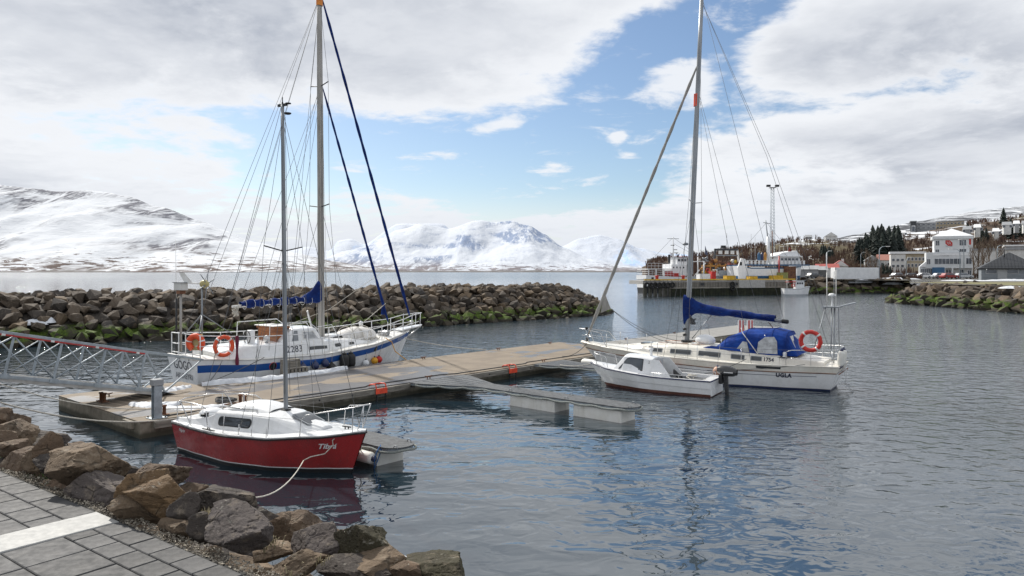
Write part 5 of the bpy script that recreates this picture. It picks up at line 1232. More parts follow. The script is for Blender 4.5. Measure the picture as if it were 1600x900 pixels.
MB().lathe([(.06, 0), (.08, .25), (.11, .32), (.11, .42), (0, .48)], 12, (8.9, .3, z2(9)+.45)).build('vent_cowl', M['gelcoat'], B2)
for x in (7.1, 6.2): MB().box((x, .1, z2(x)+.50), (.5, .6, .1)).build('deck_hatch', M['gelcoat'], B2, bevel=.03)
# buoys and fenders on this boat
lifebuoy('orange horseshoe lifebuoy hanging on the stern rail of the striped sailboat', B2w(.10, -.95, 1.93), (0, 0, DA-R(52)), .26, .115, M['orange'], tapes=2, gap=True)
lifebuoy('orange ring lifebuoy with white bands on the cockpit rail of the striped sailboat', B2w(.95, -1.52, 1.78), (0, 0, DA), .36, .075, M['orange'])
mb = MB()
mb.grid(lambda a, b_: V((.06*math.cos(b_*6.28)*(1+.3*math.sin(a*9)), .05*math.sin(b_*6.28), -1.15*a)), 14, 8, True)
tag(mb.build('flag', M['maroon'], loc=B2w(1.45, -1.62, 2.15)), 'maroon flag rolled round its staff on the stern rail', 'flag')
mb = MB(); mb.grid(lambda a, b_: V((.22*math.cos(b_*6.28)*(1+.12*math.sin(a*7)), .16*math.sin(b_*6.28), -.62*a)), 8, 10, True); tag(mb.build('jacket', mat('pale yellow oilskin', (.55, .50, .22), .7, (.42, .45, .28), 6, bump=.03, bs=6), loc=B2w(.25, -.75, 2.25)), 'pale yellow jacket hung over the stern rail behind the horseshoe buoy', 'jacket')
def sidept(x, z, out=.16): q_ = h2.p(x/11.75, z, -1); return B2w(q_.x, q_.y-out, z)
for x, dz, mm_, cp, lab in ((4.35, .64, 'navy', 'navy', 'small navy buoy aft of three hanging low on the blue striped hull'), (4.95, .66, 'navy', 'navy', 'small navy buoy in the middle of three on the blue striped hull'), (5.45, .72, 'navy', 'navy', 'small navy buoy nearest the wooden steps on the blue striped hull'),
                          (8.15, .46, 'white', 'black', 'white teardrop buoy hanging between the black fender and the yellow buoy'), (8.85, .50, 'yellow_buoy', 'black', 'yellow teardrop buoy with black cap on the striped sailboat side'), (9.2, .52, 'redbuoy', 'black', 'red teardrop buoy beside the yellow one on the striped sailboat side')):
    c_ = sidept(x, dz, .17); tp = B2w(x, -1.62 if x < 7 else -1.38, z2(x)+.65)-c_
    ball(lab, c_, .17 if x < 6 else .16, M[mm_], M[cp], 'buoys hung along the striped hull', top=tp)
for x, lab in ((6.55, 'bulky black fender left of the pair against the blue stripe'), (6.95, 'bulky black fender right of the pair against the blue stripe')):
    c_ = sidept(x, .72, .2); fender(lab, c_, .21, .62, M['black'], M['black'], top=B2w(x, -1.6, z2(x)+.6)-c_)
c_ = sidept(5.95, .42, .17); ball('half hidden black round fender low beside the wooden steps', c_, .24, M['black'], M['black'], None, top=B2w(5.95, -1.65, z2(6)+.6)-c_)
mk('mooring_rope', [B2w(10.9, -.60, 1.42)]+sag(B2w(10.95, -.66, 1.34), Dk(19.6, 5.2, .58), .10, 8), .018, M['rope'], 'pair of white bow ropes from the striped sailboat to the dock')
mk('mooring_rope', sag(B2w(.9, -1.5, z2(1)), Dk(4.5, 5.2, .56), .12, 8)+sag(Dk(4.5, 5.2, .56), B2w(2.6, -1.66, z2(2)+.05), .05, 8), .014, M['rope_dark'], 'dark stern rope of the striped sailboat looped to the dock cleat')
mk('shore_cable', [B2w(9.0, -1.45, 1.55), B2w(9.25, -1.62, 1.35), B2w(9.4, -1.68, .9), Dk(14.3, 5.4, .5)], .02, M['yellow_buoy'], 'yellow power cable dropping from the striped deck to the dock', 'cable')

# ================================================================ BIG WHITE YACHT
O3 = V((13.2, 29.3, 0)); A3 = math.atan2(.54, -.84); B3 = thing('white_yacht', 'large cream and white yacht with blue sail cover and blue cockpit tent', 'sailboat', O3, A3)
def B3w(x, y, z): return Matrix.Rotation(A3, 3, 'Z') @ V((x, y, z))+O3
h3 = Hull(.55, 0, 9.9, 11.7, -.45, [(0, .98), (.3, .94), (.6, 1.02), (.85, 1.17), (1, 1.28)], [(0, 1.12), (.2, 1.52), (.42, 1.78), (.62, 1.62), (.8, 1.08), (.93, .45), (1, .03)], [(0, .35), (.2, .60), (.45, .80), (.7, .62), (1, .3)], .55)
z3 = lambda x: h3.zs(max(0, min(1, x/11.7)))
h3.band('topsides', M['gelcoat'], B3, lambda a: .07, lambda a: h3.zs(a)-.27, nz=8)
h3.band('bottom', M['navy'], B3, lambda a: -.4, lambda a: .07, nz=4)
h3.band('cream_band', M['cream'], B3, lambda a: h3.zs(a)-.24, lambda a: h3.zs(a), nz=3)
h3.band('rubbing_strake', M['brownsteel'], B3, lambda a: h3.zs(a)-.27, lambda a: h3.zs(a)-.24, nz=1)
h3.rail('rubbing_strip', M['brownsteel'], B3, .02, dz=-.255, out=.006, stern=True)
h3.rail('toe_rail', M['cream'], B3, .025, dz=.01, stern=True)
mb = MB()
for s_ in (-1, 1):
    mb.tube([h3.p(.06+.92*i/30, h3.zs(.06+.92*i/30)-.40, s_)+V((0, s_*.003, 0)) for i in range(31)], .009, 4)
mb.build('pinstripe', M['navy'], B3)
h3.deck('deck', M['cream'], B3, camber=.10)
mb = MB()
def t3(a, b_): q_ = h3.p(0, .24+(.98-.24)*b_, 1); return V((q_.x, q_.y*(2*a-1), q_.z))
st3 = [(2.2, 1.22, 1.10, z3(2)-.02, z3(2)+.34), (3.6, 1.30, 1.12, z3(3.6)-.02, z3(3.6)+.44), (5.2, 1.28, 1.05, z3(5.2)-.02, z3(5.2)+.48), (7.0, 1.12, .88, z3(7)-.02, z3(7)+.42), (8.3, .82, .58, z3(8.3)-.02, z3(8.3)+.26), (9.4, .45, .28, z3(9.4)-.02, z3(9.4)+.05)]
c3 = cabin(st3, 'cabin', M['cream'], B3, camber=.10, r=.06, bevel=.03)
st3b = [(.55, 1.02, .95, z3(.6)-.02, z3(.6)+.16), (2.2, 1.22, 1.10, z3(2)-.02, z3(2)+.30)]
c3b = cabin(st3b, 'cockpit_coaming', M['cream'], B3, camber=.02, bevel=.02)
for s_ in (1, -1):
    f_ = cabin_fn(st3, s_); sg = -1 if s_ > 0 else 1
    mb = MB(); patch(mb, lambda a, b_: f_(5.05+sg*a, .9+b_/.6), [(-2.9, -.03), (3.0, -.03), (3.1, .015), (-2.9, .015)], .012); mb.build('cabin_stripe', M['navy'], c3)
    for x, w_ in ((7.55, .62), (6.35, .92), (5.05, .92), (3.85, .52), (3.1, .40)):
        fr = lambda a, b_, x=x: f_(x+sg*a, .52+b_/.44)
        mb = MB(); patch(mb, fr, rrect(w_+.05, .19, .03), .010); o = mb.build('window_frame', M['bracket'], c3)
        mb = MB(); patch(mb, fr, rrect(w_, .145, .02), .015); mb.build('window', M['glass'], c3)
    fr = lambda a, b_: (lambda q_: q_)(cabin_fn(st3b, s_)(1.35+sg*a, .55+b_/.2))
    lettering('registration_number', '1754', .21, lambda a, b_: f_(2.62+sg*a, .5+b_/.4), M['lettering'], c3, off=.012, offset=.006)
    lettering('boat_name', 'UGLA', .22, h3.side_fn(1.95/11.7 if s_ > 0 else 1.9/11.7, s_, .565), M['lettering'], B3, off=.008, offset=.012, spacing=1.1)
    mb = MB(); patch(mb, lambda a, b_: h3.p((2.55+sg*a)/11.7, .86+b_, s_), rrect(.95, .09, .02), .010); mb.build('hull_window', M['glass'], B3)
lettering('bow_name', 'UGLA', .13, h3.side_fn(10.6/11.7, 1, .90), M['navy'], B3, off=.008, offset=.003)
# mast, boom, cover
mx3 = 6.43; mzb = z3(6.4)+.56
oval_mast(B3, mx3, 0, mzb, 16.9, .115, .085, M['alu'], rake=-.68, name='mast')
oval_mast(B3, mx3-.42, 0, 12.0, 12.55, .121, .091, M['orange_steel'], rake=-.02, name='red_mast_band', taper=1)
MB().box((mx3, 0, mzb+.03), (.42, .34, .08)).build('mast_step', M['dark'], B3, bevel=.01)
for z, w_, x in ((7.75, .85, mx3-.27), ): MB().tube([(x-.12, -w_, z+.06), (x, 0, z-.03), (x-.12, w_, z+.06)], .022, 6).build('spreader', M['steel'], B3)
gz = 3.12
MB().tube([(mx3-.15, 0, gz-.12), (2.28, 0, gz-.50)], .075, 10).build('boom', M['alu'], B3)
MB().lathe([(.09, 0), (.09, .22), (.06, .26), (0, .26)], 12, (2.35, 0, gz-.49), (-1, 0, -.08)).build('boom_end', M['dark'], B3)
mb = MB()
def cov3(a, b_):
    x = mx3+.14-3.95*a; th = 2*math.pi*b_; zc = gz-.02-.37*a; hh = .22-.10*a+.02*math.sin(a*21)
    up_ = .34*math.exp(-(a*5.5)**1.7); dn = .55*math.exp(-(a*14)**2)
    s_ = math.sin(th); return V((x+.04*noise.noise(V((a*10, b_*5, 1))), (.15+.05*up_)*math.cos(th)*(1+.1*noise.noise(V((a*15, b_*4, 2)))), zc+hh*s_+(up_*s_ if s_ > 0 else dn*s_)+.02*noise.noise(V((a*22, b_*6, 5)))))
mb.grid(cov3, 60, 18, True); mb.build('sail_cover', M['canvas2'], B3)
tangle('coiled_rope', B3w(mx3-.25, 0, 2.35), 26, .17, 'dark and white halyard coils hung at the mast foot of the cream yacht', M['rope_dark'], .02, 3.5)
mb = MB()
for z in (1.9, 2.15): mb.lathe([(.0, -.16), (.06, -.16), (.045, -.1), (.06, 0), (0, 0)], 10, (mx3, .22, z), (0, -1, 0))
mb.build('mast_winch', M['dark'], B3)
# furled genoa
furled(B3, (11.35, 0, 1.62), (mx3-.52, 0, 13.9), .085, .06, M['furl'], 'furled_genoa')
mb = MB(); mb.lathe([(0, 0), (.11, .01), (.11, .04), (.05, .06), (.05, .13), (.11, .15), (.11, .18), (0, .19)], 14, (11.42, 0, 1.32), (-.35, 0, 1)); mb.build('furling_drum', M['dark'], B3)
mb = MB(); p = V((10.55, 0, 3.35)); mb.add([p, p+V((-.42, .03, -.42)), p+V((.10, 0, -.62)), p+V((-.05, 0, .4))], [(0, 1, 2), (0, 3, 1)]); mb.build('sail_clew', M['furl'], B3, solid=.05)
for s_, e_ in ((-1, (7.0, -.6, z3(7)+.5)), (1, (6.8, .7, z3(7)+.5))): MB().tube(sag((10.15, 0, 2.95), e_, .25, 10), .011, 6).build('jib_sheet', M['rope_dark'], B3)
MB().tube([(mx3-.52, 0, 13.9), (mx3-.56, 0, 14.6)], .02, 6).build('swivel', M['dark'], B3)
# cockpit tent
mb = MB(); fr_ = [(5.05, .95, .05), (4.45, 1.02, .62), (3.6, 1.08, .98), (2.55, 1.06, 1.03), (2.0, 1.0, .92), (1.55, .98, .02)]
rows = []
for x, w_, hh in fr_:
    zb = z3(3)+.36; row = []
    for k in range(13):
        th = math.pi*k/12; c_, s_ = math.cos(th), math.sin(th); row.append(V((x, w_*(max(0, abs(c_))**.55)*(1 if c_ > 0 else -1), zb+hh*(max(0, s_)**.62 if s_ > 0 else 0))))
    rows.append(row)
vs = [v for r_ in rows for v in r_]; fs = [(i*13+k, i*13+k+1, (i+1)*13+k+1, (i+1)*13+k) for i in range(len(rows)-1) for k in range(12)]
mb.add(vs, fs, False); tent = mb.build('cockpit_tent', M['canvas'], B3, solid=.015)
def tentfn(x, y, z): return V((x, y, z))
zb = z3(3)+.36
def tside(a, b_):   # a: metres along from x=5.05 aft, b: metres above coaming (side +y)
    x = 5.05-a; w_ = interp([(1.55, .98), (2.0, 1.0), (2.55, 1.06), (3.6, 1.08), (4.45, 1.02), (5.05, .95)], x)
    hh = interp([(1.55, .02), (2.0, .92), (2.55, 1.03), (3.6, .98), (4.45, .62), (5.05, .05)], x); f = max(0.0, min(.95, b_/max(hh, .05))); s_ = f**(1/.62); c_ = math.sqrt(max(0.0, 1-s_*s_))
    return V((x, w_*max(0.0, c_)**.55, zb+b_))
for s_ in (1, -1):
    for nm, poly in (('window_panel', [(1.05, .08), (1.65, .08), (1.55, .48), (1.38, .50)]), ('door_panel', [(1.95, .06), (2.75, .06), (2.72, .55), (2.60, .72), (2.25, .70), (2.0, .50)])):
        mb = MB(); patch(mb, (lambda a, b_: tside(a, b_)) if s_ > 0 else (lambda a, b_: (lambda q_: V((q_.x, -q_.y, q_.z)))(tside(a, b_))), poly if s_ > 0 else poly, .05 if s_ > 0 else -.05); mb.build(nm, M['vinyl'], tent)
mb = MB(); patch(mb, lambda a, b_: V((1.80+.47*b_, -a, zb+.45+b_)), [(-.62, -.36), (.62, -.36), (.56, .30), (-.56, .30)], .03); mb.build('rear_window', M['vinyl'], tent)
for x0, x1 in ((4.6, 3.9), ): MB().tube([(3.05, 1.12, zb+.02), (3.7, 1.02, zb+.85), (3.85, .7, zb+1.02)], .018, 6).build('tent_bow', M['tag'], B3)
for i_ in (1, 2, 3, 4): MB().tube([v+V((0, 0, .012)) for v in rows[i_]], .012, 5).build('seam', M['canvas2'], tent)
MB().tube([tside(2.2, .80), tside(2.45, .5), tside(2.62, .12)], .014, 6).build('tent_zip', M['tag'], tent)
mb = MB(); patch(mb, lambda a, b_: cabin_fn(st3, 1)(4.6-a, 1.0+b_/.5), [(-.75, 0), (.9, 0), (.9, .10), (-.4, .10)], .03); mb.build('lee_cloth', M['canvas'], B3)
# boxes on the cabin top, dinghy roll
mb = MB(); mb.sphere((5.55, .15, z3(5)+.72), .34, 14, (1.35, 1.0, .75)); mb.build('life_raft', M['gelcoat'], B3)
MB().box((5.6, .1, z3(5)+.53), (.85, .9, .06)).build('raft_cradle', M['teak'], B3)
MB().box((8.2, 0, z3(8)+.36), (.62, .6, .07)).build('deck_hatch', M['smoke'], B3, bevel=.02)
for y in (-.55, .55): MB().tube([(6.2, y, z3(6)+.55), (7.6, y*.75, z3(7)+.50)], .018, 6).build('grab_rail', M['teak'], B3)
# rails and lifelines
def r3(x, k=1.0, s_=1): q_ = h3.p(x/11.7, z3(x), 1); return V((x, s_*(q_.y-.07)*k, z3(x)))
for s_ in (-1, 1):
    ps = [r3(x, 1, s_) for x in (1.6, 3.6, 5.4, 7.2, 8.8, 10.0)]
    stanchions(B3, ps[1:], .62, .014)
    for hh in (.62, .34): MB().tube([p+V((0, 0, hh)) for p in ps]+[V((10.6, s_*.42, z3(10.6)+hh))], .0055, 4).build('lifeline', M['wire'], B3)
    MB().tube([r3(10.0, 1, s_), V((10.45, s_*.46, z3(10.5)+.60)), V((11.35, s_*.22, z3(11.5)+.66)), V((11.75, s_*.08, z3(11.7)+.66)), V((11.8, 0, z3(11.7)+.66))], .016, 7).build('pulpit', M['steel'], B3)
    MB().tube([V((11.35, s_*.22, z3(11.5)+.66)), V((11.15, s_*.26, z3(11.2)))], .014, 6).build('pulpit_post', M['steel'], B3)
    MB().tube([V((10.4, s_*.46, z3(10.5)+.33)), V((11.6, s_*.14, z3(11.6)+.36))], .010, 6).build('pulpit_mid_rail', M['steel'], B3)
    MB().box((11.3, s_*.22, z3(11.5)+.70), (.10, .08, .12)).build('navigation_light', M['dark'], B3)
    MB().tube([r3(1.9, 1, s_), r3(1.9, 1, s_)+V((0, 0, .55)), r3(1.7, 1, s_)+V((0, 0, .62)), r3(.3, 1, s_)+V((0, 0, .66)), V((.12, s_*.85, z3(0)+.66)), V((.1, s_*.45, z3(0)+.66))], .016, 7).build('pushpit', M['steel'], B3)
    for x in (1.0, .25): MB().tube([r3(x, 1, s_), r3(x, 1, s_)+V((0, 0, .64))], .013, 6).build('pushpit_post', M['steel'], B3)
    MB().tube([r3(1.9, 1, s_)+V((0, 0, .30)), r3(.2, 1, s_)+V((0, 0, .34)), V((.1, s_*.45, z3(0)+.34))], .010, 6).build('pushpit_mid_rail', M['steel'], B3)
    mb = MB(); mb.lathe([(.10, 0), (.075, .06), (.085, .15), (.06, .2), (0, .2)], 14, (2.0, s_*1.12, z3(2)+.32)); mb.build('winch', M['steel'], B3)
# stern gantry with antennas
gx, gy = .45, .15
mb = MB()
for p0, p1 in (((.95, .95, z3(1)+.6), (.62, .30, 3.25)), ((.30, 1.0, z3(0)+.6), (.38, .38, 3.25)), ((.30, -.9, z3(0)+.6), (.25, -.35, 3.25)), ((.30, .35, z3(0)), (.3, .30, 3.4)), ((.30, .3, 2.0), (.35, -.2, 3.2))): mb.tube([p0, p1], .020, 6)
mb.build('gantry', M['alu'], B3)
mb = MB(); mb.box((.42, .05, 3.28), (.62, .85, .05)); mb.beam((.15, -.35, 3.30), (-.35, -.65, 3.44), .20, .04); mb.build('gantry_platform', M['bracket'], B3)
mb = MB(); mb.lathe([(0, 0), (.05, 0), (.03, .03), (.03, .38), (.14, .40), (.15, .45), (.10, .51), (0, .53)], 14, (.42, .05, 3.30)); mb.build('satellite_dome', M['gelcoat'], B3)
for x, y, hgt in ((.55, .42, 1.35), (.30, -.15, 1.45)): MB().tube([(x, y, 3.3), (x, y, 3.3+hgt)], .016, 6).build('whip_antenna', M['old_white'], B3)
MB().tube([(.3, .32, 3.3), (.3, .32, 4.7)], .012, 5).build('whip_antenna', M['bracket'], B3)
mb = MB(); mb.beam((-.02, .62, .35), (-.32, .60, .30), .05, .03); mb.tube([(.0, .35, .95), (-.14, .35, .85), (-.2, .35, .2), (-.42, .35, .0)], .014, 6); mb.tube([(.0, .62, .95), (-.14, .62, .85), (-.2, .62, .2), (-.42, .62, .0)], .014, 6)
for z in (.7, .45, .2): mb.tube([(-.17, .35, z), (-.17, .62, z)], .012, 6)
mb.build('swim_ladder', M['steel'], B3)
lifebuoy('red ring lifebuoy with white bands on the stern rail of the cream yacht', B3w(.98, 1.36, 1.98), (0, R(6), A3+math.pi), .36, .082, M['redbuoy'])
for k, (y, lab) in enumerate(((.88, 'pale grey fender left of the pair tied upright on the yacht stern'), (.42, 'pale grey fender right of the pair tied upright on the yacht stern'))):
    fender(lab, B3w(-.04, y, 1.32), .13, .62, M['frp'], M['navy'], 'pale fenders on the yacht stern', tilt=(R(6*(k-.3)), R(-5), A3))
# standing rigging
t3p = V((mx3-.60, 0, 15.3)); wl = []
for s_ in (-1, 1): wl += [[t3p, (mx3-.39, s_*.85, 7.82), (mx3-.05, s_*1.66, z3(6.4))], [(mx3-.27, 0, 7.7), (mx3-.6, s_*1.62, z3(5.8))], [(mx3-.27, 0, 7.7), (mx3+.5, s_*1.55, z3(7))], [(mx3-.45, 0, 12.9), (3.2, s_*1.55, z3(3.2))], [V((mx3-.66, 0, 16.6)), (2.9, s_*.3, 9.5), (.2, s_*.95, z3(0)+.1)]]
wl += [[V((mx3-.68, 0, 16.8)), (2.3, 0, gz-.40)]]
wires(B3, wl, .0075)
for dx, dy in ((.13, -.06), (-.16, .05)): MB().tube(sag((mx3-.5, dy, 14.5), (mx3+dx, dy*2, mzb+.6), .05, 8), .008, 5).build('halyard', M['rope'], B3)
MB().tube([(2.9, 0, gz-.55), (2.0, .1, z3(2)+.45)], .016, 6).build('mainsheet', M['net'], B3)
MB().tube([(5.3, .0, gz-.3), (6.2, 0, mzb+.15)], .02, 6).build('boom_vang', M['alu'], B3)
mb = MB(); fx = V((mx3-.62, -.62, 5.85)); mb.add([fx, fx+V((-.05, -.28, -.42)), fx+V((0, 0, -.40))], [(0, 1, 2)]); mb.build('pennant', M['navy'], B3, solid=.01)
MB().lathe([(0, 0), (.11, .02), (.13, .07), (.1, .12), (0, .14)], 12, (mx3+.05, .05, 5.85)).build('radar_reflector', M['bracket'], B3)
# red and white fender boards (markers seen beyond the tent)
for k, (u, lab) in enumerate(((1158, 'left of two red and white striped marker boards beyond the yacht cockpit'), (1172, 'right of two red and white striped marker boards beyond the yacht cockpit'))):
    o = thing('marker_board', lab, 'marker', at(u, 513, 36.5)-V((0, 0, 1.1)), 0, 'red and white marker boards')
    MB().box((0, 0, .95), (.30, .04, 1.1)).build('board', M['white'], o); MB().box((-.06, -.025, .95), (.07, .012, 1.1)).build('red_stripe', M['redbuoy'], o); MB().box((.09, -.025, .95), (.06, .012, 1.1)).build('red_stripe', M['redbuoy'], o); MB().box((0, 0, -.35), (.08, .08, 2.0)).build('post', M['bracket'], o)
c_ = B3w(4.45, 1.98, .62); ball('faded pink ball fender hanging amidships on the cream yacht', c_, .19, M['peach'], M['navy'], top=B3w(4.45, 1.62, 1.7)-c_)
c_ = B3w(6.3, 2.0, .60); ball('small orange ball fender between the yacht and the cabin boat', c_, .16, mat('light orange buoy', (.62, .20, .09), .5), M['navy'], top=B3w(6.3, 1.72, 1.6)-c_)
c_ = B3w(10.8, .95, .45); fender('white fender floating level under the yacht bow', c_, .16, .9, M['frp'], M['frp'], tilt=(R(90), 0, A3+R(70)))
mk('mooring_rope', sag(B3w(3.4, 1.55, 1.15), F3(7.4, .1, .56), .10, 8), .012, M['rope_dark'], 'dark spring rope from the yacht side to the middle walkway')
mk('mooring_rope', sag(B3w(1.2, 1.35, 1.05), B3w(4.9, 1.92, .62), .06, 8), .010, M['rope_dark'], 'thin dark line slanting along the yacht stern quarter')
mk('mooring_rope', sag(B3w(11.3, .2, 1.25), Dk(20.0, .5, .56), .20, 8), .014, M['rope_dark'], 'dark bow rope from the yacht to the dock')
tangle('coiled_rope', F3(7.3, .05, DZ+.06), 30, .26, 'heap of pale rope on the outer end of the middle walkway', M['rope'])
mk('mooring_rope', [F3(7.3, -.3, DZ+.04), F3(7.35, -.5, .35), F3(7.4, -.55, .05), F3(7.5, -.5, .1), F3(7.55, -.48, .4), F3(7.5, -.3, DZ+.04)], .014, M['rope'], 'pale rope loop hanging off the middle walkway tip')

# ================================================================ SMALL CABIN BOAT
O4 = V((7.8, 28.1, 0)); A4 = math.atan2(.51, -.86); B4 = thing('cabin_boat', 'small white cabin motorboat with a black outboard in front of the big yacht', 'motorboat', O4, A4)
def B4w(x, y, z): return Matrix.Rotation(A4, 3, 'Z') @ V((x, y, z))+O4
h4 = Hull(.0, 0, 4.35, 5.2, -.25, [(0, .62), (.4, .64), (.75, .76), (1, .92)], [(0, .86), (.3, .95), (.6, .90), (.82, .60), (.94, .26), (1, .02)], [(0, .80), (.5, .74), (.8, .4), (1, .2)], .7)
z4 = lambda x: h4.zs(max(0, min(1, x/5.2)))
h4.band('lower_topsides', M['gelcoat'], B4, lambda a: .09+.04*a, lambda a: .30+.14*a, nz=4)
mb = MB()
h4u = Hull(.0, -.02, 4.40, 5.25, -.25, h4.sheer, [(a, b_+.035) for a, b_ in h4.beam], h4.wl, .7)
h4u.band('upper_topsides', M['gelcoat'], B4, lambda a: .30+.14*a, lambda a: h4.zs(a)-.03, nz=4)
h4.band('bottom', M['rust_af'], B4, lambda a: -.22, lambda a: .09+.04*a, nz=3)
h4u.rail('rubbing_strake', M['navy'], B4, .024, dz=-.03, out=.008, stern=True)
h4.rail('chine_rail', M['gelcoat'], B4, .014, dz=-.30, out=-.01)
h4.deck('foredeck', M['gelcoat'], B4, t0=.55, t1=1.0, camber=.07)
mb = MB()     # side decks and cockpit well
for s_ in (-1, 1):
    mb.grid(lambda a, b_: (lambda q_: V((q_.x, s_*(q_.y-.17*b_), q_.z)))(h4.p(.56*a, h4.zs(.56*a)-.005, 1)), 12, 2, True, flip=s_ < 0)
    mb.grid(lambda a, b_: (lambda q_: V((q_.x, s_*(q_.y-.17), q_.z-.45*b_)))(h4.p(.56*a, h4.zs(.56*a)-.005, 1)), 12, 2, True)
mb.build('side_deck', M['gelcoat'], B4)
MB().box((1.5, 0, .20), (2.8, 1.45, .04)).build('cockpit_floor', M['nonskid'], B4)
MB().box((.20, 0, .48), (.42, 1.3, .22)).build('stern_bench', M['gelcoat'], B4, bevel=.03)
MB().box((-.02, 0, .30), (.06, 1.55, .52)).build('transom', M['gelcoat'], B4, bevel=.01)
MB().box((2.0, .45, .50), (.4, .45, .5)).build('seat', M['gelcoat'], B4, bevel=.04)
st4 = [(2.35, .70, .52, z4(2.3)-.03, z4(2.3)+.60), (2.9, .72, .52, z4(2.9)-.03, z4(2.9)+.62), (3.55, .70, .46, z4(3.5)-.03, z4(3.5)+.58), (4.02, .58, .46, z4(4)-.01, z4(4)+.03)]
rows = []
mb = MB()
o = cabin(st4, 'cabin', M['gelcoat'], B4, camber=.05, r=.05, bevel=.025)
for s_ in (1, -1):
    f_ = cabin_fn(st4, s_); sg = -1 if s_ > 0 else 1
    poly = [(-.62, -.19), (.36, -.19), (.36, .20), (-.18, .20), (-.30, .16)] if s_ > 0 else [(-.36, -.19), (.62, -.19), (.30, .16), (.18, .20), (-.36, .20)]
    fr = lambda a, b_, f_=f_: f_(3.10+sg*a, .56+b_/.62)
    mb = MB(); patch(mb, fr, [(a*1.06, b_*1.14) for a, b_ in poly], .010); mb.build('window_frame', M['black'], o)
    mb = MB(); patch(mb, fr, poly, .016); mb.build('window', M['smoke'], o)
    # wing of the open windscreen behind the cabin
    mb = MB(); z0 = z4(2.2)-.02; mb.prism([(1.55, z0), (2.36, z0), (2.36, z0+.62), (2.05, z0+.60)], 0, .03, lambda v: V((v.x, s_*(.72+.0*v.z-(v.y-z0)*.22+v.z), v.y))); mb.build('cockpit_wing', M['gelcoat'], o)
    MB().tube([h4.p(x/5.2, z4(x), 1)*1 if False else V((x, s_*(h4.p(x/5.2, z4(x), 1).y-.08), z4(x)+.12)) for x in (.25, .8, 1.6, 2.3)], .012, 6).build('side_rail', M['steel'], B4)
    for x in (.25, 1.2, 2.2): MB().tube([V((x, s_*(h4.p(x/5.2, z4(x), 1).y-.08), z4(x))), V((x, s_*(h4.p(x/5.2, z4(x), 1).y-.08), z4(x)+.12))], .010, 5).build('rail_post', M['steel'], B4)
    MB().tube([(4.25, s_*.52, z4(4.3)), (4.35, s_*.50, z4(4.3)+.42), (4.95, s_*.24, z4(4.9)+.44), (5.1, 0, z4(5)+.44)], .013, 6).build('bow_rail', M['steel'], B4); MB().tube([(4.85, s_*.26, z4(4.8)), (4.95, s_*.24, z4(4.9)+.44)], .012, 6).build('rail_post', M['steel'], B4)
MB().box((2.30, 0, z4(2.3)+.30), (.03, 1.1, .55)).build('bulkhead', M['nonskid'], o)
MB().tube(arc((2.12, .28, z4(2.1)+.36), (0, 1, 0), (.3, 0, 1), .17, 0, 2*math.pi, 18)[:-1], .014, 6, closed=True).build('steering_wheel', M['teak'], B4)
for k in range(6): a = k*math.pi/3; MB().tube([(2.12, .28, z4(2.1)+.36), V((2.12, .28, z4(2.1)+.36))+V((0, 1, 0))*.21*math.cos(a)+V((.3, 0, 1))*.21*math.sin(a)], .010, 5).build('wheel_spoke', M['teak'], B4)
MB().tube([(2.6, .0, z4(2.6)+.66), (2.6, 0, z4(2.6)+1.25)], .018, 6).build('light_mast', M['old_white'], B4)
MB().lathe([(.06, 0), (.05, .2), (.1, .3), (0, .32)], 10, (2.6, 0, z4(2.6)+.65)).build('horn', M['gelcoat'], B4)
mb = MB(); mb.grid(lambda a, b_: V((1.25+.3*a, .35+.16*math.cos(b_*6.28)*(1-.4*a), .55+.12*math.sin(b_*6.28)+.25*a)), 6, 8, True); mb.build('seat_cover', M['black'], B4)
lettering('boat_number', '2', .14, lambda a, b_: cabin_fn(st4, 1)(2.48-a, .78+b_/.62), M['lettering'], o, off=.01)
# outboard
ob = thing('outboard_motor', 'black outboard engine tilted down on the cabin boat stern', 'outboard motor', B4w(-.12, .02, .55), A4)
mb = MB(); mb.grid(lambda a, b_: (lambda th, k: V((-.30-.74*(a-.5), .17*math.cos(th)*k, .34+.20*math.sin(th)*k+.07*(1-a))))(2*math.pi*b_, (math.sin(math.pi*min(.96, max(.04, a)))**.28)), 14, 18, True); mb.build('cowling', M['engine'], ob)
mb = MB(); mb.grid(lambda a, b_: (lambda th, k: V((-.22-.08*a+.115*math.cos(th)*(1-.35*a), .065*math.sin(th)*(1-.3*a), .20-.75*a)))(2*math.pi*b_, 1), 8, 12, True); mb.build('leg', M['engine'], ob)
MB().box((-.38, 0, -.42), (.34, .2, .02)).build('cavitation_plate', M['engine'], ob)
MB().box((-.06, 0, .05), (.14, .22, .34)).build('bracket', M['dark'], ob, bevel=.02); MB().box((-.38, .172, .34), (.34, .006, .04)).build('decal', M['tag'], ob)
mk('mooring_rope', sag(B4w(.2, .7, .66), F3(7.2, -.3, .54), .12, 8), .011, M['rope'], 'white stern rope of the cabin boat to the walkway tip')
mk('mooring_rope', sag(B4w(5.0, .0, .92), F3(1.2, -.7, .54), .10, 8), .011, M['rope'], 'short bow rope of the cabin boat')
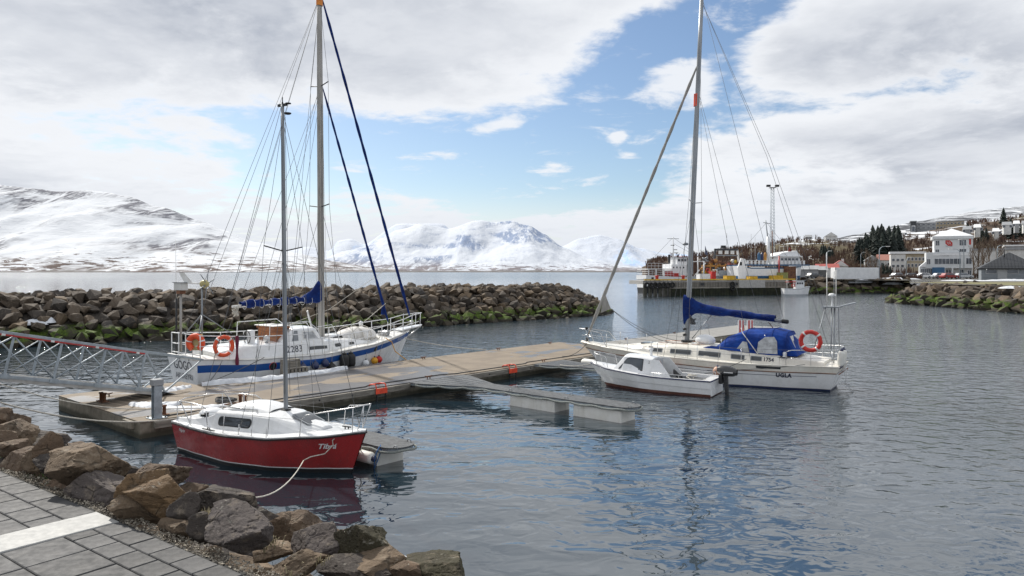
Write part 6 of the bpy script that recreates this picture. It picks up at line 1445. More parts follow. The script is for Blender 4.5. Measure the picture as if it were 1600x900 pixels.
# ================================================================ HARBOUR QUAY AND SHIPS
QA, QB = V((24.9, 139.5, 0)), V((55.8, 150.0, 0)); qd = (QB-QA).normalized(); qn = V((-qd.y, qd.x, 0)); QL = (QB-QA).length; QZ = 2.95
qa = math.atan2(qd.y, qd.x)
def Qw(x, y, z=0.0): return QA+qd*x+qn*y+V((0, 0, z))
qy = thing('timber_quay', 'old timber fronted quay with yellow edge beam and hanging tyres', 'quay', QA, qa)
MB().box((QL/2+.5, 2.95, QZ-.35), (QL+1, 5.5, .7)).build('deck', M['concrete'], qy)
MB().box((QL/2+3, 3.2, .9), (QL-7, 4.6, 3.2)).build('fill', M['dark'], qy)
wt = mat('wet weedy timber', (.11, .105, .09), .9, (.05, .05, .035), .8, grime=((.03, .04, .012), .8)); wt2 = mat('weedy pile foot', (.030, .034, .016), .9, (.015, .017, .01), 1)
for k in range(74):
    x = 6.3+k*.36
    if x > QL+.6: break
    MB().box((x, -.02, QZ-.88), (.22, .22, 1.1)).build('pile', M['greywood'], qy); MB().box((x, .0, .45), (.26, .24, 2.3)).build('pile_foot', wt2, qy)
for k in range(12): MB().lathe([(.20, -1.2), (.20, QZ-.5)], 8, (.15+.55*k, .3*(k % 2), 0)).build('round_pile', wt, qy)
MB().box((QL/2+3, -.16, QZ-1.45), (QL-5, .12, .22)).build('waling', M['greywood'], qy)
x = .2
while x < QL:
    l_ = 2.9; MB().box((x+l_/2, .1, QZ+.15), (l_-.12, .36, .24)).build('edge_beam', M['yellow'], qy); x += l_
for k in range(7):
    mb = MB(); c_ = V((.5+k*.92, -.42, QZ-.85-.05*(k % 2))); mb.tube([c_+V((.42*math.cos(a), 0, .42*math.sin(a))) for a in [2*math.pi*i/16 for i in range(16)]], .17, 8, closed=True); mb.build('tyre', M['rubber'], qy)
    MB().tube([c_+V((0, 0, .45)), c_+V((0, .3, 1.0))], .03, 5).build('tyre_chain', M['chain'], qy)
for k, x in enumerate((19.6, )):
    for dz in (-.8, -1.55): mb = MB(); c_ = V((x+.3*k, -.40, QZ+dz)); mb.tube([c_+V((.42*math.cos(a), 0, .42*math.sin(a))) for a in [2*math.pi*i/16 for i in range(16)]], .18, 8, closed=True); mb.build('tyre', M['rubber'], qy)
for x, y0 in ((12.8, 0), (20.6, 0)): MB().box((x, -.13, QZ-.75), (.85, .06, .5)).build('dark_opening', M['dark'], qy)
MB().box((24.3, -.05, QZ-.75), (6.2, .5, 1.6)).build('concrete_corner', M['concrete'], qy, bevel=.04)
def bollard_red(x, lab):
    o = thing('mooring_bollard', lab, 'bollard', Qw(x, 1.2, QZ), qa, 'red mooring bollards on the timber quay'); MB().lathe([(.32, 0), (.30, .7), (.42, .8), (.42, .95), (0, 1.0)], 12).build('post', M['red_paint'], o); MB().box((0, 0, .05), (.95, .95, .1)).build('base_plate', M['dark'], o)
bollard_red(3.6, 'red mooring bollard nearest the left end of the quay'); bollard_red(9.4, 'red mooring bollard in the middle left of the quay')
def box_thing(name, lab, cat, x, y, dims, m_, z=QZ, ribs=0, group=None):
    o = thing(name, lab, cat, Qw(x, y, z), qa, group); MB().box((0, 0, dims[2]/2), dims).build('body', m_, o, bevel=.03); MB().box((0, 0, dims[2]+.03), (dims[0]*1.03, dims[1]*1.03, .06)).build('lid', m_, o)
    for k in range(ribs): MB().box((-dims[0]/2+dims[0]*(k+.5)/ribs, -dims[1]/2-.02, dims[2]/2), (.08, .05, dims[2]*.9)).build('rib', m_, o)
    return o
box_thing('insulated_tub', 'white fish tub on the quay in front of the orange rigged trawler', 'tub', 14.2, 1.6, (2.4, 1.3, 1.2), M['white'], ribs=4); box_thing('insulated_tub', 'red fish tub on the quay right of the white tub', 'tub', 16.3, 1.6, (.9, 1.2, 1.7), M['redbuoy'], ribs=2)
box_thing('cable_chest', 'big yellow chest on the quay below the white bow housing', 'chest', 20.0, 1.2, (2.1, 1.2, .85), M['yellow'], ribs=3); box_thing('cable_chest', 'low yellow chest near the right end of the timber quay', 'chest', 25.2, 1.0, (1.8, 1.2, .7), M['yellow'], ribs=3)
box_thing('yellow_skip', 'yellow skip on the shore right of the moored fishing boat', 'skip', 34.6, 5.5, (2.4, 1.6, 1.1), M['yellow'], 2.7, 3); box_thing('rusty_crate', 'tall rust brown crate standing left of the white container', 'crate', 38.6, 6.5, (2.3, 2.0, 3.0), M['brownsteel'], 2.7, 3); box_thing('green_crate', 'small yellowish crate left of the rust brown crate', 'crate', 36.7, 6.3, (1.9, 1.8, 1.7), mat('pale green paint', (.30, .30, .10), .7), 2.7, 2)

def ship_hull(L, zsheer, B_, zl=-.6, rake=1.5, stern=.0):
    return Hull(stern, 0, L-rake, L, zl, zsheer, [(0, B_*.8), (.25, B_), (.6, B_), (.82, B_*.72), (.94, B_*.34), (1, .05)], [(0, .6), (.4, .9), (.7, .8), (1, .4)], .6)
def deck_rail(parent, pts, h, n, m_, mid=2):
    for i, (a, b_) in enumerate(zip(pts, pts[1:])):
        a, b_ = V(a), V(b_)
        for k in range(mid): MB().tube([a+V((0, 0, h*(k+1)/mid)), b_+V((0, 0, h*(k+1)/mid))], .03, 4).build('rail', m_, parent)
        c_ = max(1, int((b_-a).length/n))
        for k in range(c_+1): q_ = a.lerp(b_, k/c_); MB().tube([q_, q_+V((0, 0, h))], .028, 4).build('rail_post', m_, parent)
def winrow(parent, o, u, v, n, w_, h, gap, m_=None, name='window', frame=True):
    fn = plane_fn(o, u, v)
    for k in range(n):
        mb = MB(); cx = k*(w_+gap)+w_/2; patch(mb, fn, [(cx-w_/2, 0), (cx+w_/2, 0), (cx+w_/2, h), (cx-w_/2, h)], .04); wo_ = mb.build(name, m_ or M['winglass'], parent)
# --- grey white coaster at the left end of the quay (bow to the right, stern to the left)
S1 = thing('white_work_ship', 'white work ship with open railed stern deck at the left end of the quay', 'ship', Qw(11.6, 22), qa)
hs = ship_hull(22, [(0, 3.9), (.3, 3.5), (.6, 3.3), (.85, 3.6), (1, 4.2)], 2.9)
hs.band('hull', M['white'], S1, lambda a: 1.1, lambda a: hs.zs(a), nz=4); hs.band('boot', M['dark'], S1, lambda a: -.5, lambda a: 1.1, nz=3); hs.deck('deck', M['greyhull'], S1, drop=.6); hs.rail('rubbing_strake', M['greyhull'], S1, .09, dz=-.9, stern=True)
MB().box((1.5, -2.42, 3.0), (.55, .05, .8)).build('hull_opening', M['dark'], S1)
deck_rail(S1, [(.3, -2.4, 3.8), (3.4, -2.75, 3.6), (6.6, -2.8, 3.5)], 1.3, .8, M['white'], 3); deck_rail(S1, [(.3, -2.4, 5.3), (6.6, -2.4, 5.3)], 1.2, .8, M['white'], 2); deck_rail(S1, [(.3, -2.4, 3.8), (.3, 2.4, 3.8)], 1.3, .8, M['white'], 3)
MB().box((3.4, 0, 5.25), (6.2, 4.8, .12)).build('upper_deck', M['white'], S1)
for x in (.6, 2.4, 4.4): MB().box((x, -2.3, 4.5), (.18, .12, 1.6)).build('deck_post', M['white'], S1)
MB().box((8.6, .2, 5.0), (3.9, 4.0, 2.6)).build('deckhouse', M['white'], S1, bevel=.08); MB().box((9.6, .2, 7.0), (2.6, 3.2, 1.5)).build('wheelhouse', M['white'], S1, bevel=.08); MB().box((9.6, .2, 7.85), (3.0, 3.6, .14)).build('wheelhouse_roof', M['greyhull'], S1)
winrow(S1, (8.5, -1.41, 6.95), (1, 0, 0), (0, 0, 1), 3, .6, .55, .2); winrow(S1, (7.0, -1.81, 5.4), (1, 0, 0), (0, 0, 1), 4, .3, .35, .55); MB().box((5.8, -2.0, 4.2), (1.9, .3, 1.0)).build('red_locker', M['red_paint'], S1, bevel=.04); MB().box((7.4, -2.2, 3.9), (1.5, .3, .8)).build('red_locker', M['red_paint'], S1, bevel=.04)
MB().box((12.0, 0, 5.6), (1.5, 2.0, 3.2)).build('funnel_casing', M['bracket'], S1, bevel=.08); MB().lathe([(.25, 0), (.3, 2.0), (.22, 2.1)], 10, (7.1, 0, 6.4)).build('exhaust_pipe', M['dark'], S1)
MB().tube([(8.2, 0, 6.3), (8.1, 0, 12.5)], [.22, .10], 8).build('mast', M['white'], S1)
mb = MB(); mb.tube([(6.6, 0, 12.1), (9.6, 0, 12.1)], .06, 5); mb.build('yard', M['bracket'], S1)
for x, z in ((7.9, 10.6), (8.6, 9.6), (8.9, 8.9)): MB().box((x, -.1, z), (.9, .2, .14)).build('radar_bar', M['dark'], S1)
MB().tube([(13.2, -.6, 3.6), (16.5, -.8, 7.0)], .10, 6).build('derrick', M['white'], S1); MB().tube([(14.9, .5, 3.4), (14.9, .5, 8.0)], .12, 6).build('samson_post', M['white'], S1)
wires(S1, [[(8.1, 0, 12.4), (.4, 0, 5.2)], [(8.1, 0, 12.4), (21, 0, 4.2)], [(14.9, .5, 8), (8.2, 0, 11)]], .03, 'stay')
# --- trawler with ochre gear
S2 = thing('ochre_rigged_trawler', 'trawler stern with ochre net drums red netting and grey gallows', 'ship', Qw(21.6, 16.3), qa)
hs = ship_hull(13, [(0, 3.6), (.5, 3.5), (1, 3.9)], 2.7)
hs.band('hull', M['greyhull'], S2, lambda a: -.5, lambda a: hs.zs(a), nz=5); hs.deck('deck', M['greyhull'], S2, drop=.5)
for x in (3.2, 10.4): MB().beam((x, -2.3, 3.4), (x+(.9 if x < 5 else -.6), -1.8, 9.6), .34, .34).build('gallows_leg', M['slate'] if x < 5 else M['old_white'], S2)
mb = MB(); MB().beam((4.0, -1.8, 9.5), (9.9, -1.8, 9.5), .4, .4).build('gallows_beam', M['slate'], S2); MB().beam((3.9, -1.8, 8.2), (10.1, -1.8, 8.2), .22, .22).build('gallows_beam', M['bracket'], S2)
for x in (5.4, 7.0, 8.5): MB().box((x, -1.9, 8.9), (.9, .1, .8)).build('panel', M['old_white'], S2)
MB().box((6.2, -1.8, 10.1), (1.0, .5, .6)).build('block', M['dark'], S2); MB().tube([(9.9, -1.8, 9.7), (9.9, -1.8, 11.2)], .06, 5).build('antenna', M['dark'], S2); MB().tube([(7.1, -1.8, 9.7), (7.1, -1.8, 13.2)], .035, 5).build('antenna', M['dark'], S2)
for x, y, w_ in ((6.6, -2.5, 12.6),): MB().box((x, y, 6.7), (w_, .2, .22)).build('gantry_rail', M['brownsteel'], S2); MB().box((x, y, 5.9), (w_, .25, .35)).build('gantry_beam', M['netorange'], S2)
for x in (.8, 2.4, 4.4, 6.3, 8.0, 9.9, 12.3): MB().box((x, -2.5, 5.0), (.24, .24, 2.8)).build('gantry_post', M['netorange'], S2)
rgx = random.Random(4)
for k in range(34):
    x = rgx.uniform(.5, 12.5); z = rgx.uniform(3.8, 7.6); mm_ = rgx.choice(['netorange', 'brownsteel', 'netorange', 'bracket', 'old_white', 'yellow']); MB().lathe([(0, -.5), (.45, -.5), (.2, -.3), (.2, .3), (.45, .5), (0, .5)], 10, (x, -2.2+rgx.uniform(-.4, .6), z), (rgx.uniform(-1, 1), 1, rgx.uniform(-.4, .4))).build('deck_gear', M[mm_], S2)
MB().lathe([(0, -1.6), (1.7, -1.6), (1.8, -1.4), (1.25, -1.2), (1.35, 0), (1.25, 1.2), (1.8, 1.4), (1.7, 1.6), (0, 1.6)], 20, (9.3, -1.6, 4.9), (1, .1, 0)).build('net_drum', M['net'], S2)
MB().box((5.4, -2.7, 4.2), (2.2, .6, 1.4)).build('winch_house', M['greyhull'], S2, bevel=.1); MB().box((3.5, -2.7, 4.4), (1.0, .5, 1.5)).build('winch_house', M['old_white'], S2, bevel=.1)
lb = MB(); lb.tube([(1.5+.4*math.cos(a), -2.9, 4.9+.4*math.sin(a)) for a in [i*.5236 for i in range(12)]], .11, 6, closed=True); lb.build('ring_buoy', M['redbuoy'], S2)
MB().tube([(.6, -2.8, 6.9), (.5, -2.8, 3.4)], .16, 6).build('crane_post', M['white'], S2); MB().beam((.6, -2.8, 6.9), (-2.2, -2.8, 6.8), .16, .16).build('crane_jib', M['white'], S2)
# --- blue and white trawler
S3 = thing('blue_white_trawler', 'blue and white trawler with long railed deck and wheelhouse moored at the quay', 'ship', Qw(27.0, 9.8), qa-.02)
hs = ship_hull(17.5, [(0, 6.1), (.15, 5.5), (.6, 5.5), (1, 5.9)], 3.0, rake=1.0)
hs.band('lower_hull', M['trawlblue'], S3, lambda a: -.5, lambda a: 3.75, nz=3); hs.band('white_band', M['white'], S3, lambda a: 3.75, lambda a: hs.zs(a)-.25, nz=3); hs.band('blue_line', M['trawlblue'], S3, lambda a: hs.zs(a)-.25, lambda a: hs.zs(a), nz=1); hs.deck('deck', M['greyhull'], S3, drop=.3)
mb = MB(); mb.prism([(-.6, 2.8), (.9, 2.8), (1.4, 6.0), (.9, 7.3), (-.1, 7.5), (-.9, 5.5)], 0, .3, lambda v: V((v.x, -2.75-v.z, v.y))); mb.build('stern_gallows', M['white'], S3)
MB().box((-.2, -3.07, 6.3), (.5, .05, .7)).build('gallows_opening', M['dark'], S3)
MB().box((9, -3.02, 6.05), (16.5, .06, .28)).build('bulwark_stripe', M['trawlblue'], S3); deck_rail(S3, [(1.3, -2.9, 5.5), (16.3, -2.6, 5.5)], 1.5, .75, M['white'], 3)
for k in range(16): MB().box((1.7+k*.95, -2.75, 6.55), (.45, .05, .9)).build('rail_panel', M['white'], S3)
MB().box((12.6, 0, 6.9), (5.4, 4.6, 1.9)).build('wheelhouse', M['white'], S3, bevel=.08); MB().box((12.6, 0, 7.95), (6.2, 5.2, .2)).build('wheelhouse_roof', M['white'], S3); winrow(S3, (10.3, -2.32, 6.9), (1, 0, 0), (0, 0, 1), 5, .7, .65, .25)
mb = MB(); mb.prism([(9.6, 8.0), (15.9, 8.0), (14.8, 9.2), (11, 8.7)], -1.8, 1.8, lambda v: V((v.x, v.z, v.y))); mb.build('roof_fairing', M['white'], S3)
MB().tube([(9.0, 0, 6.5), (8.8, 0, 12.3)], [.42, .28], 8).build('mast', M['white'], S3); MB().tube([(8.7, 0, 12.2), (8.2, 0, 15.8)], .12, 6).build('topmast', M['greyhull'], S3); MB().tube([(7.6, 0, 15.3), (9.4, 0, 15.1)], .06, 5).build('yard', M['dark'], S3)
MB().tube([(9.6, -.5, 7.4), (9.5, -.5, 13.5)], .10, 6).build('derrick', M['brownsteel'], S3); MB().tube([(9.2, -3.2, 3.0), (9.2, -3.2, 8.0)], .14, 6).build('red_post', M['red_paint'], S3)
for x, mm_ in ((5.6, 'trawlblue'), (6.4, 'navy'), (7.2, 'netorange'), (13.5, 'net')): MB().lathe([(.3, 0), (.35, 1.3), (.1, 1.8), (0, 1.8)], 8, (x, -1.2, 7.0 if x < 8 else 8.1)).build('deck_gear', M[mm_], S3)
for k in range(5): MB().tube([(2.2+k*.02, -1, 6.8), (4.5+k*.7, -1, 9.0-.3*k)], .04, 4).build('rope_rig', M['rope_dark'], S3)
for x in (4.8, 5.8, 12.0, 13.2, 14.2): MB().tube([(x, .4, 7), (x, .4, random.uniform(11, 13.5))], .04, 4).build('antenna', M['old_white'], S3)
wires(S3, [[(8.2, 0, 15.6), (16.8, 0, 6.3)], [(8.3, 0, 15.2), (0, 0, 7)], [(8.6, -.2, 13), (12, -2.2, 8)]], .03, 'stay')
# --- small white fishing boat
S4 = thing('small_fishing_boat', 'small white wooden fishing boat moored beside the end of the quay', 'fishing boat', V((53.8, 146.3, 0)), R(4))
hs = ship_hull(5.6, [(0, 1.35), (.5, 1.25), (1, 1.75)], 1.05, zl=-.3, rake=.5)
hs.band('hull', M['white'], S4, lambda a: .15, lambda a: hs.zs(a), nz=4); hs.band('bottom', M['greyhull'], S4, lambda a: -.3, lambda a: .15, nz=2); hs.rail('rubbing_strake', M['greyhull'], S4, .05, dz=-.1, stern=True); hs.deck('deck', M['nonskid'], S4, drop=.2)
MB().box((3.3, 0, 2.0), (1.7, 1.4, 1.6)).build('wheelhouse', M['white'], S4, bevel=.08); MB().box((3.3, 0, 2.85), (2.0, 1.6, .1)).build('roof', M['greyhull'], S4); winrow(S4, (2.6, -.71, 2.15), (1, 0, 0), (0, 0, 1), 3, .32, .38, .15); MB().tube([(2.9, 0, 2.8), (2.9, 0, 5.2)], .05, 5).build('mast', M['white'], S4); MB().tube([(.9, 0, 1.2), (.9, 0, 3.0)], .05, 5).build('aft_mast', M['old_white'], S4)
lb = MB(); lb.tube([(1.8+.3*math.cos(a), -.8, 1.9+.3*math.sin(a)) for a in [i*.5236 for i in range(12)]], .09, 6, closed=True); lb.build('ring_buoy', M['redbuoy'], S4); MB().box((1.6, 0, 2.6), (1.6, 1.3, .08)).build('awning', M['redbuoy'], S4)
# --- floodlight tower
LT = thing('floodlight_tower', 'tall thin lattice floodlight tower behind the trawlers', 'light tower', (63.7, 180, 2.75)); th = 22.3
for sx_, sy_ in ((-1, -1), (1, -1), (1, 1), (-1, 1)): MB().tube([(sx_*.55, sy_*.55, 0), (sx_*.30, sy_*.30, th)], .055, 5).build('leg', M['galv'], LT)
mb = MB(); N = 30
for i in range(N):
    z0, z1 = th*i/N, th*(i+1)/N; a, b_ = .55-.25*i/N, .55-.25*(i+1)/N
    for (p0, p1) in (((-a, -a, z0), (b_, -b_, z1)), ((a, -a, z0), (b_, b_, z1)), ((a, a, z0), (-b_, b_, z1)), ((-a, a, z0), (-b_, -b_, z1)), ((-a, -a, z0), (a, -a, z0)), ((a, -a, z0), (a, a, z0))): mb.tube([p0, p1], .022, 4)
tag(mb.build('lattice', M['galv'], LT), kind='stuff')
MB().box((0, 0, th+.1), (1.4, 1.2, .12)).build('platform', M['dark'], LT)
for x in (-1.05, 1.05): MB().box((x, -.2, th+.55), (.9, .6, .5)).build('floodlight', M['dark'], LT)
# --- white container wall
CT = thing('white_container', 'long white ribbed container standing on the shore beside the snow', 'container', (71.2, 163.2, 3.0), R(1))
MB().box((4.85, 0, 1.25), (9.7, 2.4, 2.55)).build('shell', M['white'], CT, bevel=.03)
for k in range(40): MB().box((.14+k*.241, -1.22, 1.25), (.10, .05, 2.3)).build('corrugation', M['white'], CT)
for x in (0, 9.7): MB().box((x, -1.2, 1.25), (.16, .12, 2.6)).build('corner_post', M['bracket'], CT)
lettering('container_mark', '3', .5, plane_fn((.7, -1.26, 1.9), (1, 0, 0), (0, 0, 1)), M['bracket'], CT)

# ================================================================ TOWN
def gable_house(name, lab, x, y, z, w_, d_, h, rh, mw, mr, rot=0.0, wins=None, group=None, ridge='x', chimney=False, cat='house'):
    o = thing(name, lab, cat, (x, y, z), rot-math.atan2(x, y)*.85, group); w_ *= .88
    MB().box((0, 0, h/2-1), (w_, d_, h+2)).build('wall', mw, o)
    e = .4; mb = MB()
    if ridge == 'x': mb.prism([(-d_/2-e, h), (d_/2+e, h), (0, h+rh)], -w_/2-e, w_/2+e, lambda v: V((v.z, v.x, v.y)))
    else: mb.prism([(-w_/2-e, h), (w_/2+e, h), (0, h+rh)], -d_/2-e, d_/2+e, lambda v: V((v.x, v.z, v.y)))
    if ridge == 'y':
        g_ = MB(); g_.prism([(-w_/2, h-.02), (w_/2, h-.02), (0, h+rh-.15)], -d_/2-e-.04, -d_/2+.2, lambda v: V((v.x, v.z, v.y))); g_.build('gable', mw, o)
    r_ = mb.build('roof', mr, o)
    if chimney: MB().box((w_*.2, 0, h+rh*.9), (.7, .7, 1.4)).build('chimney', mw, r_)
    for (wx, wz, ww, wh) in (wins or []):
        f_ = MB().box((wx, -d_/2-.03, wz), (ww+.25, .10, wh+.25)).build('window', M['white'], o); MB().box((wx, -d_/2-.07, wz), (ww, .10, wh)).build('pane', M['winglass'], f_)
    return o
def P3(u, v, d): q_ = at(u, v, d); return q_.x, q_.y, q_.z
# red roofed houses by the shore
x, y, z = P3(1292, 424, 235); gable_house('red_roofed_house', 'white house with low red roof left of the white container', x, y, 3.2, 7, 8, 2.6, 1.3, M['housewhite'], M['roofred'], wins=[(-1.8, 1.8, .9, 1), (1.5, 1.8, .9, 1)], group=None)
x, y, z = P3(1312, 424, 240); gable_house('red_roofed_house', 'white gabled house with red roof above the container left end', x, y, 3.2, 5.2, 9, 3.2, 1.9, M['housewhite'], M['roofred'], ridge='y', wins=[(-.9, 2.0, .7, .8), (.9, 2.0, .7, .8), (0, 4.2, .6, .6)], chimney=True)
x, y, z = P3(1388, 416, 300); gable_house('red_roofed_house', 'white house with faded red roof and chimney behind the bare trees', x, y, 6.0, 9, 8, 3.2, 2.4, M['housewhite'], mat('faded pink roof', (.38, .17, .13), .7), chimney=True, wins=[(-2.4, 1.7, .9, 1), (0, 1.7, .9, 1), (2.4, 1.7, .9, 1)])
x, y, z = P3(1362, 416, 300); gable_house('grey_roofed_house', 'pale house half hidden by birches with grey roof', x, y, 5.6, 6, 8, 3.4, 2.2, M['housegrey'], M['housegrey'], ridge='y', wins=[(-1.2, 1.7, .8, 1), (1.2, 1.7, .8, 1)])
# long white and beige block
LB = thing('long_flat_block', 'long flat roofed white and beige block left of the tower building', 'building', P3(1421, 425, 270), -.42); LB.scale = (.86, 1, 1); w_ = 12
MB().box((0, 0, 3.2), (11, 8, 7)).build('wall', M['housebeige'], LB); MB().box((-4.6, -.4, 3.1), (5.6, 8, 6.6)).build('white_wing', M['housewhite'], LB); MB().box((-1, 0, 7.0), (13.4, 9.4, .8)).build('roof', M['white'], LB)
for k in range(5):
    for r_ in range(2): f_ = MB().box((-.6+1.35*k, -4.04, 2.4+2.3*r_), (1.0, .1, 1.3)).build('window', M['white'], LB); MB().box((-.6+1.35*k, -4.09, 2.4+2.3*r_), (.75, .08, 1.05)).build('pane', M['winglass'], f_)
for k in range(3):
    for r_ in range(2): f_ = MB().box((-6.4+1.7*k, -4.44, 2.2+2.2*r_), (1.2, .1, 1.1)).build('window', M['white'], LB); MB().box((-6.4+1.7*k, -4.49, 2.2+2.2*r_), (1.0, .08, .9)).build('pane', M['winglass'], f_)
# white tower building
TB = thing('white_tower_building', 'tall white office building with pyramid roof and red emblem beside the shore road', 'building', (0, 0, 0)); s = 200/FP
def tx(u): return (u-800)*s
def tz(v): return H-(v-424)*s
Wt = mat('white panel cladding', (.66, .68, .69), .6, (.60, .62, .63), .4, stretch=(1, 1, 1)); zg = 2.75
def tbox(name, u0, u1, v0, v1, y0, dep, m_, parent=TB, **k): return MB().box(((tx(u0)+tx(u1))/2, y0+dep/2, (tz(v0)+tz(v1))/2), (tx(u1)-tx(u0), dep, tz(v0)-tz(v1))).build(name, m_, parent, **k)
tbox('ground_floor', 1461, 1519, 419, 436, 201.2, 11, mat('recessed wall', (.50, .50, .49), .8)); tbox('middle_floor', 1447, 1520, 394, 419, 200, 14, Wt); tbox('upper_floor', 1460, 1520, 372, 394, 200.6, 12.5, Wt); tbox('eaves', 1457, 1521, 368.5, 373, 200.1, 13.5, Wt)
mb = MB(); a = [(tx(1457), 200.1, tz(368.5)), (tx(1521), 200.1, tz(368.5)), (tx(1521), 213.6, tz(368.5)), (tx(1457), 213.6, tz(368.5)), (tx(1489), 206.8, tz(355.5))]; mb.add(a, [(0, 1, 4), (1, 2, 4), (2, 3, 4), (3, 0, 4)]); mb.build('roof', M['white'], TB)
for x0, x1, v0, v1, n in ((1462, 1468.5, 375, 383.5, 2), (1461.5, 1468, 389, 394, 2), (1499, 1510, 374.5, 384, 3), (1499, 1510, 388.5, 394, 3), (1460, 1502, 403.5, 413, 7), (1448, 1454, 404, 413, 2), (1509, 1518, 403, 413, 2), (1478, 1487, 421.5, 427.5, 2), (1500, 1506, 421, 432, 2), (1512, 1518, 422, 433, 2)):
    yy = 200 if v0 > 395 and v0 < 418 else (200.6 if v0 < 395 else 201.2); f_ = tbox('window', x0, x1, v0, v1, yy-.06, .12, M['white'])
    for k in range(n): uu = x0+.4+(x1-x0-.4)*k/n; tbox('pane', uu, uu+(x1-x0-.4)/n-.5, v0+.5, v1-.5, yy-.10, .10, M['winglass'], f_)
for k in range(40): tbox('panel_joint', 1447+73*k/40, 1447+73*k/40+.10, 394.2, 418.8, 199.985, .03, M['bracket'])
tbox('balcony_band', 1458, 1521, 396, 399, 199.9, .3, M['white'])
for k in range(2): MB().box((tx(1476+12*k), 199.0, 3.9), (.35, .35, 4.2)).build('column', Wt, TB)
# emblem: a red rounded tile of two interlocking arrows
em = plane_fn((tx(1483), 200.58, tz(379.5)), (1, 0, 0), (0, 0, 1))
mb = MB(); patch(mb, em, [(-.95, .75), (.25, .75), (.95, .10), (.95, -.75), (-.25, -.75), (-.95, -.10)], .05); e_ = mb.build('red_emblem', M['redbuoy'], TB)
for sg in (1, -1):
    mb = MB(); mb.tube([em(sg*x_, sg*z_)+V((0, -.09, 0)) for x_, z_ in ((-.60, .40), (-.25, .05), (.05, .38), (.40, .02))], .06, 5); mb.build('emblem_line', M['letterwhite'], e_)
lettering('sign_text', 'GLITNIR', .50, plane_fn((tx(1483), 200.58, tz(384.5)), (1, 0, 0), (0, 0, 1)), M['bracket'], TB); lettering('sign_text', 'TORGIÐ', .55, plane_fn((tx(1477), 199.98, tz(399.4)), (1, 0, 0), (0, 0, 1)), M['bracket'], TB)
mb = MB(); patch(mb, plane_fn((tx(1515.5), 200.5, tz(378)), (1, 0, 0), (0, 0, 1)), rrect(.5, 1.6, .2), .05); mb.build('side_sign', M['redbuoy'], TB)
WB = thing('glass_fronted_annex', 'low white annex with glass front and sloping roof left of the tower building', 'building', (0, 0, 0))
tbox('wall', 1436.5, 1461, 417, 436, 200.5, 9, Wt, WB); mb = MB(); mb.prism([(tx(1436), tz(417)), (tx(1462), tz(417)), (tx(1462), tz(404)), (tx(1448), tz(407))], 200.3, 209, lambda v: V((v.x, v.z, v.y))); mb.build('roof', M['white'], WB)
for k in range(7): tbox('glass_panel', 1439+3.1*k, 1441.6+3.1*k, 420, 433.5, 200.4, .12, M['winglass'], WB)
MB().box((tx(1466), 198.5, 4.5), (3.4, .1, 2.6)).build('banner', M['trawlblue'], WB); lettering('sign_text', 'TM', .5, plane_fn((tx(1443), 200.36, tz(418.6)), (1, 0, 0), (0, 0, 1)), M['bracket'], WB)
# grey shed with dark roof
SH = thing('grey_shed', 'grey plank boathouse with dark roof on the lawn at the right edge', 'shed', (0, 0, 0)); s = 150/FP
x0, x1 = (1532-800)*s, (1626-800)*s; ze = H-(419-424)*s; zr = H-(394-424)*s; y0 = 150
MB().box(((x0+x1)/2, y0+5, (2.8+ze)/2), (x1-x0, 10, ze-2.8)).build('wall', M['sidinggrey'], SH)
mb = MB(); xm = (1580-800)*s; mb.prism([(x0-.6, ze-.12), (x1+.6, ze-.12), (x1+.6, ze+.1), (x1-6, zr), (xm-4.2, zr), (x0-.6, ze+.1)], 0, 1, lambda v: V((v.x, 0, 0))) if False else None
rf = MB(); a = [V((x0-.6, y0-.7, ze)), V((x1+.6, y0-.7, ze)), V((x1+.6, y0+10.7, ze)), V((x0-.6, y0+10.7, ze)), V((xm-.25, y0+5, zr)), V((xm+.25, y0+5, zr))]; rf.add(a, [(0, 1, 5, 4), (1, 2, 5), (2, 3, 4, 5), (3, 0, 4), (3, 2, 1, 0)]); r_ = rf.build('roof', M['slate'], SH)
for k in range(18):
    xx = x0+k*.7; hw_ = (x1-x0)/2+.6; tt = min(1, max(0, 1-abs(xx-xm)/hw_)); MB().beam((xx, y0-.7, ze+.03), (xx if xx > xm else xx, y0-.7+5.7*min(tt, 1), ze+.03+(zr-ze)*min(tt, 1)), .05, .06).build('roof_seam', M['slate'], r_)
MB().box(((x0+x1)/2, y0-.72, ze-.12), (x1-x0+1.3, .12, .26)).build('gutter', M['dark'], SH)
for u0, u1 in ((1539, 1558), (1573, 1592), (1602, 1620)): f_ = MB().box(((u0+u1-1600)/2*s, y0-.04, H-(424-424)*s), ((u1-u0)*s, .10, .95)).build('window', M['housegrey'], SH); MB().box(((u0+u1-1600)/2*s, y0-.08, H), ((u1-u0)*s-.3, .08, .7)).build('pane', M['winglass'], f_)
MB().box(((1566-800)*s, y0-.05, 3.95), (2.0, .12, 2.3)).build('door', M['housegrey'], SH)
for k in range(14): MB().box(((x0+x1)/2, y0-.012, 2.9+k*.26), (x1-x0, .03, .025)).build('plank_joint', M['slate'], SH)
lb = MB(); lb.sphere(((1540-800)*s, y0-.9, ze-.3), .12, 8); lb.build('lamp', M['white'], SH)
for u in (1571, ): MB().tube([((u-800)*s, y0+3, zr-1), ((u-800)*s, y0+3, zr+.6)], .12, 6).build('vent_pipe', M['dark'], SH)
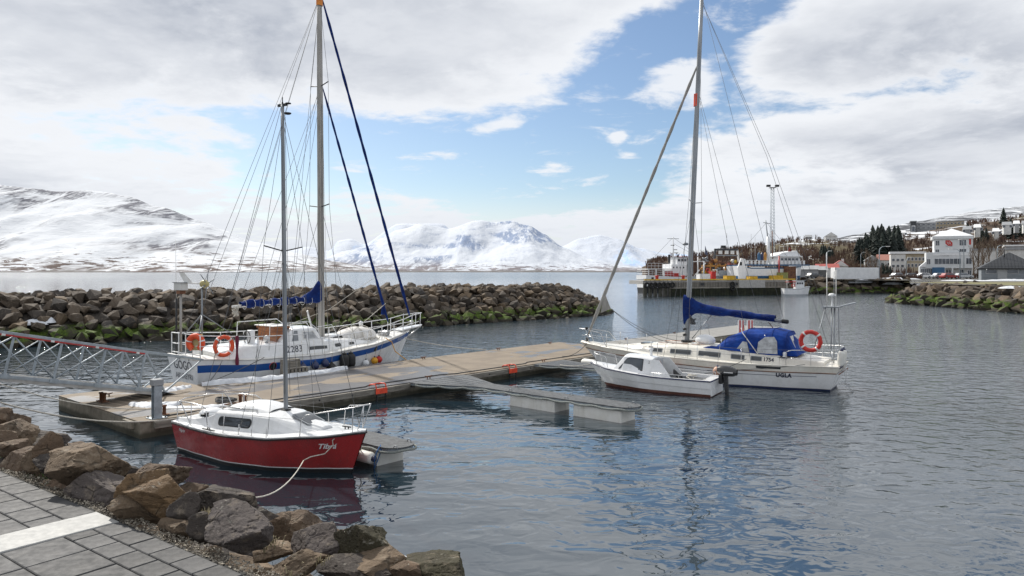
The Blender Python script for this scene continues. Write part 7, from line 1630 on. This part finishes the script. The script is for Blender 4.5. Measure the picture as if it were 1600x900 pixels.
# buildings behind and on the hill
def block(name, lab, u0, u1, v0, v1, d, dep, mw, floors=0, cols=0, roofm=None, cat='building', snow=True):
    s_ = d/FP; xx_ = (u0+u1-1600)/2*s_; aa = math.atan2(xx_, d)*.9; o = thing(name, lab, cat, (xx_, d, H-(v1-424)*s_), -aa); w_ = (u1-u0)*s_*math.cos(aa); h = (v1-v0)*s_
    MB().box((0, dep/2, h/2-3), (w_, dep, h+6)).build('wall', mw, o); MB().box((0, dep/2, h+.2), (w_+.8, dep+.8, .5)).build('roof', roofm or M['white'], o)
    for r_ in range(floors):
        for c_ in range(cols):
            ww = w_/cols*.66; wh = h/floors*.45; cx = -w_/2+w_*(c_+.5)/cols; cz = h*(r_+.5)/floors; f_ = MB().box((cx, -.06, cz), (ww, .2, wh)).build('window', M['white'], o); MB().box((cx, -.14, cz), (ww*.86, .12, wh*.82)).build('pane', M['winglass'], f_)
    return o
block('white_warehouse', 'long white warehouse behind the bare trees right of the tower building', 1519, 1640, 390, 427, 225, 16, M['housewhite'], roofm=M['housegrey']); block('white_warehouse', 'white roofed hall rising behind the dark shed roof', 1572, 1660, 384, 392, 260, 20, M['housegrey'], roofm=M['white'])
hz = block('hospital_block', 'large grey hospital block with rows of windows up on the hillside', 1432, 1462, 348, 369, 560, 22, M['housegrey'], 4, 4)
block('hospital_tower', 'tall dark glazed stair tower at the left end of the hillside hospital', 1423, 1431.5, 346, 370, 556, 14, M['slate'], 1, 1, roofm=M['housegrey']); block('hospital_wing', 'low brown hospital wing to the right on the ridge', 1463, 1506, 346, 358, 575, 22, M['housebeige'], 2, 8, roofm=M['housegrey'])
block('terrace_block', 'pale low block on the ridge above the red roofed houses', 1279, 1303, 374, 380, 560, 14, M['housewhite'], 1, 6); gable_house('hill_house', 'pale gabled house on the ridge left of the spruce plantation', *P3(1298, 379, 545), 9, 9, 4.5, 3, M['housewhite'], M['housegrey'], ridge='y', wins=[(-2, 2, 1, 1), (2, 2, 1, 1)]); block('terrace_block', 'long pale terrace on the ridge just left of the spruces', 1304, 1323, 376, 381, 560, 14, M['housewhite'], 1, 5)
hl = [(1511, 359, 380, 14, 'small white house above the tower building roof on the hillside'), (1527, 356, 380, 10, 'pale house beside bare trees right of the tower roof'), (1573, 352, 400, 16, 'white house group high on the right hillside'), (1588, 350, 410, 9, 'narrow white house near the right edge on the slope'), (1606, 350, 400, 22, 'big white house cut by the right edge on the slope'), (1411, 366, 520, 8, 'small white house below the hospital tower'), (1263, 381, 600, 12, 'tiny pale house on the ridge above the trawler'), (1556, 362, 390, 10, 'small grey house among trees on the right slope')]
for i, (u, v, d, w_, lab) in enumerate(hl):
    x, y, z = P3(u, v, d); z = max(z-3, land_z(x, y)-.5); gable_house('hill_house', lab, x, y, z, w_*d/FP*.7, 7, 3.0, 1.9, M['housewhite'] if i % 3 else M['housegrey'], M['white'] if i % 2 else M['housegrey'], wins=[(-1.5, 2.2, 1.1, 1.2), (1.5, 2.2, 1.1, 1.2)])
for k, (u, v, d, w_, h, mm_, lab) in enumerate(((1180, 426, 215, 5, 3, 'housewhite', 'white harbour store half hidden behind the trawler wheelhouse'), (1256, 427, 205, 8, 3.4, 'housegrey', 'grey harbour store behind the small fishing boat'), (1268, 424, 218, 9, 3.2, 'cardark', 'dark harbour store behind the yellow skip'), (1243, 426, 215, 6, 3.0, 'trawlblue', 'bluish harbour store right of the trawler'), (1060, 411, 900, 26, 7, 'roofred', 'low red roofed sheds on the far point left of the trawlers'), (1022, 413, 900, 20, 6, 'housewhite', 'low pale sheds on the far point left of the trawlers'))):
    gable_house('harbour_store', lab, (u-800)/FP*d, d, 2.7 if d < 300 else P3(u, v, d)[2], w_, 6, h*(.75 if d < 300 else 1), 1.1, M[mm_] if k < 4 else M['housewhite'], M['roofred'] if k == 4 else M['housegrey'])
# cars
def car(lab, u, d, m_, rot=0.0, van=False, group=None, name='parked_car'):
    x = (u-800)/FP*d; o = thing(name, lab, 'car', (x, d, 2.86), rot, group)
    mb = MB(); prof = [(-2.1, .35), (-2.12, .75), (-1.9, .92), (-1.1, .98), (1.2, .95), (2.0, .82), (2.15, .55), (2.1, .33)]
    mb.prism(prof, -.86, .86, lambda v: V((v.x, v.z, v.y))); mb.build('body', m_, o, bevel=.07)
    mb = MB(); top = [(-1.75, .93), (-1.35, 1.42), (.35, 1.46), (1.15, .93)]; mb.prism(top, -.76, .76, lambda v: V((v.x, v.z*(1-.15*(v.y-.93)), v.y))); mb.build('cabin', m_, o, bevel=.06)
    for s_ in (-1, 1):
        f_ = lambda a, b_: V((a, s_*(.775-.10*(b_-.93)), b_)); mb = MB(); patch(mb, f_ if s_ < 0 else f_, [(-1.5, 1.0), (-.35, 1.0), (-.35, 1.36), (-1.22, 1.34)], .03*(-1 if s_ > 0 else 1)); mb.build('side_window', M['winglass'], o)
        mb = MB(); patch(mb, f_, [(-.28, 1.0), (.88, 1.0), (.32, 1.38), (-.28, 1.36)], .03*(-1 if s_ > 0 else 1)); mb.build('side_window', M['winglass'], o)
        for x_ in (-1.35, 1.35): w__ = MB().lathe([(0, 0), (.31, 0), (.33, .05), (.33, .18), (.31, .22), (0, .22)], 14, (x_, s_*.70, .33), (0, s_, 0)).build('wheel', M['rubber'], o); MB().lathe([(0, 0), (.19, 0), (.2, .02), (0, .02)], 10, (x_, s_*.915, .33), (0, s_, 0)).build('rim', M['bracket'], w__)
        MB().box((2.10, s_*.62, .68), (.08, .3, .14)).build('headlight', M['tag'], o)
    return o
car('dark red car parked in front of the tower building', 1483, 178, M['carred'], R(8)); car('silver car parked just right of the red car', 1505, 180, M['carsilver'], R(0)); car('silver car partly hidden left of the red car', 1470, 181, M['carsilver'], R(5)); car('pale grey car by the snow heaps left of the tower building', 1404, 190, M['carsilver'], R(12)); car('dark grey car behind the shore left of the tower building', 1426, 186, M['cardark'], 0); car('white car among the bushes left of the glass annex', 1441, 184, M['white'], R(180))
car('dark car parked behind the quay near the grey store', 1272, 190, M['cardark'], R(20))
# street lamps
def lamp(u, vtop, d, lab, arm=1.6, sgn=1):
    x = (u-800)/FP*d; top = H-(vtop-424)/FP*d; o = thing('street_lamp', lab, 'street lamp', (x, d, 2.8)); h = top-2.8
    MB().tube([(0, 0, 0), (0, 0, h-1.0), (sgn*.25, 0, h-.35), (sgn*.8, 0, h-.05), (sgn*arm, 0, h)], [.13, .09, .08, .07, .06], 6).build('post', M['galv'], o); MB().box((sgn*(arm+.35), 0, h), (.9, .3, .14)).build('lamp_head', M['old_white'], o)
lamp(1374, 385, 168, 'curved grey street lamp right of the white container'); lamp(1500, 389, 172, 'curved street lamp standing in front of the tower building', 1.9, -1); lamp(1506, 374, 190, 'straight tall lamp post before the tower building right half', .6, -1)
lamp(1558, 383, 190, 'street lamp among bare trees behind the dark shed'); lamp(1291, 392, 215, 'slim lamp left of the red roofed houses', .8); lamp(1416, 402, 185, 'dark slim post left of the annex', .4); lamp(1345, 394, 260, 'far lamp above the white container', 1.0)
for k, (u, vt, d) in enumerate(((1301, 400, 160), (1305, 399, 160))):
    pass
FPo = thing('flag_pole', 'slim white pole rising behind the left end of the white container', 'pole', ((1304-800)/FP*162, 166, 2.8)); MB().tube([(0, 0, 0), (0, 0, 6.2)], .07, 6).build('pole', M['white'], FPo)

# ---- trees
def bare_tree(lab, x, y, z, h, seed, m_=None, group=None, spread=.35, n=9):
    rg = random.Random(seed); o = thing('bare_tree', lab, 'tree', (x, y, z), 0, group); MB().tube([(0, 0, -.5), (.1, 0, h*.4), (rg.uniform(-.3, .3), 0, h*.9)], [h*.022, h*.016, h*.004], 6).build('trunk', M['bark'], o)
    limb = MB(); tw = MB()
    for i in range(n):
        z0 = h*(.18+.62*i/n); a = rg.uniform(0, 6.28); L = h*(.42-.25*i/n)*rg.uniform(.8, 1.2); e = V((math.cos(a)*L*spread*1.4, math.sin(a)*L*spread*1.4, z0+L*.9)); m0 = V((math.cos(a)*L*spread*.8, math.sin(a)*L*spread*.8, z0+L*.4)); limb.tube([(0, 0, z0), m0, e], [h*.009, h*.006, h*.002], 4, caps=False)
        for k in range(9):
            t_ = rg.uniform(.25, 1); b_ = V((0, 0, z0)).lerp(e, t_); L2 = h*.13*rg.uniform(.5, 1.3); a2 = rg.uniform(0, 6.28); e2 = b_+V((math.cos(a2)*L2*.5, math.sin(a2)*L2*.5, L2)); limb.tube([b_, e2], [h*.003, h*.001], 3, caps=False)
            for q_ in range(5): b3 = b_.lerp(e2, rg.random()); a3 = rg.uniform(0, 6.28); e3 = b3+V((math.cos(a3), math.sin(a3), rg.uniform(.6, 1.6)))*h*.045; sd_ = V((h*.0016, h*.0016, 0)); tw.add([b3-sd_, b3+sd_, e3], [(0, 1, 2)])
    limb.build('branches', M['bark'], o); tag(tw.build('twigs', m_ or M['birch'], o), kind='stuff'); return o
TR = [(1325, 424, 250, 9.5, 'left of the spruces behind the container'), (1334, 423, 245, 9, 'second from the left behind the container'), (1352, 423, 250, 10, 'right of the container middle in front of the spruces'), (1360, 424, 262, 9, 'behind the curved lamp left side'), (1368, 424, 255, 8, 'just left of the curved street lamp'),
      (1521, 432, 190, 9, 'touching the right corner of the tower building'), (1528, 430, 205, 11, 'first clear of the tower building'), (1536, 430, 210, 10, 'in the row before the white warehouse left part'), (1545, 430, 208, 11, 'in the row before the white warehouse middle'), (1557, 428, 215, 12, 'tallest left of the shed roof ridge'), (1565, 427, 230, 10, 'just behind the shed roof slope'), (1447, 424, 240, 7, 'behind the glass fronted annex'), (1534, 400, 330, 12, 'higher up behind the tower building'), (1550, 395, 350, 12, 'on the slope above the warehouse'), (1520, 392, 330, 10, 'close above the tower building right eaves')]
for i, (u, v, d, h, wh) in enumerate(TR): x, y, z = P3(u, v, d); z = max(2.8, min(z, land_z(x, y))) if d < 260 else land_z(x, y); bare_tree('bare brown birch '+wh, x, y, z, h, 50+i, group='bare birches by the shore road')
def spruce_mesh(seed):
    rg = random.Random(seed); mb = MB()
    for i in range(17):
        k = i/17; z = .10+.88*k; r_ = .24*(1-k)**.85+.015; n = 11
        for j in range(n):
            a = 2*math.pi*(j+rg.random()*.7)/n; rr = r_*rg.uniform(.7, 1.2); w_ = rr*.42+.012; c_, s_ = math.cos(a), math.sin(a); p = V((c_*rr, s_*rr, z-.07*rg.uniform(.6, 1.4))); sd_ = V((-s_, c_, 0))*w_; b_ = V((c_*rr*.25, s_*rr*.25, z+.035)); mb.add([b_, p-sd_*.6+V((0, 0, -.01)), p*1.0+V((c_*.015, s_*.015, -.02)), p+sd_*.6], [(0, 1, 2), (0, 2, 3)])
    return mb
SP = [spruce_mesh(900+i).mesh('crown', M['spruce']) for i in range(5)]; TRK = MB().tube([(0, 0, -.05), (0, 0, .95)], [.018, .004], 5).mesh('trunk', M['bark'])
rg = random.Random(77); spots = []
for i in range(44): u = 1338+i*1.55+rg.uniform(-1, 1); spots.append((u, 345+rg.uniform(0, 60), 17.5*rg.uniform(.75, 1.12)*(1.0 if u > 1360 else .8)))
for i in range(12): spots.append((1290+i*1.6+rg.uniform(-1, 1)-6, 360+rg.uniform(-20, 20), 7*rg.uniform(.7, 1.2)))
for u, d, h in ((1380, 265, 5.5), (1386, 255, 5), (1391, 262, 4.5), (1534, 385, 11), (1541, 390, 9), (1556, 395, 9), (1579, 420, 13), (1584, 430, 10), (1571, 440, 9), (1597, 430, 11), (1537, 300, 9), (1568, 520, 12), (1590, 330, 7), (1512, 470, 10)): spots.append((u, d, h))
for i, (u, d, h) in enumerate(spots):
    x = (u-800)/FP*d; z = land_z(x, d); gname, lab = ('spruces of the dark plantation', 'dark spruce standing in the dense plantation block on the hillside') if i < 44 else (('spruces left of the plantation', 'low dark spruce in the thin row left of the plantation') if i < 56 else ('scattered spruces on the hill', 'single dark spruce scattered among houses and bare trees on the slope'))
    if i >= 56: lab = 'dark spruce '+['right of the container lamp', 'second by the container lamp', 'small by the long flat block', 'above the tower building right eaves', 'second above the tower right eaves', 'above the birches on the slope', 'tallest on the upper right slope', 'second tallest on the upper right slope', 'left of the tallest upper right spruce', 'near the right edge on the slope', 'behind the tower building right wall', 'on the upper right skyline', 'behind the shed roof', 'on the skyline above the tower apex'][i-56]
    o = thing('spruce_tree', lab, 'tree', (x, d, z-.3), rg.uniform(0, 6), gname); o.scale = (h, h, h)
    c_ = bpy.data.objects.new('crown', SP[i % 5]); link(c_, o); t_ = bpy.data.objects.new('trunk', TRK); link(t_, o)
# bare scrub on the hillside: countless shrubs
mb = MB(); rg = random.Random(31)
for i in range(5200):
    u = rg.uniform(1010, 1660); d = rg.uniform(262, 630)*1.0
    if rg.random() < .3: d = rg.uniform(250, 420)
    x = (u-800)/FP*d; z = land_z(x, d)
    if noise.noise(V((x*.02, d*.02, 4))) < -.12: continue
    if (1395 < u < 1510 and d > 500): continue
    h = rg.uniform(1.3, 4.2)
    for k in range(9):
        a = rg.uniform(0, 6.28); r_ = h*rg.uniform(.1, .45); b_ = V((x+math.cos(a)*h*.1, d+math.sin(a)*h*.1, z-.2)); e = V((x+math.cos(a)*r_, d+math.sin(a)*r_, z+h*rg.uniform(.6, 1))); sd_ = V((.10, .0, 0))*rg.uniform(.6, 2.2); mb.add([b_-sd_*.5, b_+sd_*.5, e+sd_*.6, e-sd_*.6], [(0, 1, 2, 3)])
tag(mb.build('scrub', M['twig']), kind='stuff')
mb = MB()
for i in range(700):
    u = rg.uniform(1370, 1640); d = rg.uniform(174, 196) if u < 1440 else rg.uniform(205, 250); x = (u-800)/FP*d; h = rg.uniform(.5, 1.7); z = 2.75
    for k in range(10):
        a = rg.uniform(0, 6.28); r_ = h*rg.uniform(.1, .5); b_ = V((x, d, z)); e = V((x+math.cos(a)*r_, d+math.sin(a)*r_, z+h*rg.uniform(.5, 1))); sd_ = V((.04, .0, 0)); mb.add([b_-sd_, b_+sd_, e+sd_*.6, e-sd_*.6], [(0, 1, 2, 3)])
tag(mb.build('hedge_scrub', M['twig']), kind='stuff')

# turn the big buildings to face the basin
def face(o, px, py, a, kx=.87):
    c_, s_ = math.cos(a), math.sin(a); o.rotation_euler = (0, 0, a); o.scale = (kx, .75, 1)
    o.location = (px-(c_*px*kx-s_*py*.75), py-(s_*px*kx+c_*py*.75), 0)
face(TB, (1494-800)*200/FP, 200, -.47); face(WB, (1494-800)*200/FP, 200, -.47); face(SH, (1578-800)*150/FP, 150, -.50, .82)
